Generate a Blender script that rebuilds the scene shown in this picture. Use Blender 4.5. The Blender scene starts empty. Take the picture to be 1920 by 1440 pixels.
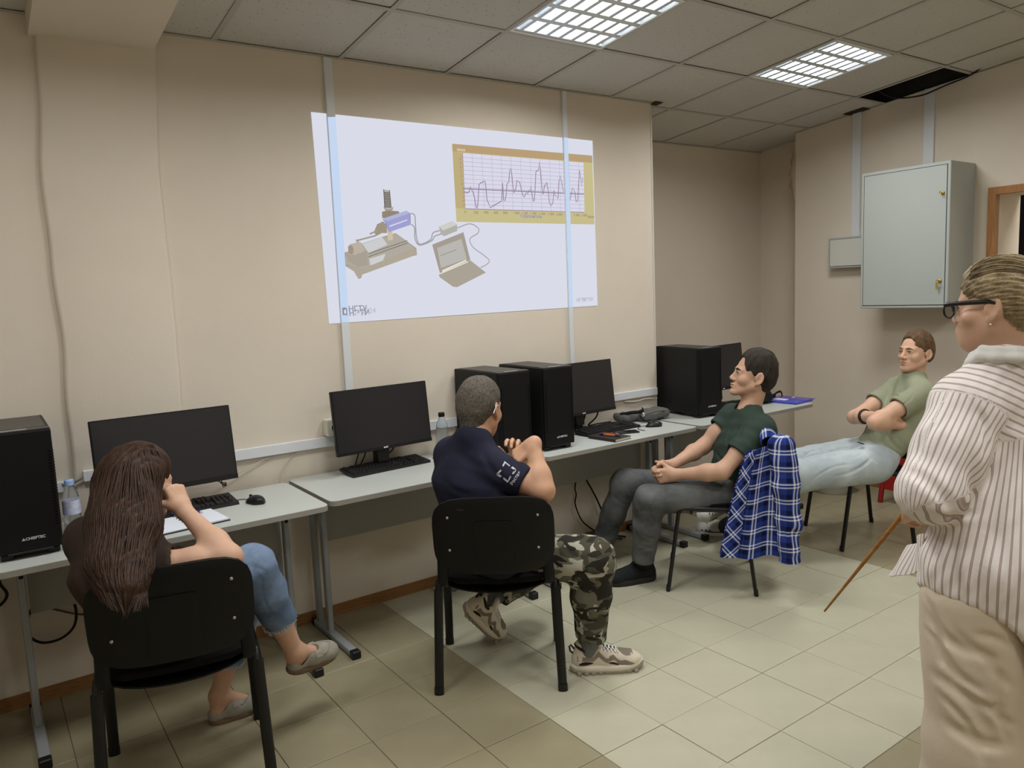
import bpy, bmesh, math, random
import numpy as np
from mathutils import Vector, Matrix, Euler

random.seed(7)
rng = np.random.default_rng(7)
SC = bpy.context.scene
COL = SC.collection
PI = math.pi

# ------------------------------------------------------------------ camera
F_PX = 1424.14
CAM = Vector((0.0, -3.6284, 1.6160))
PITCH, ROLL, YAW = -0.119793, -0.041330, 0.617491
_fwd = Vector((math.sin(YAW) * math.cos(PITCH), math.cos(YAW) * math.cos(PITCH), math.sin(PITCH)))
_r0 = Vector((math.cos(YAW), -math.sin(YAW), 0))
_u0 = _r0.cross(_fwd)
CR = _r0 * math.cos(ROLL) + _u0 * math.sin(ROLL)
CU = -_r0 * math.sin(ROLL) + _u0 * math.cos(ROLL)
CF = _fwd
cam_data = bpy.data.cameras.new('camera')
cam_data.sensor_fit = 'HORIZONTAL'
cam_data.sensor_width = 36.0
cam_data.lens = 36.0 * F_PX / 1920.0
cam_data.clip_start = 0.05
cam_data.clip_end = 60
cam = bpy.data.objects.new('camera', cam_data)
cam.matrix_world = Matrix(((CR.x, CU.x, -CF.x, CAM.x), (CR.y, CU.y, -CF.y, CAM.y), (CR.z, CU.z, -CF.z, CAM.z), (0, 0, 0, 1)))
COL.objects.link(cam)
SC.camera = cam

# ------------------------------------------------------------------ view, world, lamp power
SC.view_settings.view_transform = 'Standard'
SC.view_settings.look = 'None'
SC.view_settings.gamma = 1.0
SC.view_settings.use_curve_mapping = False
SC.view_settings.exposure = 0.0
SC.cycles.use_denoising = True
SC.cycles.max_bounces = 10
SC.cycles.diffuse_bounces = 6
SC.cycles.sample_clamp_indirect = 6.0
world = bpy.data.worlds.new('world')
SC.world = world
world.use_nodes = True
world.node_tree.nodes['Background'].inputs['Color'].default_value = (0.9, 0.95, 1.0, 1)
world.node_tree.nodes['Background'].inputs['Strength'].default_value = 0.3
LAMP_W = 18.0          # watts of each louvred ceiling lamp
TUBE_STRENGTH = 13.0


def ray(px, py):
    """direction of the sight line through a pixel of the 1920x1440 photograph (forward component 1)"""
    return CR * ((px - 960) / F_PX) - CU * ((py - 720) / F_PX) + CF


def at(px, py, d):
    return CAM + ray(px, py) * d


def on(px, py, axis, val):
    q = ray(px, py)
    return CAM + q * ((val - CAM[axis]) / q[axis])


def ceil_z(x, y):
    return 2.7725 + 0.0082 * x - 0.0952 * y


# ------------------------------------------------------------------ materials
def lin(c):
    return tuple((v / 255 / 12.92) if v / 255 <= 0.04045 else ((v / 255 + 0.055) / 1.055) ** 2.4 for v in c)


MATS = {}


def nn(nt, kind, **kw):
    n = nt.nodes.new(kind)
    for k, v in kw.items():
        setattr(n, k, v)
    return n


def mat(name, rgb, rough=0.6, spec=0.3, metal=0.0, var=0.0, scale=8.0, bump=0.0, bscale=60.0, rgb2=None, emit=None,
        trans=0.0, ior=1.45, sheen=0.0, stretch=None, coat=0.0, sss=0.0, alpha=1.0):
    if name in MATS:
        return MATS[name]
    m = bpy.data.materials.new(name)
    m.use_nodes = True
    nt = m.node_tree
    b = nt.nodes['Principled BSDF']
    c = lin(rgb)
    b.inputs['Base Color'].default_value = (*c, 1)
    b.inputs['Roughness'].default_value = rough
    b.inputs['Metallic'].default_value = metal
    b.inputs['Specular IOR Level'].default_value = spec
    b.inputs['IOR'].default_value = ior
    b.inputs['Transmission Weight'].default_value = trans
    b.inputs['Sheen Weight'].default_value = sheen
    b.inputs['Coat Weight'].default_value = coat
    b.inputs['Alpha'].default_value = alpha
    if sss:
        b.inputs['Subsurface Weight'].default_value = sss
        b.inputs['Subsurface Radius'].default_value = (0.9, 0.35, 0.2)
        b.inputs['Subsurface Scale'].default_value = 0.006
    if emit:
        b.inputs['Emission Color'].default_value = (*lin(rgb), 1)
        b.inputs['Emission Strength'].default_value = emit
    co = nn(nt, 'ShaderNodeTexCoord')
    src = co.outputs['Object']
    if stretch:
        mp = nn(nt, 'ShaderNodeMapping')
        mp.inputs['Scale'].default_value = stretch
        nt.links.new(src, mp.inputs['Vector'])
        src = mp.outputs['Vector']
    if var or rgb2:
        no = nn(nt, 'ShaderNodeTexNoise')
        no.inputs['Scale'].default_value = scale
        no.inputs['Detail'].default_value = 5
        no.inputs['Roughness'].default_value = 0.6
        nt.links.new(src, no.inputs['Vector'])
        ra = nn(nt, 'ShaderNodeValToRGB')
        c2 = lin(rgb2) if rgb2 else tuple(v * (1 - var) for v in c)
        c1 = c if rgb2 else tuple(min(1, v * (1 + var)) for v in c)
        ra.color_ramp.elements[0].position = 0.3
        ra.color_ramp.elements[1].position = 0.7
        ra.color_ramp.elements[0].color = (*c2, 1)
        ra.color_ramp.elements[1].color = (*c1, 1)
        nt.links.new(no.outputs['Fac'], ra.inputs['Fac'])
        nt.links.new(ra.outputs['Color'], b.inputs['Base Color'])
    if bump:
        n2 = nn(nt, 'ShaderNodeTexNoise')
        n2.inputs['Scale'].default_value = bscale
        n2.inputs['Detail'].default_value = 3
        nt.links.new(src, n2.inputs['Vector'])
        bp = nn(nt, 'ShaderNodeBump')
        bp.inputs['Strength'].default_value = bump
        bp.inputs['Distance'].default_value = 0.01
        nt.links.new(n2.outputs['Fac'], bp.inputs['Height'])
        nt.links.new(bp.outputs['Normal'], b.inputs['Normal'])
    MATS[name] = m
    return m


def emat(name, rgb, s=1.0):
    """a self-lit surface: lamp tube, or projected light painted as a glowing sheet"""
    if name in MATS:
        return MATS[name]
    m = bpy.data.materials.new(name)
    m.use_nodes = True
    nt = m.node_tree
    nt.nodes.remove(nt.nodes['Principled BSDF'])
    e = nn(nt, 'ShaderNodeEmission')
    e.inputs['Color'].default_value = (*lin(rgb), 1)
    e.inputs['Strength'].default_value = s
    nt.links.new(e.outputs[0], nt.nodes['Material Output'].inputs[0])
    MATS[name] = m
    return m


# ------------------------------------------------------------------ mesh builder
class MB:
    def __init__(self):
        self.v, self.f, self.sm = [], [], []

    def add(self, vs, fs, smooth=False):
        o = len(self.v)
        self.v += [tuple(v) for v in vs]
        self.f += [tuple(i + o for i in f) for f in fs]
        self.sm += [smooth] * len(fs)
        return self

    def box(self, lo, hi, M=None):
        x0, y0, z0 = lo
        x1, y1, z1 = hi
        vs = [Vector(p) for p in ((x0, y0, z0), (x1, y0, z0), (x1, y1, z0), (x0, y1, z0), (x0, y0, z1), (x1, y0, z1), (x1, y1, z1), (x0, y1, z1))]
        if M is not None:
            vs = [M @ v for v in vs]
        return self.add(vs, [(0, 3, 2, 1), (4, 5, 6, 7), (0, 1, 5, 4), (1, 2, 6, 5), (2, 3, 7, 6), (3, 0, 4, 7)])

    def bbox(self, lo, hi, r=0.004, M=None, seg=1):
        """box with bevelled edges"""
        bm = bmesh.new()
        bmesh.ops.create_cube(bm, size=1)
        for v in bm.verts:
            v.co = Vector((lo[i] + (v.co[i] + 0.5) * (hi[i] - lo[i]) for i in range(3)))
        bmesh.ops.bevel(bm, geom=bm.edges[:], offset=r, segments=seg, affect='EDGES', profile=0.5)
        return self.bm(bm, M, smooth=False)

    def bm(self, bm, M=None, smooth=False):
        bm.verts.index_update()
        vs = [(M @ v.co if M is not None else v.co.copy()) for v in bm.verts]
        fs = [[l.vert.index for l in f.loops] for f in bm.faces]
        bm.free()
        return self.add(vs, fs, smooth)

    def prism(self, poly, z0, z1, M=None, smooth=False):
        """polygon (x, y) extruded along z"""
        n = len(poly)
        vs = [Vector((p[0], p[1], z0)) for p in poly] + [Vector((p[0], p[1], z1)) for p in poly]
        if M is not None:
            vs = [M @ v for v in vs]
        self.add(vs, [tuple(range(n - 1, -1, -1)), tuple(range(n, 2 * n))])
        return self.add(vs, [(i, (i + 1) % n, n + (i + 1) % n, n + i) for i in range(n)], smooth)

    def tube(self, pts, r, n=8, flat=None, closed=False, caps=True, up=None):
        """round (or oval: flat = second radius) tube along points; r a number or one per point"""
        pts = [Vector(p) for p in pts]
        m = len(pts)
        rs = [r] * m if not hasattr(r, '__len__') else list(r)
        vs = []
        prev = None
        for i, p in enumerate(pts):
            if closed:
                t = pts[(i + 1) % m] - pts[i - 1]
            else:
                t = pts[min(i + 1, m - 1)] - pts[max(i - 1, 0)]
            t.normalize()
            if prev is None:
                a = Vector(up) if up is not None else (Vector((0, 0, 1)) if abs(t.z) < 0.9 else Vector((1, 0, 0)))
            else:
                a = prev
            a = (a - t * a.dot(t)).normalized()
            prev = a
            b = t.cross(a)
            r2 = rs[i] if flat is None else (flat if not hasattr(flat, '__len__') else flat[i])
            for k in range(n):
                an = 2 * PI * k / n
                vs.append(p + a * (math.cos(an) * rs[i]) + b * (math.sin(an) * r2))
        fs = []
        for i in range(m if closed else m - 1):
            j = (i + 1) % m
            for k in range(n):
                k2 = (k + 1) % n
                fs.append((i * n + k, i * n + k2, j * n + k2, j * n + k))
        self.add(vs, fs, True)
        if caps and not closed:
            self.add(vs[:n], [tuple(range(n - 1, -1, -1))])
            self.add(vs[-n:], [tuple(range(n))])
        return self

    def lathe(self, prof, n=20, M=None, smooth=True):
        """profile of (radius, z) turned about z"""
        vs = []
        for r, z in prof:
            for k in range(n):
                a = 2 * PI * k / n
                vs.append(Vector((r * math.cos(a), r * math.sin(a), z)))
        if M is not None:
            vs = [M @ v for v in vs]
        fs = []
        for i in range(len(prof) - 1):
            for k in range(n):
                k2 = (k + 1) % n
                fs.append((i * n + k, i * n + k2, (i + 1) * n + k2, (i + 1) * n + k))
        self.add(vs, fs, smooth)
        if prof[0][0] > 1e-6:
            self.add(vs[:n], [tuple(range(n - 1, -1, -1))])
        if prof[-1][0] > 1e-6:
            self.add(vs[-n:], [tuple(range(n))])
        return self

    def grid(self, P, smooth=True, close_u=False):
        """P[i][j] points"""
        nu, nv = len(P), len(P[0])
        vs = [p for row in P for p in row]
        fs = []
        for i in range(nu if close_u else nu - 1):
            i2 = (i + 1) % nu
            for j in range(nv - 1):
                fs.append((i * nv + j, i2 * nv + j, i2 * nv + j + 1, i * nv + j + 1))
        return self.add(vs, fs, smooth)

    def ball(self, c, r, n=10, M=None):
        rr = r if hasattr(r, '__len__') else (r, r, r)
        vs, fs = [], []
        for i in range(n + 1):
            th = PI * i / n
            for k in range(2 * n):
                ph = PI * k / n
                v = Vector((rr[0] * math.sin(th) * math.cos(ph), rr[1] * math.sin(th) * math.sin(ph), rr[2] * math.cos(th)))
                if M is not None:
                    v = M @ v
                vs.append(v + Vector(c))
        for i in range(n):
            for k in range(2 * n):
                k2 = (k + 1) % (2 * n)
                fs.append((i * 2 * n + k, (i + 1) * 2 * n + k, (i + 1) * 2 * n + k2, i * 2 * n + k2))
        return self.add(vs, fs, True)

    def mesh(self, name):
        me = bpy.data.meshes.new(name)
        me.from_pydata(self.v, [], self.f)
        me.polygons.foreach_set('use_smooth', self.sm)
        me.update()
        return me

    def build(self, name, m, parent=None, label=None, kind=None, weld=False):
        me = self.mesh(name)
        if m is not None:
            me.materials.append(m)
        return link(name, me, parent, label, kind)


def link(name, me, parent=None, label=None, kind=None):
    o = bpy.data.objects.new(name, me)
    COL.objects.link(o)
    if parent is not None:
        o.parent = parent
    if label:
        o['label'] = label
    if kind:
        o['kind'] = kind
    return o


def thing(name, label, cat, loc=(0, 0, 0), rz=0.0, group=None):
    o = bpy.data.objects.new(name, None)
    o.empty_display_size = 0.1
    COL.objects.link(o)
    o.location = loc
    o.rotation_euler = (0, 0, rz)
    o['label'] = label
    o['category'] = cat
    if group:
        o['group'] = group
    return o


def tag(o, label, cat, group=None):
    o['label'] = label
    o['category'] = cat
    if group:
        o['group'] = group
    return o


def dup(root, loc, rz, label=None):
    r = root.copy()
    COL.objects.link(r)
    r.location = loc
    r.rotation_euler = (0, 0, rz)
    if label:
        r['label'] = label
    for ch in list(root.children):
        c = ch.copy()
        COL.objects.link(c)
        c.parent = r
        for g in list(ch.children):
            d = g.copy()
            COL.objects.link(d)
            d.parent = c
    return r


def text_mesh(name, body, size, m, M, parent=None, depth=0.0004, bold=0.0, align='LEFT', label=None):
    cu = bpy.data.curves.new(name, 'FONT')
    cu.body = body
    cu.size = size
    cu.extrude = depth
    cu.offset = bold
    cu.align_x = align
    cu.resolution_u = 3
    ob = bpy.data.objects.new(name, cu)
    COL.objects.link(ob)
    dg = bpy.context.evaluated_depsgraph_get()
    me = bpy.data.meshes.new_from_object(ob.evaluated_get(dg))
    bpy.data.objects.remove(ob)
    me.transform(M)
    me.materials.clear()
    me.materials.append(m)
    return link(name, me, parent, label)


def frame(o, x, y, z=None):
    """matrix with origin o and the given axes"""
    x = Vector(x).normalized()
    y = Vector(y)
    y = (y - x * y.dot(x)).normalized()
    z = x.cross(y)
    return Matrix(((x.x, y.x, z.x, o[0]), (x.y, y.y, z.y, o[1]), (x.z, y.z, z.z, o[2]), (0, 0, 0, 1)))


def bez(pts, n=10):
    """smooth curve through points (Catmull-Rom)"""
    P = [Vector(p) for p in pts]
    P = [P[0] * 2 - P[1]] + P + [P[-1] * 2 - P[-2]]
    out = []
    for i in range(1, len(P) - 2):
        for k in range(n):
            t = k / n
            a, b, c, d = P[i - 1], P[i], P[i + 1], P[i + 2]
            out.append(0.5 * ((2 * b) + (c - a) * t + (2 * a - 5 * b + 4 * c - d) * t * t + (3 * b - a - 3 * c + d) * t ** 3))
    out.append(P[-2])
    return out
# ================================================================== room shell
M_wall = mat('wallpaper_peach', (215, 205, 190), 0.85, 0.15, var=0.03, scale=1.6, bump=0.12, bscale=220)
M_wall_dim = M_wall
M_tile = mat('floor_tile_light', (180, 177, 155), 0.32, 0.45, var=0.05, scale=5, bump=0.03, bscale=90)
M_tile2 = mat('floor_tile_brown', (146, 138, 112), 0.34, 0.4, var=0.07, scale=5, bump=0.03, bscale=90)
M_grout = mat('floor_grout', (112, 104, 88), 0.9, 0.1)
M_pvc = mat('white_plastic_trunking', (214, 217, 220), 0.45, 0.4)
M_base = mat('brown_wood_baseboard', (150, 108, 62), 0.5, 0.3, rgb2=(116, 78, 40), scale=6, stretch=(2, 14, 40))
M_ctile = mat('ceiling_tile_board', (196, 193, 186), 0.9, 0.1, var=0.03, scale=3, bump=0.25, bscale=180)
M_grid = mat('ceiling_grid_metal', (178, 175, 168), 0.6, 0.2)
M_dark = mat('void_dark', (52, 50, 46), 0.9, 0.1, var=0.3, scale=4)
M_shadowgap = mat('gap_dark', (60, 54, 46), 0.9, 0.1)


def speckle(m):
    """pin holes of mineral-fibre ceiling board"""
    nt = m.node_tree
    b = nt.nodes['Principled BSDF']
    co = nn(nt, 'ShaderNodeTexCoord')
    vo = nn(nt, 'ShaderNodeTexVoronoi')
    vo.inputs['Scale'].default_value = 38
    nt.links.new(co.outputs['Object'], vo.inputs['Vector'])
    lt = nn(nt, 'ShaderNodeMath', operation='LESS_THAN')
    lt.inputs[1].default_value = 0.13
    nt.links.new(vo.outputs['Distance'], lt.inputs[0])
    mx = nn(nt, 'ShaderNodeMixRGB')
    old = b.inputs['Base Color'].links[0].from_socket
    nt.links.new(lt.outputs[0], mx.inputs['Fac'])
    nt.links.new(old, mx.inputs['Color1'])
    mx.inputs['Color2'].default_value = (0.27, 0.26, 0.24, 1)
    nt.links.new(mx.outputs[0], b.inputs['Base Color'])


speckle(M_ctile)
X_L, X_R, Y_B = -1.6, 5.62, -5.2
X_C, Y_REC, X_R2, Y_STEP = 3.785, 0.70, 5.88, 0.17
ZT = 3.5

# ---- floor: tiles as pieces on a grout bed
TS = 0.2979
FX, FY = 2.2452, -1.4626
floor = MB().box((X_L, Y_B, -0.05), (X_R2 + 0.1, Y_REC + 0.1, -0.004)).build('floor', M_grout, kind='structure')


def tile_mesh(w, h, t, m, g=0.0022, name='tile'):
    a, c = g / 2, 0.0016
    lo = [(a, a), (w - a, a), (w - a, h - a), (a, h - a)]
    hi = [(a + c, a + c), (w - a - c, a + c), (w - a - c, h - a - c), (a + c, h - a - c)]
    mb = MB()
    vs = [(x, y, -t) for x, y in lo] + [(x, y, -0.0012) for x, y in lo] + [(x, y, 0) for x, y in hi]
    fs = [(3, 2, 1, 0)] + [(i, (i + 1) % 4, 4 + (i + 1) % 4, 4 + i) for i in range(4)] + [(4 + i, 4 + (i + 1) % 4, 8 + (i + 1) % 4, 8 + i) for i in range(4)] + [(8, 9, 10, 11)]
    mb.add(vs, fs)
    me = mb.mesh(name)
    me.materials.append(m)
    return me


me_t1 = tile_mesh(TS, TS, 0.008, M_tile, name='floor_tile')
me_t2 = tile_mesh(TS, TS, 0.008, M_tile2, name='floor_tile')
rest1, rest2 = MB(), MB()
cells = []
for u in range(-13, 13):
    for v in range(-7, 13):
        x0 = FX + u * TS
        y0 = FY - (v + 1) * TS
        if x0 < X_L - 0.01 or x0 + TS > X_R2 + 0.05 or y0 < Y_B or y0 + TS > Y_REC + 0.05:
            continue
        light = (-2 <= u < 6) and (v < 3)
        c = Vector((x0 + TS / 2, y0 + TS / 2, 0))
        q = c - CAM
        z = q.dot(CF)
        vis = False
        if z > 0.3:
            px, py = 960 + F_PX * q.dot(CR) / z, 720 - F_PX * q.dot(CU) / z
            vis = -60 < px < 1980 and 700 < py < 1500
        cells.append((not vis, z, x0, y0, light))
cells.sort()
n = 0
for hid, z, x0, y0, light in cells:
    if not hid and n < 292:
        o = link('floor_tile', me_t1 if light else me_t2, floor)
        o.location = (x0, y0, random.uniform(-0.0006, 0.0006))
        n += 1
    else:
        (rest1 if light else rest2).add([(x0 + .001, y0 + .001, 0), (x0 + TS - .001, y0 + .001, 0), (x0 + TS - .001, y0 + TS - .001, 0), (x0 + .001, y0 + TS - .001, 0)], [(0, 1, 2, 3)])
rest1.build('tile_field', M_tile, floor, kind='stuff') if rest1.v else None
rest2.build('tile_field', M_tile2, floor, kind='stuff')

# ---- walls
wf = MB()
wf.box((X_L - 0.1, 0.0, 0), (X_C, 0.12, ZT))
wall_front = wf.build('wall_front', M_wall, kind='structure')
MB().box((X_C - 0.12, 0.12, 0), (X_C, Y_REC + .1, ZT)).build('wall_return', M_wall, kind='structure')
MB().box((X_C, Y_REC, 0), (X_R2 + 0.1, Y_REC + 0.1, ZT)).build('wall_recess', M_wall, kind='structure')
DY0, DY1, DZ = -1.325, -2.12, 2.14      # doorway in the right wall
wr = MB()
wr.box((X_R2, Y_STEP, 0), (X_R2 + 0.1, Y_REC, ZT))
wr.box((X_R, DY0, 0), (X_R + 0.14, Y_STEP, ZT))
wr.box((X_R + 0.14, Y_STEP - 0.06, 0), (X_R2, Y_STEP, ZT))
wr.box((X_R, DY1, DZ), (X_R + .40, DY0, ZT))
wr.box((X_R + .1401, DY0, 0), (X_R + .40, DY0 + .1, ZT))
wr.box((X_R, Y_B, 0), (X_R + 0.14, DY1, ZT))
wall_right = wr.build('wall_right', M_wall, kind='structure')
MB().box((X_L - 0.1, Y_B - 0.1, 0), (X_R + 1.6, Y_B, ZT)).build('wall_back', M_wall, kind='structure')
MB().box((X_L - 0.1, Y_B, 0), (X_L, 0, ZT)).build('wall_left', M_wall, kind='structure')
# room seen through the doorway
wh = MB()
wh.box((X_R + 1.1, Y_B, 0), (X_R + 1.2, 0.0, ZT))
wh.box((X_R + .14, -0.75, 0), (X_R + 1.1, -0.65, ZT))
wh.build('wall_hall', M_wall, kind='structure')
MB().box((X_R + .14, Y_B, -0.05), (X_R + 1.1, -.75, -0.002)).build('floor_hall', M_tile2, kind='structure')
MB().box((X_R + .14, Y_B, 2.7), (X_R + 1.1, -.75, 2.75)).build('ceiling_hall', M_ctile, kind='structure')
# pillar: proud strip of wallpapered wall at the left with crumpled paper edges
def pillar():
    P = []
    nz = 60
    for i in range(nz + 1):
        z = 0.0 + 2.72 * i / nz
        e0 = 0.305 + 0.006 * math.sin(z * 5.1) + 0.004 * math.sin(z * 13.7) + (0.03 * max(0, (z - 2.0) / 0.7))
        e1 = 0.745 + 0.004 * math.sin(z * 4.3 + 1) + 0.03 * max(0, (z - 2.2) / 0.5) - 0.008 * max(0, 1 - z / 1.3)
        d = 0.030
        w = 0.0022 * math.sin(z * 31) * math.exp(-((z - 1.9) / 0.25) ** 2) + 0.004 * math.exp(-((z - 1.47) / 0.02) ** 2) + 0.003 * math.exp(-((z - 1.93) / 0.015) ** 2)
        P.append([Vector((e0 - 0.004, 0.002, z)), Vector((e0, -d + 0.004, z)), Vector((e0 + 0.012, -d - w, z)), Vector((e0 + 0.2, -d - 0.6 * w, z)), Vector((e1 - 0.012, -d + .004, z)), Vector((e1, -d + 0.010, z)), Vector((e1 + 0.003, 0.002, z))])
    return MB().grid(P, True).build('trim_1', M_wall, kind='structure')


pillar()
# the wall left of the pillar steps back a little: a rounded plaster corner
P = []
for i in range(20):
    z = 2.75 * i / 19
    P.append([Vector((X_L, -0.002, z)), Vector((0.0, -0.002, z)), Vector((0.16, -0.004, z)), Vector((0.24, -0.012, z)), Vector((0.29, -0.027, z)), Vector((0.306, -0.03, z))])
# beam along the ceiling
bp_ = MB()
for y0, y1 in ((0.0, Y_B),):
    a, b = ceil_z(0.5, y0), ceil_z(0.5, y1)
    vs = [(0.31, y0, a - 0.085), (0.762, y0, a - 0.085), (0.762, y0, a + .2), (0.31, y0, a + .2), (0.31, y1, b - 0.085), (0.762, y1, b - 0.085), (0.762, y1, b + .2), (0.31, y1, b + .2)]
    bp_.add(vs, [(0, 1, 2, 3), (7, 6, 5, 4), (0, 4, 5, 1), (1, 5, 6, 2), (2, 6, 7, 3), (3, 7, 4, 0)])
bp_.build('beam', M_wall, kind='structure')

# ---- baseboards
bb = MB()
bb.add([(X_L, -0.002, 0), (X_C, -0.002, 0), (X_C, -0.018, 0), (X_L, -0.018, 0), (X_L, -0.002, 0.055), (X_C, -0.002, 0.055), (X_C, -0.010, 0.052), (X_L, -0.010, 0.052), (X_L, -0.014, 0.02), (X_C, -0.014, 0.02)],
       [(3, 2, 9, 8), (8, 9, 6, 7), (7, 6, 5, 4)])
bb.build('baseboard_front', M_base, kind='structure')
MB().box((X_C, Y_REC - 0.016, 0), (X_R2, Y_REC, 0.055)).build('baseboard_recess', M_base, kind='structure')
br = MB().box((X_R - 0.016, DY0 + 0.08, 0), (X_R, Y_STEP, 0.055)).box((X_R - 0.016, Y_B, 0), (X_R, DY1 - 0.08, 0.055)).box((X_R2 - .016, Y_STEP, 0), (X_R2, Y_REC - .016, .055))
br.build('baseboard_right', M_base, kind='structure')
# bright metal bead on the outer wall corner
MB().box((X_C - 0.012, -0.003, 0.06), (X_C + 0.002, 0.012, 2.77)).build('trim_2', mat('corner_bead', (206, 200, 190), 0.5), kind='structure')

# ---- suspended ceiling: board under-layer, tiles as pieces, T-bars
XG, YG = 1.6205, 0.0447          # grid origin (column / row)
ROWS = [YG + 0.655, YG, -0.5705, -1.1745] + [-1.1745 - 0.6 * k for k in range(1, 7)]
COLS = [XG + 0.6 * (k) for k in range(-6, 8)]
ceiling = MB().add([(X_L - .1, Y_B - .1, ceil_z(X_L, Y_B) + 0.35), (X_R2 + .1, Y_B - .1, ceil_z(X_R2, Y_B) + 0.35), (X_R2 + .1, Y_REC + .1, ceil_z(X_R2, Y_REC) + 0.35), (X_L - .1, Y_REC + .1, ceil_z(X_L, Y_REC) + 0.35)],
                   [(0, 1, 2, 3)]).build('ceiling', M_dark, kind='structure')


def cpatch(mb, x0, x1, y0, y1, dz=0.0, t=0.012):
    p = [(x0, y0), (x1, y0), (x1, y1), (x0, y1)]
    vs = [(x, y, ceil_z(x, y) + dz) for x, y in p] + [(x, y, ceil_z(x, y) + dz + t) for x, y in p]
    return mb.add(vs, [(0, 1, 2, 3)[::-1], (4, 5, 6, 7), (0, 1, 5, 4), (1, 2, 6, 5), (2, 3, 7, 6), (3, 0, 4, 7)])


LAMPS = []
lamp_cells = {(1, 2): 'left', (4, 2): 'right', (-1, 3): 'b', (-1, 7): 'c', (1, 6): 'd', (4, 6): 'e', (-3, 3): 'f'}
ci0 = 6
for j in range(len(ROWS) - 1):
    yb, ya = ROWS[j], ROWS[j + 1]
    for i in range(len(COLS)):
        k = i - ci0
        x0 = COLS[i]
        x1 = x0 + 0.6
        lim = X_R2 if yb > Y_STEP + 0.1 else X_R
        if x0 >= lim - 0.02 or x0 < X_L - 0.6:
            continue
        xa, xb = max(x0, X_L), min(x1, lim)
        if j == 0 and xb < X_C:
            continue
        if j == 0:
            xa = max(xa, X_C)
        if (k, j) in lamp_cells:
            LAMPS.append((x0, x1, ya, yb, lamp_cells[(k, j)]))
            continue
        if k == 6 and j == 2:       # missing board beside the right wall
            HOLE = (xa, xb, ya, yb)
            continue
        g = 0.012
        mb = MB()
        cpatch(mb, xa + (g if xa == x0 else 0), xb - (g if xb == x1 else 0), ya + g, yb - g, 0.004 + random.uniform(-0.001, 0.002))
        mb.build('ceiling_tile', M_ctile, ceiling)
    # bar along the row edge
    mb = MB()
    cpatch(mb, X_L if j else X_C, X_R2 if yb > Y_STEP + .1 else X_R, yb - 0.012, yb + 0.012, -0.001, 0.003)
    mb.build('grid_bar', M_grid, ceiling)
for i in range(len(COLS)):
    if X_L < COLS[i] < X_R:
        mb = MB()
        cpatch(mb, COLS[i] - 0.012, COLS[i] + 0.012, Y_B, YG if COLS[i] < X_C else Y_REC, -0.0005, 0.003)
        mb.build('grid_bar', M_grid, ceiling)
# wall angle (thin dark gap line along the walls)
mb = MB()
cpatch(mb, X_L, X_C, -0.02, 0.0, -0.0015, 0.002)
cpatch(mb, X_R - 0.02, X_R, Y_B, Y_STEP, -0.0015, 0.002)
cpatch(mb, X_C, X_R2, Y_REC - .02, Y_REC, -0.0015, 0.002)
mb.build('wall_angle', M_grid, ceiling)
# dark sheets painting the shade of gaps at the broken ceiling edges
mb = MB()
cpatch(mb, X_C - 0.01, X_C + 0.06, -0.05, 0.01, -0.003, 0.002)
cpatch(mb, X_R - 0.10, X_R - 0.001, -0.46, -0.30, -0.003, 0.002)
mb.build('broken_edge_shade', M_shadowgap, ceiling)
# void over the missing board: slab, beam and dark lining that paints in its shade, with a sagging cable
xa, xb, ya, yb = HOLE
vm = MB()
for q in range(5):
    xx = xa + (xb - xa) * (q + .5) / 5
    vm.tube([(xx - .03, ya - .1, 3.03 + .02 * q), (xx + .03, yb + .1, 3.02)], 0.022, 6)
vm.box((xa - .1, ya - .1, 3.12), (xb + .02, yb + .1, 3.14))
zz_ = ceil_z(xb, yb)
vm.add([(X_R - .003, yb + .08, ceil_z(X_R, yb + .08) + .004), (X_R - .003, ya - .08, ceil_z(X_R, ya - .08) + .004), (X_R - .003, ya - .08, 3.14), (X_R - .003, yb + .08, 3.14)], [(0, 1, 2, 3)])  # dark panel covers the upper wall so the opening looks unlit
vm.box((xa - .1, yb + .08, zz_ + .03), (xb, yb + .1, 3.14))
vm.box((xa - .1, ya - .1, zz_ + .08), (xb, ya - .08, 3.14))
vm.box((xa - .12, ya - .1, zz_ + .08), (xa - .1, yb + .1, 3.14))
vm.box((xa + .25, ya - .1, zz_ + .14), (xa + .33, yb + .1, zz_ + .20))
vm.build('ceiling_void', M_dark, ceiling)
cz = ceil_z(5.3, -0.95)
cb = bez([(5.22, -0.62, cz + .10), (5.42, -0.70, cz - .03), (5.52, -0.86, cz - 0.055), (5.55, -1.02, cz - 0.02), (5.56, -1.2, cz + .02), (5.5, -1.35, cz + .1)], 8)
tag(MB().tube(cb, 0.006, 6).build('loose_cable', mat('black_cable', (28, 27, 27), 0.5)), 'black cable sagging out of the open ceiling gap by the right wall', 'cable')

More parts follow.
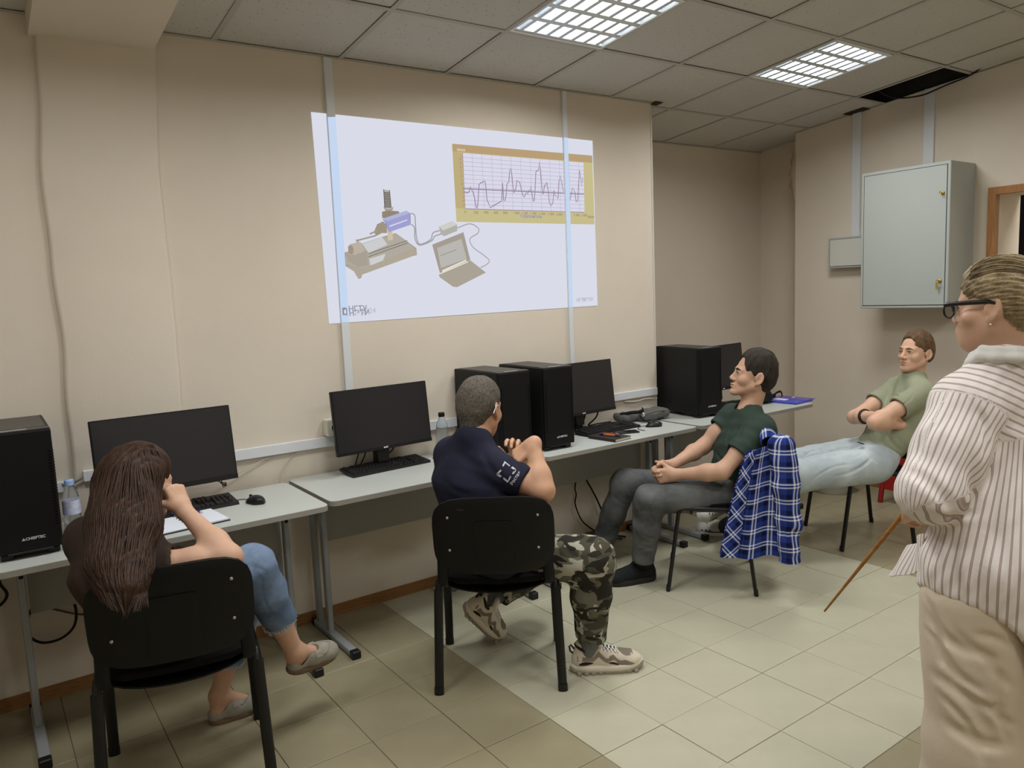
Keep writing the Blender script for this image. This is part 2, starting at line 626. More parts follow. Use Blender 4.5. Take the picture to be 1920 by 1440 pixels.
# ---- louvred lamps
M_lframe = mat('lamp_frame_white', (225, 225, 222), 0.4, 0.5)
M_louvre = mat('louvre_aluminium', (206, 213, 218), 0.35, 0.5, metal=0.25)
M_tray = mat('lamp_tray', (180, 186, 192), 0.3, 0.5, metal=0.3)
M_tube = emat('lit_tube', (250, 252, 255), TUBE_STRENGTH)
lamp_root = None
for n_, (x0, x1, ya, yb, side) in enumerate(LAMPS):
    cx, cy = (x0 + x1) / 2, (ya + yb) / 2
    cz = ceil_z(cx, cy)
    tilt = math.atan(-0.0952)
    lbl = {'left': 'louvred fluorescent ceiling lamp nearest above the projected slide, cut by the picture top',
           'right': 'louvred fluorescent ceiling lamp beside the open ceiling gap',
           'b': 'louvred fluorescent ceiling lamp over the left aisle, above the picture', 'c': 'louvred fluorescent ceiling lamp at the rear left, behind the camera',
           'd': 'louvred fluorescent ceiling lamp behind the standing woman', 'e': 'louvred fluorescent ceiling lamp near the doorway, above the picture', 'f': 'louvred fluorescent ceiling lamp in the left corner, outside the picture'}[side]
    if lamp_root is None:
        L = thing('ceiling_lamp', lbl, 'lamp', (cx, cy, cz), 0, 'louvred ceiling lamps')
        L.rotation_euler = (tilt, 0, 0)
        w = 0.29
        fr = MB()
        for a, b in (((-w, -w, -.004), (w, -w + .014, .01)), ((-w, w - .014, -.004), (w, w, .01)), ((-w, -w, -.004), (-w + .014, w, .01)), ((w - .014, -w, -.004), (w, w, .01))):
            fr.box(a, b)
        fr.build('frame', M_lframe, L)
        tr = MB()
        tr.box((-w, -w, .086), (w, w, .09)).box((-w, -w, .01), (-w + .004, w, .09)).box((w - .004, -w, .01), (w, w, .09)).box((-w, -w, .01), (w, -w + .004, .09)).box((-w, w - .004, .01), (w, w, .09))
        tr.build('tray', M_tray, L)
        wi = w - .014
        for q in range(4):
            yc = -wi + (q + .5) * (2 * wi / 4)
            MB().tube([(-wi + .01, yc, .062), (wi - .01, yc, .062)], .013, 10).build('tube', M_tube, L)
        lo = MB()
        for q in range(5):        # long ridges, V section
            yc = -wi + q * (2 * wi / 4)
            hw = 0.016
            lo.prism([(yc - hw, .0), (yc, -.0), (yc + hw, .0), (yc + .003, .044), (yc - .003, .044)], -wi, wi, Matrix(((0, 0, 1, 0), (1, 0, 0, 0), (0, 1, 0, 0), (0, 0, 0, 1))))
        for q in range(4):
            y0 = -wi + q * (2 * wi / 4) + .012
            y1 = -wi + (q + 1) * (2 * wi / 4) - .012
            for k in range(7):
                xc = -wi + (k + 0.5) * (2 * wi / 7)
                hw = .011
                lo.add([(xc - hw, y0, .0), (xc + hw, y0, .0), (xc + .002, y0, .04), (xc - .002, y0, .04), (xc - hw, y1, .0), (xc + hw, y1, .0), (xc + .002, y1, .04), (xc - .002, y1, .04)],
                       [(0, 1, 2, 3), (7, 6, 5, 4), (0, 4, 5, 1), (1, 5, 6, 2), (2, 6, 7, 3), (3, 7, 4, 0)])
        lo.build('louvre', M_louvre, L)
        li = bpy.data.lights.new('lamp_light', 'AREA')
        li.shape = 'RECTANGLE'
        li.size = 0.54
        li.size_y = 0.54
        li.energy = LAMP_W
        li.color = (1.0, 1.0, 0.98)
        li.spread = math.radians(168)
        lo_ = bpy.data.objects.new('lamp_light', li)
        COL.objects.link(lo_)
        lo_.parent = L
        lo_.location = (0, 0, -0.006)
        lamp_root = L
    else:
        r = dup(lamp_root, (cx, cy, cz), 0, lbl)
        r.rotation_euler = (tilt, 0, 0)
    if side is None:
        pass

# ---- wall trunking and conduits
tr = MB()
tr.bbox((0.765, -0.022, 0.885), (X_C - .01, 0.0, 0.935), 0.002)
tag(tr.build('cable_trunking', M_pvc), 'long white cable trunking along the front wall just above the desks', 'cable trunking')
tr = MB().bbox((0.33, -0.054, 0.905), (0.76, -0.03, 0.95), 0.002)
tag(tr.build('cable_trunking', M_pvc), 'short white trunking on the pillar behind the first monitor', 'cable trunking')
tr = MB().bbox((X_L, -0.024, 0.87), (0.262, 0.0, 0.915), 0.002)
tag(tr.build('cable_trunking', M_pvc), 'white trunking on the wall behind the first computer tower', 'cable trunking')
tg = MB().tube(bez([(0.25, -.014, .905), (0.27, -.04, .90), (0.31, -.05, .915), (0.34, -.045, .93)], 6), 0.005, 6)
tag(tg.build('grey_wire', mat('grey_wire', (120, 118, 112), .6)), 'grey wire bridging two trunking ends at the pillar corner', 'cable')
for (xa, xb, z0, lab) in ((1.530, 1.572, 0.935, 'white vertical conduit through the left side of the projected slide'), (3.020, 3.052, 0.935, 'thin white vertical conduit through the right side of the projected slide')):
    c = MB().bbox((xa, -0.017, z0), (xb, 0.0, ceil_z(xa, 0) - 0.002), 0.0015)
    tag(c.build('wall_conduit', M_pvc), lab, 'conduit', 'vertical conduits')
for (ya, yb, z0, lab) in ((-0.395, -0.33, 2.33, 'white conduit running up from the left edge of the wall cabinet'), (-0.93, -0.86, 2.36, 'white conduit running up from the top of the wall cabinet')):
    c = MB().bbox((X_R - 0.018, ya, z0 - (0.6 if ya > -.5 else 0)), (X_R, yb, ceil_z(X_R, ya) - 0.002), 0.0015)
    tag(c.build('wall_conduit', M_pvc), lab, 'conduit', 'vertical conduits')
M_red = mat('red_paint', (150, 40, 34), .5)
tag(MB().bbox((X_R - .05, -.92, 2.352), (X_R - .004, -.87, 2.38), .004).build('cable_gland', M_red), 'small dull red cable gland on top of the wall cabinet', 'cable gland')
# socket box on the trunking behind the second monitor
sb = thing('wall_socket', 'cream socket box above the trunking behind the second monitor', 'socket', (1.44, -0.022, 0.94))
MB().bbox((-.04, -.035, 0), (.04, .02, .085), .006, seg=2).build('housing', mat('cream_plastic', (222, 219, 205), .4), sb)
MB().lathe([(0.022, 0), (0.022, .004), (.018, .004), (.018, -.004)], 16, frame((0, -.035, .043), (1, 0, 0), (0, 0, 1))).build('face_ring', mat('cream_plastic', (222, 219, 205), .4), sb)
# peeled wallpaper at the right-wall corner
pp = []
for i in range(14):
    z = 2.28 + 0.36 * i / 13
    o_ = 0.055 * math.sin(PI * min(1, i / 13.0)) ** 1.5 * (0.6 + 0.4 * math.sin(i * 1.9))
    pp.append([Vector((X_R - 0.001, Y_STEP - 0.001, z)), Vector((X_R - 0.01, Y_STEP + 0.3 * o_, z)), Vector((X_R - .003 + .2 * o_, Y_STEP + o_ + .012 + .004 * i / 3, z + .01)), Vector((X_R + .03, Y_STEP + 1.3 * o_ + .02, z + 0.012 * math.sin(i)))])
tag(MB().grid(pp, True).build('peeling_wallpaper', mat('wallpaper_back', (176, 160, 138), .9)), 'torn wallpaper peeling at the top of the right wall corner', 'wallpaper')
cr = bez([(X_R - .0025, .30, 2.70), (X_R - .0025, .17, 2.6), (X_R - .0025, .155, 2.45), (X_R - .0025, .16, 2.30)], 4)

# ---- wall cabinets
M_cab = mat('cabinet_grey_paint', (172, 178, 174), 0.42, 0.4, var=0.015, scale=2)
M_cab2 = mat('cabinet_side_paint', (164, 169, 166), 0.45, 0.4)
M_brass = mat('brass', (190, 165, 70), 0.35, 0.5, metal=0.8)
M_gap = mat('door_gap', (64, 70, 68), 0.8, 0.1)
cb = thing('wall_cabinet', 'large grey metal wall cabinet with two brass keys', 'cabinet', (X_R, -0.90, 1.397))
W, H_, D_ = 0.605, 0.953, 0.345
MB().bbox((-D_, -W / 2, 0), (0, W / 2, H_), 0.004).build('body', M_cab, cb)
MB().box((-D_ - .0012, -W / 2 + .018, .018), (-D_ + .001, W / 2 - .018, H_ - .02)).build('door_gap', M_gap, cb)
dr = MB().bbox((-D_ - .004, -W / 2 + .022, .022), (-D_ + .001, W / 2 - .022, H_ - .024), 0.0015).build('door', M_cab, cb)
for yy, zz, hang in ((-W / 2 + .045, .75, False), (-W / 2 + .05, .18, True)):
    Mx = frame((-D_ - .004, yy, zz), (0, 1, 0), (0, 0, 1))
    Mx = frame((-D_ - .004, yy, zz), (0, -1, 0), (0, 0, 1))
    MB().lathe([(.013, -.001), (.013, .006), (.008, .010), (0.0001, .010)], 14, Mx).build('lock', M_brass, dr)
    k = MB().box((-D_ - .030, yy - .001, zz - .004), (-D_ - .012, yy + .001, zz + .004)).tube([(-D_ - .034, yy + .009 * math.cos(a * PI / 6), zz + .009 * math.sin(a * PI / 6)) for a in range(12)], .0022, 5, closed=True)
    if hang:
        k.box((-D_ - .026, yy + .004, zz - .055), (-D_ - .024, yy + .016, zz - .012))
    k.build('key', M_brass, dr)
sbx = thing('junction_box', 'small light grey metal box left of the wall cabinet', 'junction box', (X_R, -0.34, 1.70))
MB().bbox((-.075, -.17, 0), (0, .165, .235), .003).build('body', M_cab, sbx)
MB().box((-.0765, -.15, .012), (-.07, .152, .222)).build('door_gap', M_gap, sbx)
MB().bbox((-.0795, -.147, .015), (-.07, .149, .219), .0015).build('door', mat('cream_grey_paint', (204, 204, 196), .45), sbx)

# ---- doorway with wood frame, black bag in the hall
M_wood = mat('door_frame_wood', (176, 126, 78), .45, .3, rgb2=(142, 98, 56), scale=5, stretch=(3, 18, 1.4))
df = MB()
df.box((X_R - .014, DY0 - .012, 0), (X_R + .045, DY0 + .036, DZ + .036))
df.box((X_R - .014, DY1 - .036, 0), (X_R + .045, DY1 + .012, DZ + .036))
df.box((X_R - .014, DY1 + .012, DZ - .012), (X_R + .045, DY0 - .012, DZ + .036))
df.build('door_1', M_wood, kind='structure')
ic = thing('hall_bag', 'black bag hanging on the hall wall behind the doorway', 'bag', (X_R + 1.09, -1.19, 1.80))
M_blk = mat('black_cloth', (26, 24, 26), .8, .2)
MB().bbox((-.09, -.13, -.12), (0, .13, .42), .03, seg=2).build('body', M_blk, ic)
MB().tube(bez([(-.05, -.08, .42), (-.05, -.03, .52), (-.03, .03, .52), (-.05, .08, .42)], 5), .012, 6).build('strap', M_blk, ic)

hl_ = dup(lamp_root, (X_R + .62, -2.3, 2.698), 0, 'unseen louvred lamp added to brighten the hall beyond the doorway')  # added lamp, out of view, lifts the dim hall behind the door
hl_.rotation_euler = (0, 0, 0)
# ================================================================== projected slide on the wall: projector light painted as glowing sheets
SL = thing('projected_slide', 'white projected slide with blue instrument, laptop and chart on the front wall', 'projection', (2.36, -0.002, 2.02))
SLO = Vector((2.36, -0.002, 2.02))
E_bg = emat('light_slide_white', (217, 220, 232), 1.0)
E_edge = emat('light_slide_bluish', (196, 214, 240), 1.0)


def sp(px, py, k=1):
    p = on(px, py, 1, -0.0025 - 0.0006 * k)
    return p - SLO


def spoly(name, pts, rgb, k=2, parent=SL, label=None, mesh=None):
    mb = mesh if mesh is not None else MB()
    vs = [sp(x, y, k) for x, y in pts]
    mb.add(vs, [tuple(range(len(vs)))])
    if mesh is None:
        return mb.build(name, emat('light_%d_%d_%d' % rgb, rgb), parent, label)


def sline(mb, pts, w, k=3, closed=False):
    """flat strip along pixel points"""
    P = [sp(x, y, k) for x, y in pts]
    n = len(P)
    L, R = [], []
    for i in range(n):
        a, b = P[max(i - 1, 0)], P[min(i + 1, n - 1)]
        t = (b - a)
        t.y = 0
        t.normalize()
        nrm = Vector((-t.z, 0, t.x)) * (w / 2)
        L.append(P[i] + nrm)
        R.append(P[i] - nrm)
    mb.add(L + R, [(i, i + 1, n + i + 1, n + i) for i in range(n - 1)])


def smooth2(pts, n=8):
    return [(p.x, p.y) for p in bez([(x, y, 0) for x, y in pts], n)]


MB().add([sp(583, 210, 0), sp(1111, 264, 0), sp(1120.5, 573, 0), sp(617, 607, 0)], [(0, 1, 2, 3)]).build('slide_background', E_bg, SL)
# projected light on the conduit faces, painted as glowing strips
for (xa, xb, tp, bt) in ((1.5305, 1.5715, (2.50, 2.505), (1.501, 1.502)), (3.0205, 3.0515, (2.525, 2.525), (1.510, 1.511))):
    y = -0.0176
    mb = MB().add([Vector((xa, y, bt[0])) - SLO, Vector((xb, y, bt[1])) - SLO, Vector((xb, y, tp[1])) - SLO, Vector((xa, y, tp[0])) - SLO], [(0, 1, 2, 3)])
    mb.build('conduit_glow', E_edge, SL)
# chart
S1 = 290 / 1920.0
def c4(x, y):
    return (840 + x * S1, 260 + y * S1)
ch = spoly('chart_panel', [c4(50, 62), c4(1790, 210), c4(1818, 1065), c4(105, 1032)], (198, 188, 140), 1)
spoly('chart_header', [c4(50, 62), c4(1790, 210), c4(1794, 300), c4(58, 160)], (184, 158, 120), 1.5, ch)
spoly('chart_frame', [c4(58, 160), c4(180, 180), c4(215, 870), c4(95, 860)], (190, 172, 126), 1.5, ch)
spoly('chart_field', [c4(178, 178), c4(1682, 298), c4(1695, 915), c4(215, 870)], (218, 216, 232), 2, ch)
def cf(u, v):
    a = Vector((178 + (1682 - 178) * u, 178 + (298 - 178) * u))
    b = Vector((215 + (1695 - 215) * u, 870 + (915 - 870) * u))
    p = a.lerp(b, v)
    return c4(p.x, p.y)
g = MB()
for i in range(1, 13):
    sline(g, [cf(i / 12.5, 0), cf(i / 12.5, 1)], .0026, 3)
for i in range(1, 13):
    sline(g, [cf(0, i / 13), cf(1, i / 13)], .0026, 3)
g.build('chart_grid', emat('light_grid', (178, 180, 204)), ch)
g = MB()
sline(g, [c4(190, 620), c4(1690, 690)], .006, 4)
sline(g, [c4(180, 180), c4(215, 870), c4(1695, 915)], .004, 4)
curve = [(200, 660), (225, 672), (258, 668), (268, 640), (278, 595), (290, 625), (308, 660), (330, 730), (350, 850), (360, 865), (372, 800), (385, 570), (405, 548), (432, 542), (440, 530), (460, 528), (470, 600), (485, 770), (505, 800), (522, 858), (600, 812), (660, 780), (666, 770), (676, 545), (684, 640), (692, 768), (710, 770), (722, 700), (732, 560), (755, 540), (766, 400), (778, 368), (790, 420), (806, 590), (818, 680), (830, 640), (842, 620), (856, 512), (880, 535), (892, 550), (912, 640), (930, 700), (945, 728), (962, 690), (975, 665), (986, 690), (1004, 640), (1016, 650), (1028, 595), (1040, 660), (1058, 780), (1072, 775), (1082, 600), (1090, 420), (1102, 398), (1126, 390), (1136, 290), (1148, 380), (1164, 580), (1176, 690), (1188, 680), (1196, 570), (1206, 600), (1214, 570), (1226, 540), (1240, 620), (1258, 790), (1276, 835), (1302, 800), (1314, 640), (1328, 700), (1366, 750), (1376, 540), (1390, 455), (1416, 560), (1430, 650), (1466, 650), (1490, 740), (1515, 760), (1530, 680), (1546, 605), (1574, 660), (1592, 790), (1610, 780), (1622, 560), (1634, 395), (1646, 480), (1660, 600), (1672, 490)]
sline(g, [c4(x, y) for x, y in curve], .0055, 4)
g.build('chart_curve', emat('light_curve', (150, 132, 158)), ch)
# axis figures
Mt = lambda px, py, k=4: Matrix.Translation(sp(px, py, k)) @ Euler((PI / 2, 0, 0)).to_matrix().to_4x4()
E_fig = emat('light_axis_text', (150, 138, 112))
for k_, (x, y) in enumerate([(205, 925), (318, 930), (445, 930), (568, 932), (685, 934), (805, 936), (912, 940), (1020, 942), (1130, 946), (1240, 950), (1345, 954), (1560, 962), (1655, 964)]):
    text_mesh('axis_figure', ['0', '200', '400', '600', '800', '1 000', '1 200', '1 400', '1 600', '1 800', '2 000', '2 400', '2 600'][k_], .021, E_fig, Mt(*c4(x, y)), ch)
for k_, (x, y) in enumerate([(148, 262), (150, 316), (152, 372), (156, 424), (158, 476), (164, 528), (168, 576), (172, 630), (174, 680), (178, 736), (180, 782), (184, 836)]):
    text_mesh('axis_figure', ['6', '5', '4', '3', '2', '1', '0', '-1', '-2', '-3', '-4', '-5'][k_], .019, E_fig, Mt(*c4(x - 4, y)), ch)
text_mesh('axis_title', 'Горизонталь', .026, emat('light_axis_title', (138, 128, 196)), Mt(*c4(900, 978)), ch)
text_mesh('axis_unit', 'мкм', .026, E_fig, Mt(*c4(1735, 985)), ch)
text_mesh('chart_mark', 'мкм', .026, emat('light_pale', (226, 212, 190)), Mt(*c4(112, 152)), ch)
# instrument
S2 = 300 / 1920.0
def i3(x, y):
    return (640 + x * S2, 340 + y * S2)
dv = MB()
E_dev = emat('light_device', (178, 170, 160))
def I(name, pts, rgb, k=2, parent=None):
    return spoly(name, [i3(*p) for p in pts], rgb, k, parent or SL)
inst = I('instrument_base', [(0, 850), (60, 850), (250, 745), (480, 670), (650, 620), (900, 800), (908, 885), (870, 895), (850, 880), (250, 1120), (240, 1160), (205, 1172), (150, 1080), (20, 1000), (0, 960)], (168, 160, 148), 1.2)
I('base_top', [(30, 985), (70, 880), (640, 625), (880, 800), (260, 1050)], (176, 170, 158), 1.6, inst)
I('base_side', [(20, 1000), (260, 1052), (880, 805), (905, 880), (250, 1120), (205, 1172), (150, 1080)], (176, 166, 150), 1.8, inst)
I('base_plate', [(250, 750), (490, 670), (555, 760), (330, 860)], (204, 204, 206), 2, inst)
I('base_plate', [(335, 930), (530, 870), (500, 950), (350, 1010)], (206, 206, 208), 2.2, inst)
mb = MB()
sline(mb, [i3(325, 868), i3(790, 712)], .005, 2.6)
sline(mb, [i3(325, 905), i3(800, 738)], .005, 2.6)
mb.build('rail_lines', emat('light_dark_line', (132, 126, 120)), inst)
I('vee_block', [(60, 860), (110, 890), (310, 830), (320, 1010), (200, 1030), (130, 985), (75, 950)], (168, 160, 146), 2.4, inst)
I('roller', [(80, 790), (100, 755), (215, 725), (250, 745), (270, 840), (160, 888), (105, 850)], (186, 176, 162), 2.8, inst)
I('roller_end', [(80, 780), (120, 765), (145, 800), (145, 860), (115, 880), (85, 840)], (160, 146, 130), 3, inst)
I('column', [(555, 605), (612, 600), (620, 700), (560, 715)], (206, 190, 164), 2.6, inst)
I('post', [(510, 100), (580, 110), (598, 320), (515, 330)], (176, 172, 168), 2, inst)
mb = MB()
for q in range(9):
    sline(mb, [i3(514 + q, 135 + q * 21), i3(585 + q, 142 + q * 21)], .006, 2.6)
sline(mb, [i3(508, 95), i3(522, 330)], .005, 2.6)
sline(mb, [i3(577, 105), i3(598, 320)], .005, 2.6)
mb.build('post_rungs', emat('light_rungs', (112, 104, 98)), inst)
I('collar', [(500, 300), (545, 330), (600, 325), (625, 300), (615, 350), (530, 355)], (168, 158, 146), 2.6, inst)
I('bracket', [(488, 365), (560, 350), (690, 360), (700, 400), (560, 440), (490, 440)], (146, 134, 118), 2.4, inst)
I('probe_head', [(430, 515), (500, 480), (545, 520), (550, 620), (490, 620), (420, 655), (390, 610)], (158, 148, 128), 2.6, inst)
mb = MB()
sline(mb, [i3(420, 650), i3(190, 710)], .008, 2.8)
sline(mb, [i3(180, 700), i3(200, 730)], .010, 2.8)
sline(mb, [i3(340, 632), i3(440, 590)], .008, 2.8)
mb.build('probe_arm', emat('light_arm', (160, 152, 146)), inst)
bx_ = I('drive_unit', [(490, 450), (780, 352), (830, 385), (835, 520), (565, 612), (530, 500)], (146, 146, 198), 3, inst)
I('drive_front', [(540, 480), (815, 385), (835, 520), (565, 610)], (160, 160, 208), 3.3, inst)
I('drive_top', [(490, 450), (780, 352), (820, 384), (538, 480)], (176, 180, 214), 3.4, inst)
I('drive_slot', [(575, 532), (790, 456), (792, 470), (578, 548)], (214, 214, 236), 3.7, inst)
ad = I('adapter_box', [(1170, 540), (1330, 475), (1390, 520), (1390, 595), (1230, 660), (1190, 625)], (178, 174, 168), 2.4)
I('box_top', [(1170, 540), (1330, 475), (1390, 520), (1222, 590)], (206, 206, 200), 2.8, ad)
lp = I('laptop_screen', [(1090, 760), (1465, 610), (1548, 945), (1185, 1110)], (164, 156, 144), 2.0)
I('laptop_display', [(1150, 800), (1440, 690), (1505, 930), (1195, 1040)], (186, 182, 178), 2.4, lp)
I('laptop_keyboard', [(1170, 1120), (1548, 948), (1735, 1095), (1390, 1270), (1340, 1265), (1180, 1150)], (170, 162, 148), 2.0)
mb = MB()
sline(mb, [i3(1210, 1078), i3(1500, 948)], .010, 2.8)
sline(mb, [i3(1180, 1110), i3(1520, 965)], .006, 2.8)
mb.build('hinge_line', emat('light_hinge', (230, 224, 212)), lp)
mb = MB()
sline(mb, [i3(1190, 892), i3(1380, 820)], .004, 2.8)
mb.build('display_trace', emat('light_trace', (150, 146, 140)), lp)
mb = MB()
sline(mb, [i3(*p) for p in smooth2([(835, 382), (880, 410), (890, 520), (905, 690), (950, 755), (1070, 700), (1100, 620), (1180, 590)])], .0065, 2.6)
sline(mb, [i3(*p) for p in smooth2([(840, 515), (878, 560), (885, 690), (940, 765), (1080, 715), (1120, 660), (1200, 632)])], .0065, 2.6)
sline(mb, [i3(*p) for p in smooth2([(1390, 560), (1540, 510), (1640, 560), (1640, 620), (1545, 690), (1580, 790), (1700, 880), (1775, 950), (1740, 1000), (1670, 1035)])], .0055, 2.6)
mb.build('slide_cables', emat('light_cable', (162, 160, 166)), SL)
# writing in the corners
E_logo = emat('light_logo', (140, 144, 158))
Mtt = lambda px, py, k=3: Matrix.Translation(sp(px, py, k)) @ Euler((PI / 2, 0, 0)).to_matrix().to_4x4()
lg = spoly('logo_mark', [(641.5, 577), (648.5, 576.5), (650.8, 579), (651.2, 592), (649, 590.8), (642.5, 590.8)], (140, 144, 158), 27)
spoly('logo_hole', [(645, 581), (648.8, 580.5), (649.2, 588), (645.6, 588.4)], (217, 220, 232), 28, lg)
text_mesh('slide_logo_text', 'НГТУ', .040, E_logo, Mtt(653.5, 584.6), SL, bold=.0006)
text_mesh('slide_logo_text', 'НЭТИ', .040, E_logo, Mtt(654.5, 592.6), SL, bold=.0006)
text_mesh('slide_year', '2024', .040, emat('light_year', (184, 188, 200)), Mtt(678.5, 588.2), SL)
text_mesh('slide_corner_text', 'НГТУ', .030, emat('light_corner_text', (178, 180, 196)), Mtt(1081, 566), SL, bold=.0006)
text_mesh('slide_corner_text', 'НЭТИ', .030, emat('light_corner_text', (178, 180, 196)), Mtt(1093, 565), SL, bold=.0006)
# ================================================================== desks
M_top = mat('desk_laminate_grey', (186, 190, 185), 0.38, 0.4, var=0.012, scale=3)
M_edge = mat('desk_edge_band', (150, 147, 138), 0.5, 0.3)
M_panel = mat('desk_panel_grey', (150, 148, 142), 0.55, 0.3)
M_leg = mat('desk_leg_grey_paint', (150, 154, 158), 0.4, 0.4)
M_blackp = mat('black_plastic', (22, 22, 23), 0.45, 0.4)
TOPZ = 0.755


def rrect(x0, y0, x1, y1, r, n=5):
    pts = []
    for cx, cy, a0 in ((x1 - r, y1 - r, 0), (x0 + r, y1 - r, 90), (x0 + r, y0 + r, 180), (x1 - r, y0 + r, 270)):
        for k in range(n + 1):
            a = math.radians(a0 + 90 * k / n)
            pts.append((cx + r * math.cos(a), cy + r * math.sin(a)))
    return pts


def make_desk(label, w=1.185, d=0.55):
    t = thing('computer_desk', label, 'desk', group='desks along the front wall')
    hw = w / 2
    top = MB().prism(rrect(-hw, -d, hw, 0, .035), TOPZ - .022, TOPZ).build('tabletop', M_top, t)
    eb = MB()
    P = rrect(-hw - .0012, -d - .0012, hw + .0012, .0012, .036)
    n = len(P)
    eb.add([(x, y, TOPZ - .0225) for x, y in P] + [(x, y, TOPZ - .002) for x, y in P], [(i, (i + 1) % n, n + (i + 1) % n, n + i) for i in range(n)], True)
    eb.build('edge_band', M_edge, top)
    MB().box((-hw + .105, -.155, .455), (hw - .105, -.137, TOPZ - .022)).build('modesty_panel', M_panel, t)
    for s in (-1, 1):
        x = s * (hw - .085)
        lg = MB()
        for y in (-.075, -.205):
            lg.bbox((x - .0125, y - .02, .03), (x + .0125, y + .02, TOPZ - .022), .004)
        lg.bbox((x - .0125, -.48, TOPZ - .047), (x + .0125, -.06, TOPZ - .022), .004)
        lo = lg.build('leg', M_leg, t)
        MB().bbox((x - .019, -.475, .006), (x + .019, -.035, .034), .004).build('foot_bar', M_leg, lo)
        MB().bbox((x - .021, -.512, 0), (x + .021, -.474, .037), .004).build('foot_cap', M_blackp, lo)
        MB().bbox((x - .021, -.036, 0), (x + .021, -.008, .037), .004).build('foot_cap', M_blackp, lo)
        bo = MB()
        for y in (-.075, -.205):
            for zz in (.63,):
                bo.lathe([(.008, 0), (.008, .003), (0.0001, .005)], 10, frame((x, y - .02, zz), (1, 0, 0), (0, 0, 1)))
        bo.build('bolt', M_blackp, lo)
    return t


d1 = make_desk('grey desk with a ring notebook and a mouse, seated woman in front of it')
d1.location = (0.575, -0.070, 0)
dd = [(1.785, -0.024, 0, 'grey desk in front of the seated man in the navy shirt'),
      (2.975, -0.004, 0, 'grey desk carrying the two computer towers side by side'),
      (4.190, -0.004, 0.0, 'last grey desk on the right, with the blue folder on it'),
      (-0.63, -0.075, 0, 'grey desk mostly cut off by the left picture edge')]
for x, y, rz, lb in dd:
    dup(d1, (x, y, 0), rz, lb)

# ================================================================== computers
M_case = mat('case_black_steel', (19, 20, 21), 0.5, 0.35, var=.1, scale=3)
M_case_top = mat('case_top_mesh', (44, 43, 43), 0.38, 0.5)
M_case_fr = mat('case_front_black', (15, 15, 16), 0.6, 0.25)
M_silver = mat('silver_strip', (205, 205, 208), 0.25, 0.6, metal=.6)
M_white_p = mat('white_print', (215, 217, 222), 0.5)


def tri_logo(mb, M, s):
    vs = [(0, 0), (s, 0), (s * .5, s * .85), (s * .28, .22 * s), (s * .72, .22 * s), (s * .5, .55 * s)]
    P = [M @ Vector((x, y, .0006)) for x, y in vs]
    mb.add(P, [(0, 1, 4, 3), (1, 2, 5, 4), (2, 0, 3, 5)])


def make_tower(label, w=0.2, d=0.43, h=0.432):
    """front face at y=0, body runs to +y"""
    t = thing('computer_tower', label, 'computer', group='black computer towers on the desks')
    z0 = .022
    bd = MB().bbox((-w / 2, .022, z0), (w / 2, d, z0 + h), .004).build('case_body', M_case, t)
    fp = MB().bbox((-w / 2, 0, z0 + .004), (w / 2, .024, z0 + h - .002), .006, seg=2).build('front_panel', M_case_fr, t)
    tp = MB().bbox((-w / 2 + .012, .05, z0 + h - .001), (w / 2 - .012, d - .03, z0 + h + .003), .002).build('top_filter', M_case_top, t)
    st = MB().bbox((-w / 2 + .002, .004, z0 + h - .004), (w / 2 - .002, .046, z0 + h + .002), .002).build('top_lip', M_case_top, t)
    MB().box((-.055, .012, z0 + h + .0015), (.03, .024, z0 + h + .0035)).build('silver_strip', M_silver, st)
    vn = MB()
    for s in (-1, 1):
        for k in range(26):
            zz = z0 + .085 + k * .0105
            vn.box((s * w / 2 - .0012 * s - .001, .006, zz), (s * w / 2 + .0012, .021, zz + .0045))
            vn.box((s * (w / 2 - .012) - .0055, -.0008, zz), (s * (w / 2 - .012) + .0055, .003, zz + .0035))
    vn.build('vent_slots', mat('vent_black', (6, 6, 7), .8, .1), fp, kind='stuff')
    Mx = frame((-.024, -.0008, z0 + .045), (1, 0, 0), (0, 0, 1))
    lgm = MB()
    tri_logo(lgm, Mx, .0115)
    lgm.build('logo_mark', M_white_p, fp)
    text_mesh('logo_text', 'CHIEFTEC', .0135, M_white_p, frame((-.0125, -.001, z0 + .045), (1, 0, 0), (0, 0, 1)), fp, bold=.0002)
    MB().bbox((-w / 2 + .03, .001, z0 - .002), (w / 2 - .03, .02, z0 + .006), .002).build('dust_tab', M_blackp, t)
    for sx in (-1, 1):
        for y in (.05, d - .05):
            MB().bbox((sx * (w / 2 - .03) - .02, y - .03, 0), (sx * (w / 2 - .03) + .02, y + .03, z0 + .001), .004).build('foot', M_blackp, t)
    return t


tw = make_tower('black computer tower at the left picture edge beside the small water bottle')
tw.location = (0.103, -0.515, TOPZ)
tw.rotation_euler.z = -.01
dup(tw, (2.275, -0.45, TOPZ), 0.01, 'black computer tower directly behind the head of the man in navy')
dup(tw, (2.562, -0.455, TOPZ), -0.02, 'black computer tower next to the third monitor, right of the paired towers')
dup(tw, (3.885, -0.385, TOPZ), -0.10, 'black computer tower standing near the wall corner, beside the grey pouch')

# ---- monitors
M_screen = mat('monitor_screen', (34, 33, 36), 0.32, 0.5)
M_bezel = mat('monitor_bezel', (20, 20, 21), 0.4, 0.4)


def make_monitor(label, W=.54, H=.318):
    """origin on the desk under the stand; screen centre pivot handled by the head parts"""
    t = thing('computer_monitor', label, 'monitor', group='black flat monitors on the desks')
    return t


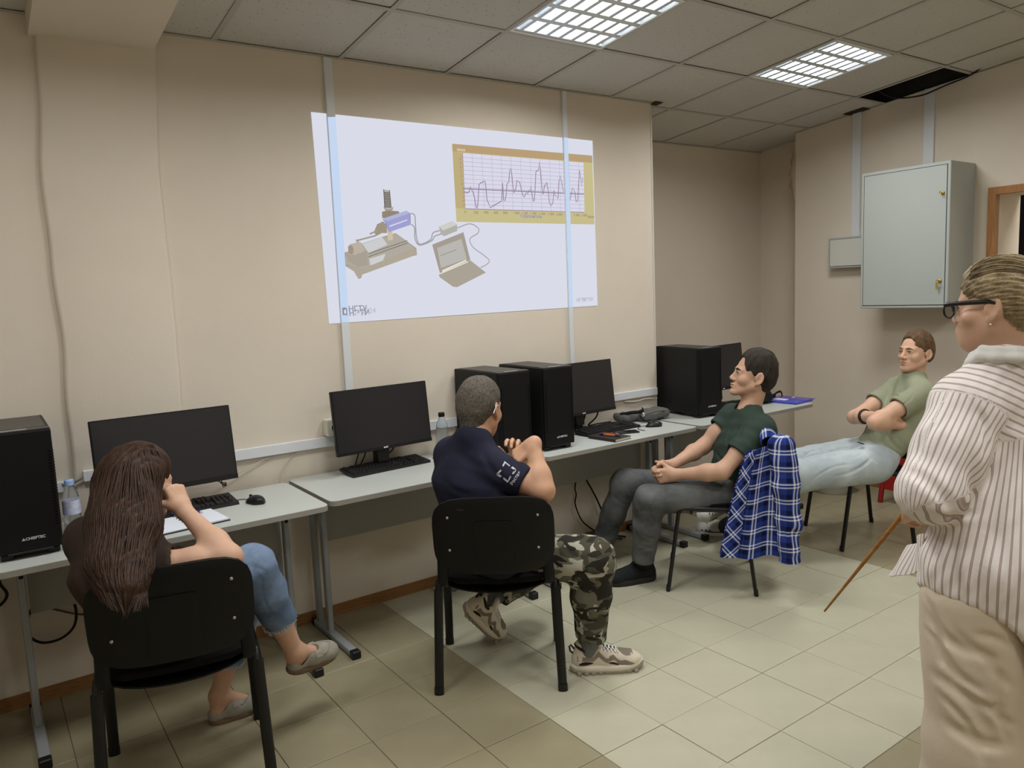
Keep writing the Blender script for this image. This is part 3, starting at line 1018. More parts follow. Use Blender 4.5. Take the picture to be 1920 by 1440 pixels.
def monitor(label, c, yaw, tilt, W=.54, H=.318, logo=True):
    """c = centre of the front face"""
    t = thing('computer_monitor', label, 'monitor', (c[0], c[1], TOPZ), yaw, 'black flat monitors on the desks')
    Mx = Matrix.Translation((0, 0, c[2] - TOPZ)) @ Euler((-tilt, 0, 0)).to_matrix().to_4x4()
    h = MB().bbox((-W / 2, 0.0, -H / 2), (W / 2, .022, H / 2), .003, Mx).bbox((-.16, .02, -.10), (.16, .05, .09), .015, Mx)
    hd = h.build('housing', M_bezel, t)
    MB().add([Mx @ Vector(p) for p in ((-W / 2 + .006, -.0006, -H / 2 + .021), (W / 2 - .006, -.0006, -H / 2 + .021), (W / 2 - .006, -.0006, H / 2 - .006), (-W / 2 + .006, -.0006, H / 2 - .006))], [(0, 1, 2, 3)]).build('screen', M_screen, t)
    MB().bbox((-W / 2, -.0022, -H / 2), (W / 2, .002, -H / 2 + .019), .001, Mx).build('chin', M_bezel, hd)
    if logo:
        text_mesh('logo_text', 'acer', .015, M_white_p, Mx @ frame((-.018, -.0026, -H / 2 + .006), (1, 0, 0), (0, 0, 1)), hd, bold=.0004)
    zc = c[2] - TOPZ
    nk = MB()
    nk.prism([(-.045, .0), (.045, .0), (.030, -zc * .75), (-.030, -zc * .75)][::-1], -.012, .012, Matrix.Translation((0, .055, zc - .03)) @ Euler((PI / 2 - .12, 0, 0)).to_matrix().to_4x4())
    nk.bbox((-.03, .03, .0), (.03, .085, .12), .006)
    nk.build('stand_neck', M_blackp, t)
    MB().prism(rrect(-.11, .03, .11, .125, .04), 0, .011).build('stand_base', M_blackp, t)
    return t


monitor('black monitor partly hidden by the long-haired woman', (0.615, -0.300, 1.028), -0.042 * -1, -0.14 * -1 * -1 * -1 if False else 0.14)
monitor('black monitor left of the man in navy, in front of the white conduit', (1.658, -0.164, 1.018), 0.058, 0.099)
monitor('black monitor right of the paired towers, above the notebook and pens', (2.985, -0.155, 1.022), 0.05, 0.11)
monitor('black monitor mostly hidden behind the last tower and the man in dark green', (4.31, -0.135, 1.028), 0.10, 0.10)

# ---- keyboards and mice
M_key = mat('key_black', (24, 24, 25), 0.5, 0.35)
M_kbase = mat('keyboard_body', (17, 17, 18), 0.45, 0.4)


def key_rows():
    rows = []
    kw = .0187
    R = [[1.0] * 1 + ['g', 1, 1, 1, 1, 'h', 1, 1, 1, 1, 'h', 1, 1, 1, 1, 'h', 1, 1, 1],
         [1] * 13 + [2, 'h', 1, 1, 1, 'h', 1, 1, 1, 1],
         [1.5] + [1] * 12 + [1.5, 'h', 1, 1, 1, 'h', 1, 1, 1, 1],
         [1.8] + [1] * 11 + [2.2, 'h', 's', 's', 's', 'h', 1, 1, 1, 's'],
         [2.3] + [1] * 10 + [2.7, 'h', 's', 1, 's', 'h', 1, 1, 1, 1],
         [1.3, 1.3, 1.3, 6.2, 1.3, 1.3, 1.0, 1.3, 'h', 1, 1, 1, 'h', 2, 1, 's']]
    for j, r in enumerate(R):
        x = 0
        for k in r:
            if k == 'g' or k == 's':
                x += kw
            elif k == 'h':
                x += kw * .3
            else:
                rows.append((x, x + kw * k, j))
                x += kw * k
    return rows


def make_keyboard(label):
    t = thing('keyboard', label, 'keyboard', group='black keyboards on the desks')
    W, D = .448, .145
    # y=0 front edge, +y back (raised)
    b = MB()
    b.add([(-W / 2, 0, 0), (W / 2, 0, 0), (W / 2, D, .014), (-W / 2, D, .014), (-W / 2, .004, .012), (W / 2, .004, .012), (W / 2, D, .026), (-W / 2, D, .026)],
          [(3, 2, 1, 0), (4, 5, 6, 7), (0, 1, 5, 4), (1, 2, 6, 5), (2, 3, 7, 6), (3, 0, 4, 7)])
    b.build('body', M_kbase, t)
    for sx in (-1, 1):
        MB().box((sx * .18 - .012, D - .012, 0), (sx * .18 + .012, D - .004, .0145)).build('tilt_foot', M_kbase, t)
    for (x0, x1, j) in key_rows():
        yb = D - .012 - j * .0198 - (.004 if j else 0)
        ya = yb - .0178
        zz = lambda y: .012 + .014 * (y - .004) / (D - .004)
        i = .002
        xa, xb = -W / 2 + .009 + x0, -W / 2 + .009 + x1 - .001
        m = MB().add([(xa, ya, zz(ya)), (xb, ya, zz(ya)), (xb, yb, zz(yb)), (xa, yb, zz(yb)), (xa + i, ya + i, zz(ya) + .008), (xb - i, ya + i, zz(ya) + .008), (xb - i, yb - i * .6, zz(yb) + .0075), (xa + i, yb - i * .6, zz(yb) + .0075)],
                     [(4, 5, 6, 7), (0, 1, 5, 4), (1, 2, 6, 5), (2, 3, 7, 6), (3, 0, 4, 7)])
        m.build('key', M_key, t)
    return t


k1 = make_keyboard('black keyboard in front of the long-haired woman')
k1.location = (0.655, -0.325, TOPZ)
k1.rotation_euler.z = .03
for x, y, rz, lb in ((1.668, -0.222, .075, 'black keyboard under the second monitor'),
                     (3.115, -0.300, .04, 'black keyboard beside the notebook with the pens'),
                     (4.275, -0.300, .03, 'black keyboard hidden behind the last computer tower and the man in dark green')):
    dup(k1, (x, y, TOPZ), rz, lb)
M_cable = mat('black_cable', (28, 27, 27), 0.5)
M_mouse = mat('mouse_black', (26, 26, 27), 0.35, 0.45)


def make_mouse(label):
    t = thing('computer_mouse', label, 'mouse', group='black mice on the desks')
    P = []
    for i in range(13):
        v = i / 12
        y = -.055 + .11 * v
        w = .030 * (1 - (2 * v - 1) ** 4 * .98) * (1 - .12 * (v > .5) * (v - .5)) + 0.0005
        hh = .037 * (1 - ((v - .42) / .6) ** 2 * .95) ** 1 if True else 0
        hh = max(.002, .036 * (1 - abs((v - .42) / .60) ** 2.2))
        P.append([Vector((w * math.cos(a), y, max(.001, hh * math.sin(a) ** .8 if math.sin(a) > 0 else 0.001))) for a in [PI * k / 12 for k in range(13)]])
    b = MB().grid(P, True).build('shell', M_mouse, t)
    MB().lathe([(.0001, -.003), (.008, -.003), (.008, .003), (.0001, .003)], 12, frame((0, .030, .027), (0, 1, 0), (0, 0, 1))).build('scroll_wheel', M_blackp, t)
    MB().tube(bez([(0, .054, .008), (0, .08, .006), (-.03, .11, .004), (-.08, .12, .004), (-.13, .10, .004)], 6), .002, 5).build('cord', M_cable, t)
    return t


m1 = make_mouse('black mouse on the first desk beside the woman\'s arm')
m1.location = (0.940, -0.345, TOPZ)
m1.rotation_euler.z = 0.35
dup(m1, (2.085, -0.215, TOPZ), .2, 'black mouse beside the elbow side of the man in navy, mostly hidden by him')
dup(m1, (3.395, -0.345, TOPZ), 1.1, 'black mouse in front of the grey pouch')

# ---- cables hanging between monitors and desk
for nm, pts, r, lab in (
        ('monitor_cable', [(1.56, -.10, .90), (1.545, -.08, .83), (1.535, -.05, .765)], .0035, 'short black cable left of the second monitor stand'),
        ('monitor_cable', [(1.60, -.10, .90), (1.585, -.07, .82), (1.57, -.04, .765)], .0035, 'black cable close to the second monitor stand'),
        ('monitor_cable', [(1.75, -.10, .90), (1.74, -.08, .83), (1.70, -.05, .79), (1.69, -.04, .765)], .0035, 'black cable looping right of the second monitor stand'),
        ('monitor_cable', [(.66, -.24, .87), (.665, -.22, .80), (.68, -.19, .765)], .006, 'black cable dropping behind the first keyboard'),
        ('monitor_cable', [(3.06, -.10, .88), (3.06, -.08, .82), (3.05, -.06, .765)], .005, 'black cable under the third monitor'),
        ('monitor_cable', [(3.15, -.12, .88), (3.14, -.10, .82), (3.10, -.07, .77), (3.2, -.05, .765), (3.3, -.06, .765)], .005, 'black cable winding behind the third keyboard'),
        ('monitor_cable', [(4.05, -.12, .92), (4.02, -.10, .90), (3.98, -.08, .89)], .006, 'black cable loop right of the last tower')):
    tag(MB().tube(bez(pts, 6), r, 6).build(nm, M_cable), lab, 'cable')
M_wcab = mat('pale_cable', (196, 190, 178), .5)
for nm, pts, r, lab in (
        ('network_wire', [(.73, -.06, .84), (.80, -.04, .81), (.90, -.035, .815), (1.0, -.02, .84), (1.10, -.012, .87), (1.22, -.008, .888)], .0022, 'thin pale wire drooping from the trunking behind the first monitor'),
        ('network_wire', [(1.26, -.008, .888), (1.21, -.012, .85), (1.17, -.02, .80), (1.165, -.03, .76)], .0022, 'thin pale wire falling from the trunking to the first desk'),
        ('network_wire', [(3.47, -.014, .872), (3.58, -.02, .862), (3.66, -.016, .868), (3.77, -.02, .86)], .004, 'pale wires bundled under the trunking behind the grey pouch')):
    tag(MB().tube(bez(pts, 6), r, 5).build(nm, M_wcab), lab, 'cable')
kn = MB()
for q in range(3):
    kn.tube(bez([(.86 + .01 * q, -.045, .812), (.885, -.05, .80 - .01 * q), (.90, -.045, .782 + .006 * q), (.875 + .01 * q, -.04, .80)], 5), .0022, 5)
tag(kn.build('cable_knot', M_cable), 'small knot of dark wire on the thin cable behind the first keyboard', 'cable')
for nm, pts, r, lab in (
        ('power_cable', [(.0, -.06, .72), (.015, -.05, .64), (.0, -.05, .56), (.02, -.05, .50), (-.01, -.05, .46), (-.08, -.05, .44)], .006, 'black power cable snaking under the leftmost desk'),
        ('power_cable', [(.19, -.06, .47), (.245, -.05, .40), (.24, -.05, .31), (.19, -.05, .265), (.12, -.05, .265), (.075, -.05, .31), (.075, -.05, .37), (.10, -.06, .43)], .006, 'black power cable hanging in a big loop below the first desk'),
        ('power_cable', [(2.99, -.10, .52), (2.985, -.06, .40), (3.0, -.05, .34), (2.99, -.05, .28), (3.03, -.05, .18), (3.08, -.06, .12), (3.2, -.10, .03), (3.3, -.14, .008)], .005, 'black power cable with a knot hanging under the third desk'),
        ('power_cable', [(3.06, -.10, .53), (3.08, -.06, .43), (3.13, -.05, .35), (3.18, -.05, .26), (3.22, -.06, .16), (3.26, -.09, .04), (3.34, -.13, .008)], .006, 'thick black power cable falling to the floor under the third desk'),
        ('power_cable', [(2.32, -.05, .50), (2.34, -.05, .38), (2.36, -.05, .30), (2.33, -.05, .2)], .004, 'thin cable behind the chair of the man in navy')):
    tag(MB().tube(bez(pts, 8), r, 6).build(nm, M_cable if 'thin' not in lab else mat('brown_cable', (92, 80, 66), .6)), lab, 'cable')
tag(MB().tube(bez([(.10, -.03, .43), (.18, -.02, .38), (.28, -.02, .33), (.42, -.02, .31)], 8), .004, 6).build('power_cable', mat('brown_cable', (92, 80, 66), .6)), 'thin brown cable sagging along the wall behind the loop of cable', 'cable')
tag(MB().tube(bez([(1.145, -.13, .615), (1.165, -.12, .63), (1.20, -.11, .635)], 6), .006, 6).build('power_cable', M_cable), 'short black cable end between the first and second desk legs', 'cable')

# ---- small things on the desks
M_clear = mat('clear_plastic', (235, 242, 246), 0.06, 0.5, trans=0.93, ior=1.2)
M_water = mat('water', (235, 243, 246), 0.03, 0.5, trans=1.0, ior=1.33)


def bottle(label, loc, capm, h=.2, r=.032, label_m=None):
    t = thing('water_bottle', label, 'bottle', loc, 0, None)
    pr = [(r * .7, 0), (r, .006), (r, h * .30), (r * .93, h * .34), (r, h * .38), (r, h * .62), (r * .85, h * .74), (r * .5, h * .86), (.0135, h * .90), (.0135, h * .94)]
    MB().lathe(pr, 24).build('bottle_body', M_clear, t)
    cp = MB().lathe([(.0165, h * .90), (.0165, h * .985), (.0150, h), (.0001, h)], 20)
    for k in range(20):
        a = 2 * PI * k / 20
        cp.box((.0158, -.0008, h * .905), (.0172, .0008, h * .98), Euler((0, 0, a)).to_matrix().to_4x4())
    cp.build('cap', capm, t)
    if label_m:
        MB().lathe([(r + .0006, h * .38), (r + .0006, h * .63)], 24).build('paper_label', label_m, t)
    return t


bottle('small water bottle with pale blue cap beside the leftmost tower', (0.258, -0.285, TOPZ), mat('pale_blue_cap', (158, 184, 226), .4), .215, .031, mat('bottle_label', (206, 210, 226), .5, rgb2=(160, 166, 200), scale=60))
bottle('clear water bottle with black cap behind the shoulder of the man in navy', (2.03, -0.10, TOPZ), M_blackp, .235, .034)

# ring notebook on the first desk
nb = thing('ring_notebook', 'open white ring notebook under the forearm of the long-haired woman', 'notebook', (0.615, -0.455, TOPZ), 0.10)
M_paper = mat('paper_white', (222, 226, 236), .8, .1)
M_cover = mat('notebook_cover_dark', (46, 44, 46), .6)
MB().bbox((-.135, -.105, 0), (.155, .105, .004), .001).build('cover', M_cover, nb)
for k, (x0, x1) in enumerate(((-.130, .006), (.014, .150))):
    MB().bbox((x0, -.10, .004), (x1, .10, .0105 + .002 * k), .0015).build('page_block', M_paper, nb)
rg = MB()
for k in range(6):
    y = -.085 + .034 * k
    rg.tube([(.010 + .014 * math.cos(a), y, .010 + .013 * math.sin(a)) for a in [PI * q / 9 for q in range(-1, 11)]], .0019, 5)
rg.build('ring_binding', mat('ring_metal', (120, 124, 132), .35, .5, metal=.5), nb)
MB().tube([(.0095, -.10, .010), (.0095, .10, .010)], .0015, 5).build('ring_spine', mat('grey_metal', (150, 152, 158), .4, metal=.6), nb)
pn = thing('blue_pen', 'blue pen lying across the ring notebook', 'pen', (0.655, -0.36, TOPZ + .018), -.6)
M_bluep = mat('blue_plastic', (44, 58, 190), .3, .5)
MB().tube([(-.06, 0, 0), (.055, 0, 0)], .0055, 8).build('barrel', M_bluep, pn)
MB().tube([(.055, 0, 0), (.068, 0, -.001)], [.005, .001], 8).build('tip', M_silver, pn)
ph = thing('smartphone', 'black phone at the near corner of the ring notebook', 'phone', (0.475, -0.545, TOPZ + .0015), .15)
MB().bbox((-.037, -.07, 0), (.037, .07, .009), .003, seg=2).build('body', M_blackp, ph)
MB().box((-.033, -.064, .0088), (.033, .064, .0094)).build('screen', mat('phone_glass', (14, 14, 16), .1, .6), ph)

# notebook, pens, phone on the third desk
n3 = thing('hardcover_notebook', 'dark hardcover notebook with pens on it at the desk edge', 'notebook', (2.952, -0.425, TOPZ), 1.69)
MB().bbox((-.102, -.070, 0), (.102, .070, .0025), .001).bbox((-.102, -.070, .0145), (.102, .070, .017), .001).bbox((-.102, .068, 0), (.102, .072, .017), .0015).build('cover', mat('brown_black_cover', (48, 44, 42), .5), n3)
MB().box((-.099, -.067, .0025), (.099, .067, .0145)).build('page_block', mat('paper_cream', (214, 208, 194), .8), n3)
M_or = mat('orange_plastic', (214, 120, 60), .35, .45)
M_navy = mat('pen_dark_blue', (38, 40, 110), .35, .45)
p = thing('ballpoint_pen', 'orange pen with blue ends lying on the dark notebook', 'pen', (2.945, -0.440, TOPZ + .0235), -1.30)
MB().tube([(-.045, 0, 0), (.032, 0, 0)], .0055, 8).build('barrel', M_or, p)
MB().tube([(-.072, 0, 0), (-.045, 0, 0)], .0058, 8).tube([(-.06, -.001, .006), (-.03, -.001, .0065)], .0015, 5).build('cap', M_navy, p)
MB().tube([(.032, 0, 0), (.058, 0, 0), (.070, 0, 0)], [.0056, .005, .0015], 8).build('grip', M_navy, p)
p = thing('red_pencil', 'short red-brown pencil behind the orange pen on the dark notebook', 'pencil', (2.975, -0.395, TOPZ + .022), -1.0)
MB().tube([(-.05, 0, 0), (.045, 0, 0)], .004, 6).build('barrel', mat('red_brown_paint', (150, 66, 44), .4), p)
MB().tube([(.045, 0, 0), (.058, 0, 0)], [.004, .0008], 6).build('tip', mat('pencil_wood', (200, 168, 120), .7), p)
ph = thing('smartphone', 'black phone lying flat beside the dark hardcover notebook', 'phone', (3.137, -0.366, TOPZ), 1.17)
MB().bbox((-.036, -.075, 0), (.036, .075, .009), .003, seg=2).build('body', mat('phone_case', (34, 34, 36), .5), ph)
MB().box((-.032, -.069, .0088), (.032, .069, .0094)).build('screen', mat('phone_glass', (14, 14, 16), .1, .6), ph)

# blue folder and black bag on the last desk
fo = thing('plastic_folder', 'blue plastic folder with a white sticker on the last desk', 'folder', (4.765, -0.33, TOPZ), .06)
M_fold = mat('folder_blue', (58, 74, 190), .25, .5)
M_fold2 = mat('folder_purple', (84, 66, 168), .25, .5)
MB().bbox((-.125, -.16, 0), (.10, .13, .012), .003).build('body', M_fold, fo)
MB().bbox((.01, -.155, .010), (.14, .12, .0145), .002).build('flap', M_fold2, fo)
MB().box((-.055, -.03, .0122), (.0, .06, .0150)).build('sticker', M_paper, fo)
MB().bbox((.085, -.02, .014), (.1, .0, .018), .002).build('button', M_paper, fo)
# ================================================================== visitor chairs
M_cfab = mat('chair_black_fabric', (20, 19, 19), 0.9, 0.15, bump=.25, bscale=420)
M_cshell = mat('chair_black_shell', (17, 17, 17), 0.5, 0.3, bump=.06, bscale=500)
M_cframe = mat('chair_black_frame', (20, 20, 21), 0.35, 0.45)
M_screw = mat('steel_screw', (190, 190, 190), .3, .6, metal=.8)


def pad(w, h, t0, t1, surf, nexp=5.0, nu=20, nv=20, crown=.012):
    """closed cushion: surf(u, v, s) -> point; s -1 back face, +1 front face"""
    mb = MB()
    n = 40
    rings = [0.0001, .3, .6, .82, .93, 1.0]
    def sq(a):
        c, s = math.cos(a), math.sin(a)
        r = 1 / (abs(c) ** nexp + abs(s) ** nexp) ** (1 / nexp)
        return c * r, s * r
    for side in (1, -1):
        P = []
        for q, r in enumerate(rings):
            row = []
            for k in range(n + 1):
                u, v = sq(2 * PI * k / n)
                tt = (t1 if side > 0 else t0)
                edge = 1 - max(0, (r - .8) / .2) ** 2 * .55
                row.append(surf(u * r * w / 2, v * r * h / 2, side * tt * edge))
            P.append(row)
        if side > 0:
            F = P
        else:
            B = P
        mb.grid(P if side > 0 else [list(reversed(r)) for r in P], True)
    mb.grid([F[-1], B[-1]], True)
    return mb


def back_surf(x, zz, s):
    z = .675 + zz
    t = (z - .5) / .35
    y = -.205 - .075 * t - .028 * (1 - (x / .24) ** 2)
    return Vector((x, y + s, z))


def seat_surf(x, yy, s):
    y = .015 + yy
    z = .462 - .012 * (1 - (x / .24) ** 2) + .0 * y
    if y > .12:
        z -= (y - .12) ** 2 * 1.6
    z += .012 * max(0, (-y - .1) / .12)
    return Vector((x, y, z + s))


def make_chair(label):
    t = thing('visitor_chair', label, 'chair', group='black visitor chairs')
    pad(.465, .43, .010, .030, seat_surf).build('seat', M_cfab, t)
    def pan(x, yy, s):
        v = seat_surf(x, yy, 0)
        v.z -= .016 + .030 * (1 - (x / .24) ** 2) - s
        return v
    pad(.46, .42, .006, .006, pan).build('seat_pan', M_cshell, t)
    b = pad(.475, .325, .0, .030, back_surf, 4.2).build('backrest', M_cfab, t)
    def sh(x, zz, s):
        v = back_surf(x, zz, 0)
        v.y -= .006 - s
        return v
    shl = pad(.48, .33, .012, .006, sh, 4.2).build('back_shell', M_cshell, t)
    def shp(x, zz, s):
        v = back_surf(x, zz - .03, 0)
        v.y -= .0195 - s
        return v
    pad(.15, .2, .002, .001, shp, 12).build('shell_panel', M_cshell, shl)
    sc = []
    for sx in (-1, 1):
        for zz in (-.055, .085):
            p = back_surf(sx * .175, zz, -.019)
            MB().lathe([(.0055, 0), (.0055, .0015), (.003, .003), (.0001, .003)], 10, frame(p, (1, 0, 0), (0, 0, 1))).build('screw', M_screw, shl)
    # uprights between frame and backrest
    for sx in (-1, 1):
        pts = [Vector((sx * .212, -.10, .447)), Vector((sx * .214, -.175, .448)), Vector((sx * .214, -.212, .47)), Vector((sx * .21, -.225, .54)), Vector((sx * .205, -.245, .66))]
        MB().tube(bez(pts, 5), .022, 8, flat=.009, up=(1, 0, 0)).build('upright', M_cshell, t)
    # inverted-U side frames: front leg, rail and rear leg are pieces of one bent tube
    fr = MB()
    for sx in (-1, 1):
        rail = bez([(sx * .240, .165, .425), (sx * .238, .15, .448), (sx * .237, .12, .452), (sx * .237, -.12, .452), (sx * .238, -.155, .446), (sx * .240, -.17, .42)], 5)
        MB().tube(rail, .012, 8, flat=.0165, up=(0, 0, 1)).build('side_rail', M_cframe, t)
        MB().tube([(sx * .240, .165, .428), (sx * .252, .222, .012)], .0105, 8, flat=.0185, up=(0, 1, 0)).tube([(sx * .252, .222, .03), (sx * .2525, .225, 0)], .012, 8, flat=.020, up=(0, 1, 0)).build('leg', M_cframe, t)
        MB().tube([(sx * .240, -.17, .424), (sx * .252, -.222, .012)], .0105, 8, flat=.0185, up=(0, 1, 0)).tube([(sx * .252, -.222, .03), (sx * .2525, -.225, 0)], .012, 8, flat=.020, up=(0, 1, 0)).build('leg', M_cframe, t)
    for y in (.10, -.13):
        MB().tube([(-.237, y, .43), (.237, y, .43)], .0125, 8, flat=.008, up=(0, 0, 1)).build('cross_bar', M_cframe, t)
    return t


CH = {}
CH[1] = make_chair('black visitor chair under the woman with long brown hair')
CH[1].location = (0.48, -0.905, 0)
CH[1].rotation_euler.z = -.2
CH[2] = dup(CH[1], (1.748, -1.008, 0), -.636, 'black visitor chair seen straight from behind under the man in navy')
text_mesh('chalk_mark', 'СБО', .022, mat('faint_chalk', (58, 57, 55), .8), frame(back_surf(-.135, .118, -.0215), (1, 0, 0), (0, .18, 1)), CH[2])
CH[3] = dup(CH[1], (3.238, -0.917, 0), .70, 'black visitor chair with the blue plaid shirt hung over its back')
CH[4] = dup(CH[1], (4.44, -1.08, 0), .997, 'black visitor chair under the man with folded arms')
# ================================================================== implicit-surface modelling (bodies, clothes)
def V3(p):
    return np.array((p[0], p[1], p[2]), dtype=np.float64)


def unit(v):
    v = np.asarray(v, float)
    return v / (np.linalg.norm(v) + 1e-12)


class Sdf:
    """smooth union of tapered capsules and ellipsoids with optional cuts"""

    def __init__(self):
        self.pr = []
        self.disp = None
        self.post = None

    def cone(self, a, b, ra, rb, k=.02, side=None, fs=1.0, op='+', cut=None):
        a, b = V3(a), V3(b)
        r = max(ra, rb) * max(1, fs)
        self.pr.append(('c', a, b, ra, rb, k, None if side is None else unit(side), fs, op, cut, np.minimum(a, b) - r, np.maximum(a, b) + r))
        return self

    def chain(self, pts, rs, k=.02, **kw):
        for i in range(len(pts) - 1):
            self.cone(pts[i], pts[i + 1], rs[i], rs[i + 1], k, **kw)
        return self

    def ell(self, c, r, X=(1, 0, 0), Y=(0, 1, 0), k=.02, op='+', cut=None):
        x = unit(X)
        y = np.asarray(Y, float)
        y = unit(y - x * y.dot(x))
        z = np.cross(x, y)
        R = np.stack([x, y, z])
        c = V3(c)
        m = max(r)
        self.pr.append(('e', c, np.asarray(r, float), R, None, k, None, 1.0, op, cut, c - m, c + m))
        return self

    def box(self, c, r, X=(1, 0, 0), Y=(0, 1, 0), k=.01, rnd=.01, op='+', cut=None):
        x = unit(X)
        y = np.asarray(Y, float)
        y = unit(y - x * y.dot(x))
        z = np.cross(x, y)
        R = np.stack([x, y, z])
        c = V3(c)
        m = np.linalg.norm(r)
        self.pr.append(('b', c, np.asarray(r, float), R, rnd, k, None, 1.0, op, cut, c - m, c + m))
        return self

    def d1(self, q, p):
        kind = q[0]
        if kind == 'c':
            a, b, ra, rb, side, fs = q[1], q[2], q[3], q[4], q[6], q[7]
            ab = b - a
            o = p - a
            t = np.clip(o @ ab / (ab @ ab + 1e-12), 0, 1)
            o = o - t[:, None] * ab
            if side is not None and fs != 1.0:
                s = o @ side
                o = o - np.outer(s * (1 - 1 / fs), side)
            d = np.sqrt((o * o).sum(1)) - (ra + t * (rb - ra))
        elif kind == 'e':
            l = (p - q[1]) @ q[3].T
            k0 = np.sqrt(((l / q[2]) ** 2).sum(1)) + 1e-9
            k1 = np.sqrt(((l / q[2] ** 2) ** 2).sum(1)) + 1e-9
            d = k0 * (k0 - 1) / k1
        else:
            l = np.abs((p - q[1]) @ q[3].T) - (q[2] - q[4])
            d = np.sqrt((np.maximum(l, 0) ** 2).sum(1)) + np.minimum(l.max(1), 0) - q[4]
        if q[9] is not None:
            for (pt, n) in q[9]:
                d = np.maximum(d, (p - V3(pt)) @ unit(n))
        return d

    def eval(self, p, full=False, h=.01):
        d = np.full(len(p), .25)
        for q in self.pr:
            k = q[5]
            if full:
                idx = slice(None)
                pp = p
            else:
                m = k + 4 * h
                msk = ((p > q[10] - m) & (p < q[11] + m)).all(1)
                idx = np.nonzero(msk)[0]
                if len(idx) == 0:
                    continue
                pp = p[idx]
            e = self.d1(q, pp)
            if q[8] == '-':
                e = -e
                x = d[idx]
                if k > 0:
                    hh = np.clip(.5 - .5 * (x - e) / k, 0, 1)
                    d[idx] = x * (1 - hh) + e * hh + k * hh * (1 - hh)
                else:
                    d[idx] = np.maximum(x, e)
            else:
                x = d[idx]
                if k > 0:
                    hh = np.clip(.5 + .5 * (x - e) / k, 0, 1)
                    d[idx] = x * (1 - hh) + e * hh - k * hh * (1 - hh)
                else:
                    d[idx] = np.minimum(x, e)
        if self.disp is not None:
            near = np.abs(d) < .03
            if near.any():
                d[near] = d[near] + self.disp(p[near])
        if self.post is not None:
            d = self.post(p, d)
        return d

    def bounds(self):
        pl = [q for q in self.pr if q[8] == '+']
        return np.min([q[10] for q in pl], 0) - .03, np.max([q[11] for q in pl], 0) + .03

    def mesh(self, name, h=.005, smooth=1, clip=None):
        """naive surface nets on sparse 8-cell blocks; clip: list of (point, normal) half spaces that are cut away"""
        B = 8
        lo, hi = self.bounds()
        nb = np.ceil((hi - lo) / (B * h)).astype(int) + 1
        gi = np.stack(np.meshgrid(*[np.arange(n) for n in nb], indexing='ij'), -1).reshape(-1, 3)
        cen = lo + (gi + .5) * B * h
        keep = []
        for s in range(0, len(gi), 60000):
            dd = self.eval(cen[s:s + 60000], full=True)
            keep.append(np.abs(dd) < B * h * .87 * 1.9 + .006)
        gi = gi[np.concatenate(keep)]
        r9 = np.arange(B + 1)
        off = np.stack(np.meshgrid(r9, r9, r9, indexing='ij'), -1).reshape(-1, 3)
        N = (nb * B + 2).astype(np.int64)
        vk, vp, qd = [], [], []
        for s in range(0, len(gi), 300):
            g = gi[s:s + 300]
            idx = (g * B)[:, None, :] + off[None]
            p = lo + idx.reshape(-1, 3) * h
            v = self.eval(p, h=h)
            if clip is not None:
                for (pt, n) in clip:
                    v = np.maximum(v, (p - V3(pt)) @ unit(n))
            v = v.reshape(-1, B + 1, B + 1, B + 1)
            ins = v < 0
            cnt = sum(ins[:, i:B + i, j:B + j, k:B + k].astype(np.int8) for i in (0, 1) for j in (0, 1) for k in (0, 1))
            mb_, mi, mj, mk = np.nonzero((cnt > 0) & (cnt < 8))
            if len(mb_) == 0:
                continue
            c8 = np.stack([v[mb_, mi + i, mj + j, mk + k] for i in (0, 1) for j in (0, 1) for k in (0, 1)], 1)
            O = np.array([(i, j, k) for i in (0, 1) for j in (0, 1) for k in (0, 1)], float)
            acc = np.zeros((len(mb_), 3))
            ac = np.zeros(len(mb_))
            for a in range(8):
                for b in range(a + 1, 8):
                    if np.abs(O[a] - O[b]).sum() != 1:
                        continue
                    x, y = c8[:, a], c8[:, b]
                    cr = (x < 0) != (y < 0)
                    t = np.where(cr, x / np.where(np.abs(x - y) < 1e-12, 1, x - y), 0)
                    acc += np.where(cr[:, None], O[a] + t[:, None] * (O[b] - O[a]), 0)
                    ac += cr
            cell = g[mb_] * B + np.stack([mi, mj, mk], 1)
            vp.append(lo + (cell + acc / ac[:, None]) * h)
            key = (cell[:, 0] * N[1] + cell[:, 1]) * N[2] + cell[:, 2]
            vk.append(key)
            for ax in range(3):
                oth = 1 << (2 - ax)
                x, y = c8[:, 0], c8[:, oth]
                cr = (x < 0) != (y < 0)
                if not cr.any():
                    continue
                u, w = (ax + 1) % 3, (ax + 2) % 3
                st = np.array([N[1] * N[2], N[2], 1])
                kk = key[cr]
                quad = np.stack([kk, kk - st[u], kk - st[u] - st[w], kk - st[w]], 1)
                fl = x[cr] >= 0
                quad[fl] = quad[fl][:, ::-1]
                qd.append(quad)
        vk = np.concatenate(vk)
        vp = np.concatenate(vp)
        qd = np.concatenate(qd)
        order = np.argsort(vk)
        vk, vp = vk[order], vp[order]
        f = np.searchsorted(vk, qd)
        f = np.clip(f, 0, len(vk) - 1)
        ok = (vk[f] == qd).all(1)
        f = f[ok][:, ::-1]
        for _ in range(smooth):
            s_ = np.zeros_like(vp)
            c_ = np.zeros(len(vp))
            for a, b in ((0, 1), (1, 2), (2, 3), (3, 0)):
                np.add.at(s_, f[:, a], vp[f[:, b]])
                np.add.at(s_, f[:, b], vp[f[:, a]])
                np.add.at(c_, f[:, a], 1)
                np.add.at(c_, f[:, b], 1)
            vp = vp * .5 + .5 * s_ / np.maximum(c_, 1)[:, None]
        me = bpy.data.meshes.new(name)
        me.vertices.add(len(vp))
        me.vertices.foreach_set('co', vp.astype(np.float32).ravel())
        me.loops.add(len(f) * 4)
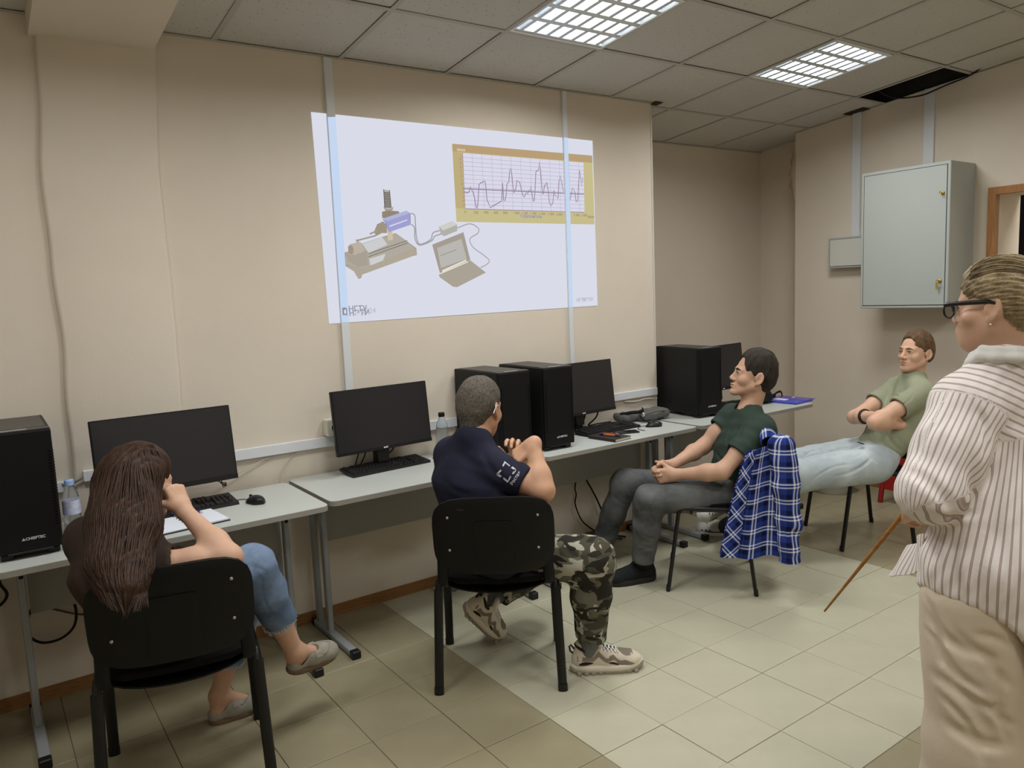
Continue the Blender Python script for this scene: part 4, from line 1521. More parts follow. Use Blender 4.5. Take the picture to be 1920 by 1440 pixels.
        me.loops.foreach_set('vertex_index', f.astype(np.int32).ravel())
        me.polygons.add(len(f))
        me.polygons.foreach_set('loop_start', np.arange(0, len(f) * 4, 4, dtype=np.int32))
        me.polygons.foreach_set('loop_total', np.full(len(f), 4, np.int32))
        me.polygons.foreach_set('use_smooth', np.ones(len(f), bool))
        me.update(calc_edges=True)
        me.validate()
        return me, vp


def add_attr(me, name, data):
    """point attribute holding cloth coordinates (metres)"""
    a = me.attributes.new(name, 'FLOAT_VECTOR', 'POINT')
    d = np.zeros((len(me.vertices), 3), np.float32)
    d[:, :data.shape[1]] = data
    a.data.foreach_set('vector', d.ravel())


def sbuild(sdf, name, m, parent, h=.005, smooth=1, clip=None, org=None, label=None, coords=None):
    me, vp = sdf.mesh(name, h, smooth, clip)
    if coords is not None:
        add_attr(me, 'cloth', coords(vp))
    me.materials.append(m)
    o = link(name, me, parent, label)
    if parent is not None and org is not None:
        me.transform(Matrix.Translation(-Vector(org)))
    return o


def wob(seed, amp, freq, dirs=None, stretch=(1, 1, 1)):
    """smooth pseudo-random displacement (cloth puckers)"""
    r = np.random.default_rng(seed)
    ks = [r.normal(size=3) * freq * np.asarray(stretch) * s for s in (1, 1.6, 2.3, .7)]
    ph = r.uniform(0, 6.28, 4)
    ws = r.normal(size=3) * freq * .5

    def f(p):
        w = 1.2 * np.sin(p @ ws + ph[0])
        s = sum(np.sin(p @ k + ph[i] + w) / (1 + .4 * i) for i, k in enumerate(ks))
        return amp * s / 2.0
    return f


def creases(segs):
    """segs: (a, b, width, depth) grooves (+) or folds (-)"""
    S = [(V3(a), V3(b), w, dp) for a, b, w, dp in segs]

    def f(p):
        out = np.zeros(len(p))
        for a, b, w, dp in S:
            ab = b - a
            o = p - a
            t = np.clip(o @ ab / (ab @ ab + 1e-12), 0, 1)
            dist2 = ((o - t[:, None] * ab) ** 2).sum(1)
            out += dp * np.exp(-dist2 / (w * w)) * np.sin(np.clip(t, 0.02, .98) * PI) ** .5
        return out
    return f


def ray_sdf(S, px, py, d0, d1, n=400, eps=.0012):
    """first point of a modelled surface along a sight line"""
    o, q = V3(CAM), V3(ray(px, py))
    ts = np.linspace(d0, d1, n)
    p = o + ts[:, None] * q
    v = S.eval(p, full=True)
    i = np.argmax(v < eps)
    return p[i] if v[i] < eps else None


def pcreases(S, folds):
    """folds: ((x0, y0, d), (x1, y1, d), width, depth) measured in the photo; each is laid on the garment surface"""
    lines = []
    dsp, S.disp = S.disp, None
    for a, b, w, dp in folds:
        pts = []
        bow = 0.10 * math.hypot(b[0] - a[0], b[1] - a[1]) * (1 if (a[0] + b[1]) % 2 < 1 else -1)
        L = math.hypot(b[0] - a[0], b[1] - a[1]) + 1e-6
        nx, ny = -(b[1] - a[1]) / L, (b[0] - a[0]) / L
        for t in np.linspace(0, 1, 7):
            x = a[0] + (b[0] - a[0]) * t + nx * bow * math.sin(PI * t)
            y = a[1] + (b[1] - a[1]) * t + ny * bow * math.sin(PI * t)
            d = a[2] + (b[2] - a[2]) * t
            h = ray_sdf(S, x, y, d - .30, d + .30, 160)
            if h is not None:
                pts.append(h)
        if len(pts) > 2:
            lines.append((np.array(pts), w, dp))
    S.disp = dsp

    def f(p):
        out = np.zeros(len(p))
        for P, w, dp in lines:
            m = ((p > P.min(0) - 3 * w) & (p < P.max(0) + 3 * w)).all(1)
            if not m.any():
                continue
            pp = p[m]
            best = np.full(len(pp), 9.0)
            par = np.zeros(len(pp))
            n = len(P) - 1
            for i in range(n):
                ab = P[i + 1] - P[i]
                o = pp - P[i]
                t = np.clip(o @ ab / (ab @ ab + 1e-12), 0, 1)
                d2 = ((o - t[:, None] * ab) ** 2).sum(1)
                u = d2 < best
                best[u] = d2[u]
                par[u] = (i + t[u]) / n
            q = best / (w * w)
            out[m] += dp * (1 - .9 * q) * np.exp(-q) * np.clip(np.sin(np.clip(par, .02, .98) * PI), 0, 1) ** .6
        return out
    return f


def dsum(*fs):
    return lambda p: sum(f(p) for f in fs)


# ------------------------------------------------------------------ anatomy
class Head:
    """head frame: F face direction, U crown direction; c = centre between the ears; s = scale (1 = 0.228 m tall)"""

    def __init__(self, c, F, U, s=1.0):
        self.c = V3(c)
        self.F = unit(F)
        U = np.asarray(U, float)
        self.U = unit(U - self.F * U.dot(self.F))
        self.S = np.cross(self.F, self.U)       # the person's right-hand side
        self.s = s

    def __call__(self, x, y, z):
        """x to the person's right, y forward, z up; metres at scale 1"""
        return self.c + self.s * (x * self.S + y * self.F + z * self.U)

    def skull(self, S, jaw=1.0, nose=1.0, chin=0.0, fem=False, ears=True, cheeks=0.0, brow=1.0):
        s = self.s
        X, Y = self.S, self.F
        P = self
        S.ell(P(0, -.012, .038), (.0745 * s, .094 * s, .083 * s), X, Y, k=.01)
        S.ell(P(0, -.040, .012), (.066 * s, .062 * s, .062 * s), X, Y, k=.03)
        S.ell(P(0, .034, -.015), (.060 * s, .056 * s, .078 * s), X, Y, k=.03)
        for q in (-1, 1):
            S.cone(P(q * .052 * jaw, .002, -.055), P(q * .018, .066 + chin, -.098), .020 * s, .016 * s, k=.035)
            S.ell(P(q * (.044 + cheeks), .052, -.030), ((.022 + cheeks) * s, .026 * s, .024 * s), X, Y, k=.02)
            S.cone(P(q * .010, .083, .018), P(q * .044, .070, .016), .0105 * s * brow, .009 * s, k=.014)
        S.ell(P(0, .079 + chin, -.101), (.019 * s, .014 * s, .0145 * s), X, Y, k=.018)
        S.ell(P(0, .030, -.080), (.036 * s, .042 * s, .020 * s), X, Y, k=.03)
        S.ell(P(0, .070, -.064), (.030 * s, .022 * s, .022 * s), X, Y, k=.016)
        # eye sockets
        for q in (-1, 1):
            S.ell(P(q * .031, .098, .000), (.017 * s, .016 * s, .011 * s), X, Y, k=.012, op='-')
            S.ell(P(q * .031, .0745, -.001), (.0165 * s, .0145 * s, .0125 * s), X, Y, k=.006)
            S.cone(P(q * .021, .093, -.0015), P(q * .041, .0865, -.001), .0036 * s, .0030 * s, k=.002, op='-')
        # nose
        n = nose
        S.cone(P(0, .083, .010), P(0, .092 + .014 * n, -.028), .0075 * s, .0098 * s, k=.014)
        S.ell(P(0, .092 + .014 * n, -.034), (.0115 * s, .0115 * s, .0095 * s), X, Y, k=.010)
        for q in (-1, 1):
            S.ell(P(q * .013, .089 + .008 * n, -.038), (.0085 * s, .011 * s, .008 * s), X, Y, k=.006)
        # lips
        S.ell(P(0, .0945, -.0625), (.020 * s, .0085 * s, .0060 * s), X, Y, k=.005)
        S.ell(P(0, .0925, -.0745), (.018 * s, .0085 * s, .0064 * s), X, Y, k=.005)
        S.cone(P(-.022, .092, -.0685), P(.022, .092, -.0685), .0020, .0020, k=.003, op='-')
        if ears:
            for q in (-1, 1):
                self.ear(S, q)
        return self

    def ear(self, S, q):
        s = self.s
        P = self
        dx = q
        pts = []
        for a in range(-60, 215, 25):
            t = math.radians(a)
            pts.append(P(dx * (.0775 + .010 * max(0, math.cos(t + .2))), -.012 - .017 * math.cos(t - .25) * -1 * -1, -.008 + .029 * math.sin(t)))
        S.chain(pts, [.0042 * s] * len(pts), k=.003)
        S.ell(P(dx * .0775, -.012, -.010), (.0065 * s, .015 * s, .025 * s), self.S, self.F, k=.006)
        S.ell(P(dx * .0785, -.006, -.037), (.0055 * s, .0085 * s, .010 * s), self.S, self.F, k=.006)
        S.ell(P(dx * .0855, -.009, -.010), (.006 * s, .0085 * s, .013 * s), self.S, self.F, k=.004, op='-')

    def eyes(self, parent, org, iris=(92, 74, 52)):
        P = self
        Mw = mat('eye_white', (214, 206, 198), .25, .5)
        Mi = mat('iris_%d' % iris[0], iris, .25, .5)
        for q in (-1, 1):
            c = Vector(P(q * .031, .0748, -.0015)) - Vector(org)
            e = MB().ball(c, .0128 * self.s, 10).build('eye', Mw, parent)
            f = c + Vector(self.F) * .0100 * self.s
            MB().ball(f, .0056 * self.s, 8).build('iris', Mi, e)
            MB().tube(bez([Vector(P(q * a, b, z)) - Vector(org) for a, b, z in ((.0165, .0905, .0005), (.024, .0915, .0035), (.032, .0905, .0045), (.040, .0868, .003), (.0455, .0815, .0005))], 4), .0013 * self.s, 5).build('eyelashes', mat('lash_dark', (52, 38, 30), .8), parent)

    def lips(self, parent, org, m):
        P, s = self, self.s
        S = Sdf()
        S.ell(P(0, .0956, -.0628), (.0185 * s, .0082 * s, .0046 * s), self.S, self.F, k=.002)
        S.ell(P(0, .0934, -.0743), (.0165 * s, .0083 * s, .0050 * s), self.S, self.F, k=.002)
        S.cone(P(-.022, .094, -.0685), P(.022, .094, -.0685), .0020, .0020, k=.002, op='-')
        sbuild(S, 'lips', m, parent, .002, 1, org=org)

    def brows(self, parent, org, m):
        P = self
        for q in (-1, 1):
            S = Sdf()
            S.chain([P(q * .013, .094, .0175), P(q * .030, .091, .0215), P(q * .047, .079, .0165)], [.0038 * self.s, .0042 * self.s, .0022 * self.s], k=.003)
            sbuild(S, 'eyebrow', m, parent, .0022, org=org)


def hand(S, w, d, n, q=1, curl=(.5, .6, .7, .8), thumb=(.5, .4), s=1.0, spread=.06, k=.006, curl2=None):
    """hand: wrist w, finger direction d, palm normal n (the way the palm faces), q=+1 right hand, -1 left hand
    curl: bend of each finger's first joint, index to little; returns fingertip points"""
    w = V3(w)
    d = unit(d)
    n = np.asarray(n, float)
    n = unit(n - d * n.dot(d))
    # with the palm facing n and fingers along d, the thumb side is:
    t = unit(np.cross(d, n)) * (q)
    L = .088 * s
    kn = []
    S.cone(w - d * .01, w + d * .02, .024 * s, .026 * s, k=.02, side=t, fs=1.18)
    for i, (x, f) in enumerate(((.032, 1.0), (.011, 1.04), (-.011, 1.0), (-.031, .9))):
        p = w + d * L * f + t * x * s - n * .002
        kn.append(p)
        S.cone(w + d * .016 + t * x * .62 * s, p, .0155 * s, .0118 * s, k=.014)
    S.ell(w + d * .034 * s + t * .022 * s + n * .010 * s, (.019 * s, .030 * s, .015 * s), t, d, k=.012)
    tips = []
    for i, p in enumerate(kn):
        lens = ((.042, .026, .021), (.046, .030, .022), (.043, .028, .022), (.034, .021, .019))[i]
        a = curl[i]
        b = (curl2[i] if curl2 is not None else curl[i] * 1.1)
        dd = unit(d + t * spread * (1.5 - i))
        ang = 0
        rr = (.0096, .0088, .0080, .0072) if i < 3 else (.0084, .0076, .0070, .0062)
        q0 = p
        for j, l in enumerate(lens):
            ang += (a if j == 0 else b if j == 1 else b * .65)
            v = dd * math.cos(ang) + n * math.sin(ang)
            q1 = q0 + v * l * s
            S.cone(q0, q1, rr[j] * s, rr[j + 1] * s, k=.004)
            q0 = q1
        tips.append(q0)
    # thumb leaves the side of the palm near its base
    b0 = w + d * .022 * s + t * .024 * s + n * .006 * s
    a1, a2 = thumb
    v1 = unit(d * math.cos(a1) * .8 + t * (1 - a1 * .5) + n * a1 * .8)
    b1 = b0 + v1 * .042 * s
    v2 = unit(v1 + n * a2 * .7 + d * .5 - t * a2 * .5)
    b2 = b1 + v2 * .032 * s
    v3 = unit(v2 + n * a2 * .35 + d * .2)
    b3 = b2 + v3 * .024 * s
    S.cone(b0, b1, .0155 * s, .0112 * s, k=.012)
    S.cone(b1, b2, .0112 * s, .0100 * s, k=.004)
    S.cone(b2, b3, .0100 * s, .0080 * s, k=.004)
    tips.append(b3)
    return tips


def arm(S, sh, el, wr, s=1.0, k=.03, r=(.052, .041, .039, .026)):
    sh, el, wr = V3(sh), V3(el), V3(wr)
    S.cone(sh, sh * .45 + el * .55, r[0] * s, r[0] * .92 * s, k=k)
    S.cone(sh * .45 + el * .55, el, r[0] * .90 * s, r[1] * s, k=k)
    m = el * .70 + wr * .30
    S.cone(el, m, r[1] * 1.0 * s, r[2] * 1.10 * s, k=k)
    S.cone(m, wr, r[2] * 1.08 * s, r[3] * s, k=k)


# ------------------------------------------------------------------ cloth materials using the 'cloth' coordinates
def cloth_src(nt):
    at_ = nn(nt, 'ShaderNodeAttribute')
    at_.attribute_name = 'cloth'
    sx = nn(nt, 'ShaderNodeSeparateXYZ')
    nt.links.new(at_.outputs['Vector'], sx.inputs[0])
    return at_, sx


def mth(nt, op, a, b=None, c=None):
    n = nn(nt, 'ShaderNodeMath', operation=op)
    for i, v in enumerate((a, b, c)):
        if v is None:
            continue
        if hasattr(v, 'is_linked') or hasattr(v, 'links'):
            nt.links.new(v, n.inputs[i])
        else:
            n.inputs[i].default_value = v
    return n.outputs[0]


def mixc(nt, fac, c1, c2):
    m = nn(nt, 'ShaderNodeMixRGB')
    nt.links.new(fac, m.inputs['Fac'])
    for s, c in (('Color1', c1), ('Color2', c2)):
        if hasattr(c, 'links'):
            nt.links.new(c, m.inputs[s])
        else:
            m.inputs[s].default_value = (*lin(c), 1)
    return m.outputs[0]


M_skin = mat('skin_fair', (196, 157, 132), .5, .3, var=.05, scale=14, bump=.05, bscale=180, sss=.12)
M_skin_pale = mat('skin_pale', (216, 174, 148), .5, .3, var=.04, scale=14, bump=.05, bscale=180, sss=.12)
M_skin_tan = mat('skin_tan', (192, 150, 122), .5, .3, var=.06, scale=14, bump=.06, bscale=180, sss=.12)
M_lip = mat('lip', (170, 108, 96), .4, .4)
# ================================================================== soft bags on the desks
M_pouch = mat('pouch_grey_fabric', (96, 96, 94), .85, .15, bump=.2, bscale=350)
M_strap = mat('strap_black', (28, 27, 28), .7, .2)
O_ = Vector((3.50, -.125, TOPZ + .004))
pch = thing('sling_pouch', 'grey fabric sling pouch with black straps leaning by the last tower', 'pouch', O_)
S = Sdf()
a0 = .0
S.box((.07, -.02, .030), (.115, .075, .030), (1, -.12, .10), (0.1, 1, .0), k=.01, rnd=.026)
S.box((-.11, .03, .028), (.06, .06, .026), (1, .25, -.05), (0, 1, .1), k=.03, rnd=.024)
S.disp = dsum(wob(51, .003, 40), creases([(V3((-.03, -.09, .05)), V3((.18, -.08, .06)), .006, .004)]))
sbuild(S, 'pouch_body', M_pouch, pch, .005, 1)
MB().tube(bez([(-.04, -.08, .045), (.04, -.10, .058), (.12, -.10, .055), (.175, -.07, .045)], 6), .0025, 5).build('zipper', mat('zip_dark', (46, 46, 46), .5), pch)
MB().tube(bez([(-.05, -.05, .06), (-.07, -.075, .035), (-.05, -.09, .012), (.0, -.10, .006)], 6), .010, 6, flat=.003).build('strap', M_strap, pch)
MB().tube(bez([(-.16, .02, .05), (-.12, -.04, .066), (-.06, -.05, .064), (.0, -.03, .066), (.03, .01, .07)], 6), .011, 6, flat=.003).build('strap', M_strap, pch)
MB().bbox((-.058, -.085, .035), (-.040, -.078, .062), .003).build('buckle', M_silver, pch)
bp = thing('black_backpack', 'black bag behind the neck of the man in dark green, on the last desk', 'bag', (4.53, -.25, TOPZ))
S = Sdf()
S.ell((0, 0, .066), (.10, .10, .062), k=.02)
S.ell((.06, -.02, .045), (.07, .07, .04), k=.03)
S.disp = wob(52, .006, 35)
sbuild(S, 'bag_body', mat('black_nylon', (24, 23, 26), .6, .3, bump=.2, bscale=250), bp, .006, 1)
MB().tube(bez([(.08, -.05, .04), (.11, -.07, .055), (.15, -.06, .05), (.18, -.02, .03)], 6), .010, 6, flat=.003).build('strap', M_strap, bp)
MB().tube(bez([(.14, -.02, .022), (.20, -.03, .057), (.25, -.03, .062), (.27, -.03, .038), (.265, -.03, .022)], 6), .008, 6, flat=.003).build('strap', M_strap, bp)
# ================================================================== people: shared builders
def P3(px, py, d):
    return V3(at(px, py, d))


CRn, CUn, CFn = V3(CR), V3(CU), V3(CF)


def cdir(r, u, f):
    """direction given as right / up (world) / forward of the view"""
    return unit(r * CRn + u * np.array((0, 0, 1.0)) + f * CFn)


def person(label, base):
    return thing('person', label, 'person', base)


def hair_mat(name, rgb, rgb2, scale=120, stretch=(1, 1, .15), bump=.6):
    m = mat(name, rgb, .55, .35, rgb2=rgb2, scale=scale, stretch=stretch, bump=bump, bscale=scale * 1.6)
    return m


def short_hair(h, parent, org, m, top=.012, front=.0, nape=-.075, seed=3, amp=.0022, hh=.0035, recede=0.0):
    S = Sdf()
    s = h.s
    X, Y = h.S, h.F
    S.ell(h(0, -.012, .040 + top * .4), (.0785 * s, .0985 * s, (.083 + top) * s), X, Y, k=.01)
    S.ell(h(0, -.042, .010), (.0735 * s, .0675 * s, .069 * s), X, Y, k=.03)
    S.cone(h(0, -.060, -.02), h(0, -.052, nape), .046 * s, .040 * s, k=.03, side=X, fs=1.15)
    # open the face, the ears and the nape
    S.ell(h(0, .105 + front, -.035), (.082 * s, .075 * s, .105 * s), X, Y, k=.006, op='-')
    S.ell(h(0, .10 + front - recede, .05), (.050 * s, .047 * s, .040 * s), X, Y, k=.01, op='-')
    for q in (-1, 1):
        S.ell(h(q * .085, .004, -.030), (.030 * s, .034 * s, .040 * s), X, Y, k=.006, op='-')
        S.ell(h(q * .085, .045, -.030), (.035 * s, .042 * s, .060 * s), X, Y, k=.006, op='-')
    S.box(h(0, .03, nape - .07), (.12 * s, .085 * s, .07 * s), X, Y, k=.01, rnd=.01, op='-')
    S.box(h(0, 0, nape - .05), (.12 * s, .2 * s, .05 * s), X, Y, k=.01, rnd=.01, op='-')
    S.disp = wob(seed, amp, 95, stretch=(1, 1, .6))
    return sbuild(S, 'hair', m, parent, hh, 0, org=org)


def shoe_frame(heel, toe, up=(0, 0, 1)):
    """x forward, y to the left, z up; length scale"""
    heel, toe = V3(heel), V3(toe)
    f = unit(toe - heel)
    u = np.asarray(up, float)
    u = unit(u - f * u.dot(f))
    l = np.cross(u, f)
    return heel, f, l, u, np.linalg.norm(toe - heel)


def sole(parent, org, heel, toe, up, m, width=.095, z0=0.0, z1=.022, flare=.004, name='sole', rocker=.008):
    o, f, l, u, L = shoe_frame(heel, toe, up)
    n = 26
    ring = []
    for k in range(n):
        a = 2 * PI * k / n
        x = .5 - .5 * math.cos(a)
        w = (.36 + .16 * math.sin(PI * min(1, max(0, x)) ** 1.15) - .05 * math.exp(-((x - .42) / .14) ** 2)) * width
        e = (max(0.0, 1 - abs(2 * x - 1) ** 6)) ** .5
        ring.append((x, math.copysign(w * e, math.sin(a))))
    mb = MB()
    lv = [(z0, 1.0), (z0 + .004, 1.02), (z1 - .004, 1.0 + flare * 10), (z1, 1.0)]
    P = []
    for z, sc in lv:
        row = []
        for x, y in ring:
            zz = z + rocker * max(0, (x - .75) / .25) ** 2 + rocker * .4 * max(0, (.12 - x) / .12) ** 2
            row.append(Vector(o + f * (L * (.5 + (x - .5) * (1 + (sc - 1)))) + l * y * sc + u * zz) - Vector(org))
        P.append(row)
    for i in range(3):
        for k in range(n):
            k2 = (k + 1) % n
    mb.grid([[P[i][k % n] for k in range(n + 1)] for i in range(4)], True)
    mb.add(P[0], [tuple(range(n))])
    mb.add(P[3], [tuple(range(n - 1, -1, -1))])
    return mb.build(name, m, parent)


def upper_sdf(heel, toe, up, width=.095, h0=.02, ankle=.075, hollow=True, toe_h=.045, low=False):
    o, f, l, u, L = shoe_frame(heel, toe, up)
    Q = lambda x, y, z: o + f * x * L + l * y + u * z
    w = width / 2
    S = Sdf()
    S.cone(Q(.14, 0, h0 + .016), Q(.5, 0, h0 + .022), w * .74, w * .80, k=.02, side=l, fs=1.0)
    S.cone(Q(.5, 0, h0 + .016), Q(.80, .0, h0 + .008), w * .86, w * .80, k=.02, side=l, fs=1.12)
    S.ell(Q(.80, .0, h0 + .010), (.20 * L, w * .90, toe_h - .012), f, l, k=.02)
    S.cone(Q(.40, 0, h0 + .045), Q(.66, 0, h0 + .022), w * .60, w * .60, k=.03)
    if not low:
        S.cone(Q(.155, 0, h0 + .03), Q(.17, 0, ankle + h0 * .4), w * .70, w * .66, k=.02, side=l, fs=.95)
        S.cone(Q(.17, 0, h0 + .03), Q(.36, 0, ankle - .008), w * .70, w * .52, k=.03)
    S.box(Q(.5, 0, h0 - .06), (L, .2, .06), f, l, k=.002, rnd=.001, op='-')
    if hollow:
        S.cone(Q(.20, 0, h0 + (.03 if low else .05)), Q(.22, 0, ankle + .08), w * .60, w * .62, k=.006, op='-')
        if low:
            S.cone(Q(.20, 0, h0 + .026), Q(.46, 0, h0 + .060), w * .62, w * .55, k=.006, op='-')
    return S, Q, f, l, u, L


def tee(parent, org, m, pelvis, chest, neck, lsh, rsh, lel, rel, depth=.115, halfw=.19, frac=(.55, .55), h=.006, seed=1, sleeve_r=.068, amp=.003,
        ccut=None, front=None, fold=(), neck_r=.066, belly=0.0, waist=None, collar=None, sl_open=.012, disp_freq=20, nk=0.0, tilt=.55):
    pelvis, chest, neck, lsh, rsh, lel, rel = map(V3, (pelvis, chest, neck, lsh, rsh, lel, rel))
    sd = unit(rsh - lsh)
    S = Sdf()
    mid = (pelvis + chest) / 2
    hip = waist or halfw * .92
    S.cone(pelvis, mid, depth * 1.02, depth * 1.0, k=.03, side=sd, fs=hip / depth)
    S.cone(mid, chest, depth, depth * 1.02, k=.04, side=sd, fs=halfw * .97 / depth)
    sc = (lsh + rsh) / 2
    S.cone(chest, chest * .35 + sc * .65, depth * .98, depth * .74, k=.05, side=sd, fs=halfw / depth)
    for sh in (lsh, rsh):
        S.cone(neck * .82 + sh * .18, sh, .052, .058, k=.045)
        S.cone(sh, sh * .75 + sc * .25, .060, .075, k=.04)
    S.cone(sc, neck, .075, .066, k=.05, side=sd, fs=1.15)
    if belly and front is not None:
        S.ell(pelvis * .6 + chest * .4 + unit(front) * depth * .45, (halfw * .8, depth * .7 + belly, .16), sd, unit(front), k=.06)
    cuts = []
    for sh, el, fr in ((lsh, lel, frac[0]), (rsh, rel, frac[1])):
        ax = unit(el - sh)
        e = sh + (el - sh) * fr
        S.cone(sh, sh + (el - sh) * (fr + .12), sleeve_r, sleeve_r * 1.02, k=.035, cut=[(e, ax)])
        cuts.append((e, ax, sh, el, fr))
    for e, ax, sh, el, fr in cuts:
        S.cone(e - ax * .05, e + ax * .10, sleeve_r - sl_open - .006, sleeve_r - .005, k=.004, op='-')
    # neck opening
    nu = unit(neck - chest)
    ft = unit(front) if front is not None else np.zeros(3)
    up_ = nu + tilt * ft
    S.cone(neck - nu * .12, neck + nu * .20, neck_r * 1.02, neck_r * 1.12, k=.006, op='-', cut=[(neck + nu * (.030 + nk), -up_)])
    S.disp = dsum(wob(seed, amp, disp_freq), pcreases(S, fold)) if fold else wob(seed, amp, disp_freq)
    cl = [ccut] if ccut is not None else None
    o = sbuild(S, 'shirt', m, parent, h, 1, cl, org)
    return o, S


def legs(parent, org, m, data, pelvis, side, h=.006, seed=5, amp=.0035, fold=(), name='trousers', pr=(.165, .125, .12), freq=18, cuts=True):
    """data: list of (hip, knee, ankle, r_hip, r_knee, r_ankle)"""
    S = Sdf()
    S.ell(pelvis, pr, side, (0, 1, 0), k=.04)
    cl = []
    for hp, kn, an, r0, r1, r2 in data:
        hp, kn, an = V3(hp), V3(kn), V3(an)
        S.cone(hp, kn, r0, r1, k=.05)
        ax = unit(an - kn)
        S.cone(kn, kn * .55 + an * .45, r1, (r1 * .55 + r2 * .45) * 1.03, k=.04)
        S.cone(kn * .55 + an * .45, an + ax * .05, (r1 * .55 + r2 * .45) * 1.03, r2, k=.03, cut=[(an, ax)])
        cl.append((an, ax, r2))
    for an, ax, r2 in cl:
        S.cone(an - ax * .04, an + ax * .06, r2 - .012, r2 - .004, k=.004, op='-')
    S.disp = dsum(wob(seed, amp, freq), pcreases(S, fold))
    return sbuild(S, name, m, parent, h, 1, org=org)
# ================================================================== seated man in the navy shirt (seen from behind)
M_navy_t = mat('cloth_navy', (34, 35, 52), .85, .2, var=.12, scale=9, bump=.12, bscale=380)


def camo_mat():
    m = mat('cloth_camouflage', (84, 82, 68), .9, .15, bump=.15, bscale=300)
    nt = m.node_tree
    b = nt.nodes['Principled BSDF']
    co = nn(nt, 'ShaderNodeTexCoord')
    col = None
    for i, (c, sc, th, off) in enumerate((((104, 101, 88), 13, .50, 0), ((164, 161, 145), 14.5, .555, 3.7), ((46, 44, 38), 14, .56, 9.1))):
        mp = nn(nt, 'ShaderNodeMapping')
        mp.inputs['Location'].default_value = (off, off * .7, off * 1.3)
        mp.inputs['Scale'].default_value = (1, 1, 1.7)
        nt.links.new(co.outputs['Object'], mp.inputs['Vector'])
        no = nn(nt, 'ShaderNodeTexNoise')
        no.inputs['Scale'].default_value = sc
        no.inputs['Detail'].default_value = 1.2
        no.inputs['Distortion'].default_value = .6
        nt.links.new(mp.outputs[0], no.inputs['Vector'])
        f = mth(nt, 'GREATER_THAN', no.outputs['Fac'], th)
        col = mixc(nt, f, col if col is not None else (72, 70, 58), c)
    nt.links.new(col, b.inputs['Base Color'])
    return m


M_camo = camo_mat()
OB = Vector((1.76, -1.02, 0))
PB = person('seated man in navy t-shirt and camouflage trousers, grey hair, turned away to the right', OB)
neck = P3(888, 818, 3.17)
lsh, rsh = P3(846, 850, 3.30), P3(930, 880, 3.08)
rel, rwr = P3(1018, 920, 2.99), P3(1000, 832, 3.07)
lel, lwr = P3(890, 930, 3.50), P3(975, 872, 3.20)
chest = P3(885, 905, 3.19)
pelv = P3(915, 1032, 3.20)
hB = Head(P3(900, 764, 3.22), cdir(.44, -.02, .9), (0.05, 0.0, 1), 1.09)
S = Sdf()
hB.skull(S, jaw=1.08)
S.cone(hB(0, -.02, -.03), neck - np.array((0, 0, .03)), .060, .066, k=.03)
S.cone(neck, neck * .5 + chest * .5, .046, .060, k=.04)
S.cone(neck * .5 + chest * .5, chest, .060, .075, k=.04)
S.cone(chest, pelv, .075, .08, k=.05)
for s_, e_, w_ in ((rsh, rel, rwr), (lsh, lel, lwr)):
    S.cone(chest * .3 + s_ * .7, s_, .040, .044, k=.03)
    arm(S, s_, e_, w_, 1.0, r=(.056, .043, .037, .025))
hd = unit(-.66 * CRn - .52 * CUn - .05 * CFn)
hand(S, rwr, hd, unit(-.65 * CUn + .55 * CFn + .35 * CRn), 1, (.45, .6, .75, .85), (.30, .2), 1.0)
hand(S, lwr, unit(CUn * .8 - CRn * .1 - .2 * CFn), unit(-CFn - .2 * CRn), -1, (.7, .8, .85, .9), (.3, .5), 1.0)
sbuild(S, 'body', M_skin_tan, PB, .004, 1, org=OB)
hm = mat('hair_grey_short', (112, 106, 96), .8, .2, rgb2=(66, 61, 55), scale=110, bump=.5, bscale=420)
short_hair(hB, PB, OB, hm, .002, 0, -.092, seed=11, amp=.0012)
# thin spectacles side arm behind the ear
t0, t1 = hB(.081, .012, .006), hB(.086, -.030, .012)
MB().tube([Vector(p) - OB for p in (t0, t1, hB(.083, -.044, -.018))], .0022, 6).build('glasses_arm', M_silver, PB)
fold = [((905, 845, 2.95), (950, 905, 2.9), .018, .006), ((860, 850, 3.1), (930, 880, 2.95), .02, .004), ((830, 900, 3.1), (890, 930, 3.0), .02, .005),
        ((960, 850, 3.0), (990, 890, 2.95), .012, .004), ((930, 920, 2.95), (965, 930, 2.92), .012, .005)]
shirtB, sdfB = tee(PB, OB, M_navy_t, pelv, chest, neck, lsh, rsh, lel, rel, depth=.128, halfw=.205, frac=(.55, .66), seed=21, sleeve_r=.067, amp=.0035, fold=fold, neck_r=.074, front=cdir(.35, 0, .93), tilt=.35)
# sleeve print: projected onto the sleeve surface as thin pieces
M_print = mat('white_shirt_print', (205, 206, 212), .7)


def decal(name, polys, S, parent, org, m, d0, d1, sub=4, lift=.0012):
    """flat print cut into small facets that lie on the cloth surface"""
    mb = MB()
    for poly in polys:
        # poly = 4 corner pixels, subdivided
        a, b, c, d = [Vector((x, y)) for x, y in poly]
        P = []
        for i in range(sub + 1):
            row = []
            for j in range(sub + 1):
                u, v = i / sub, j / sub
                q = (a * (1 - u) + b * u) * (1 - v) + (d * (1 - u) + c * u) * v
                h = ray_sdf(S, q.x, q.y, d0, d1, eps=lift)
                row.append(None if h is None else Vector(h) - Vector(org))
            P.append(row)
        if any(x is None for r in P for x in r):
            continue
        mb.grid(P, True)
    return mb.build(name, m, parent) if mb.v else None


def k5(x, y):
    return (900 + x * 160 / 1355.0, 790 + y * 160 / 1355.0)


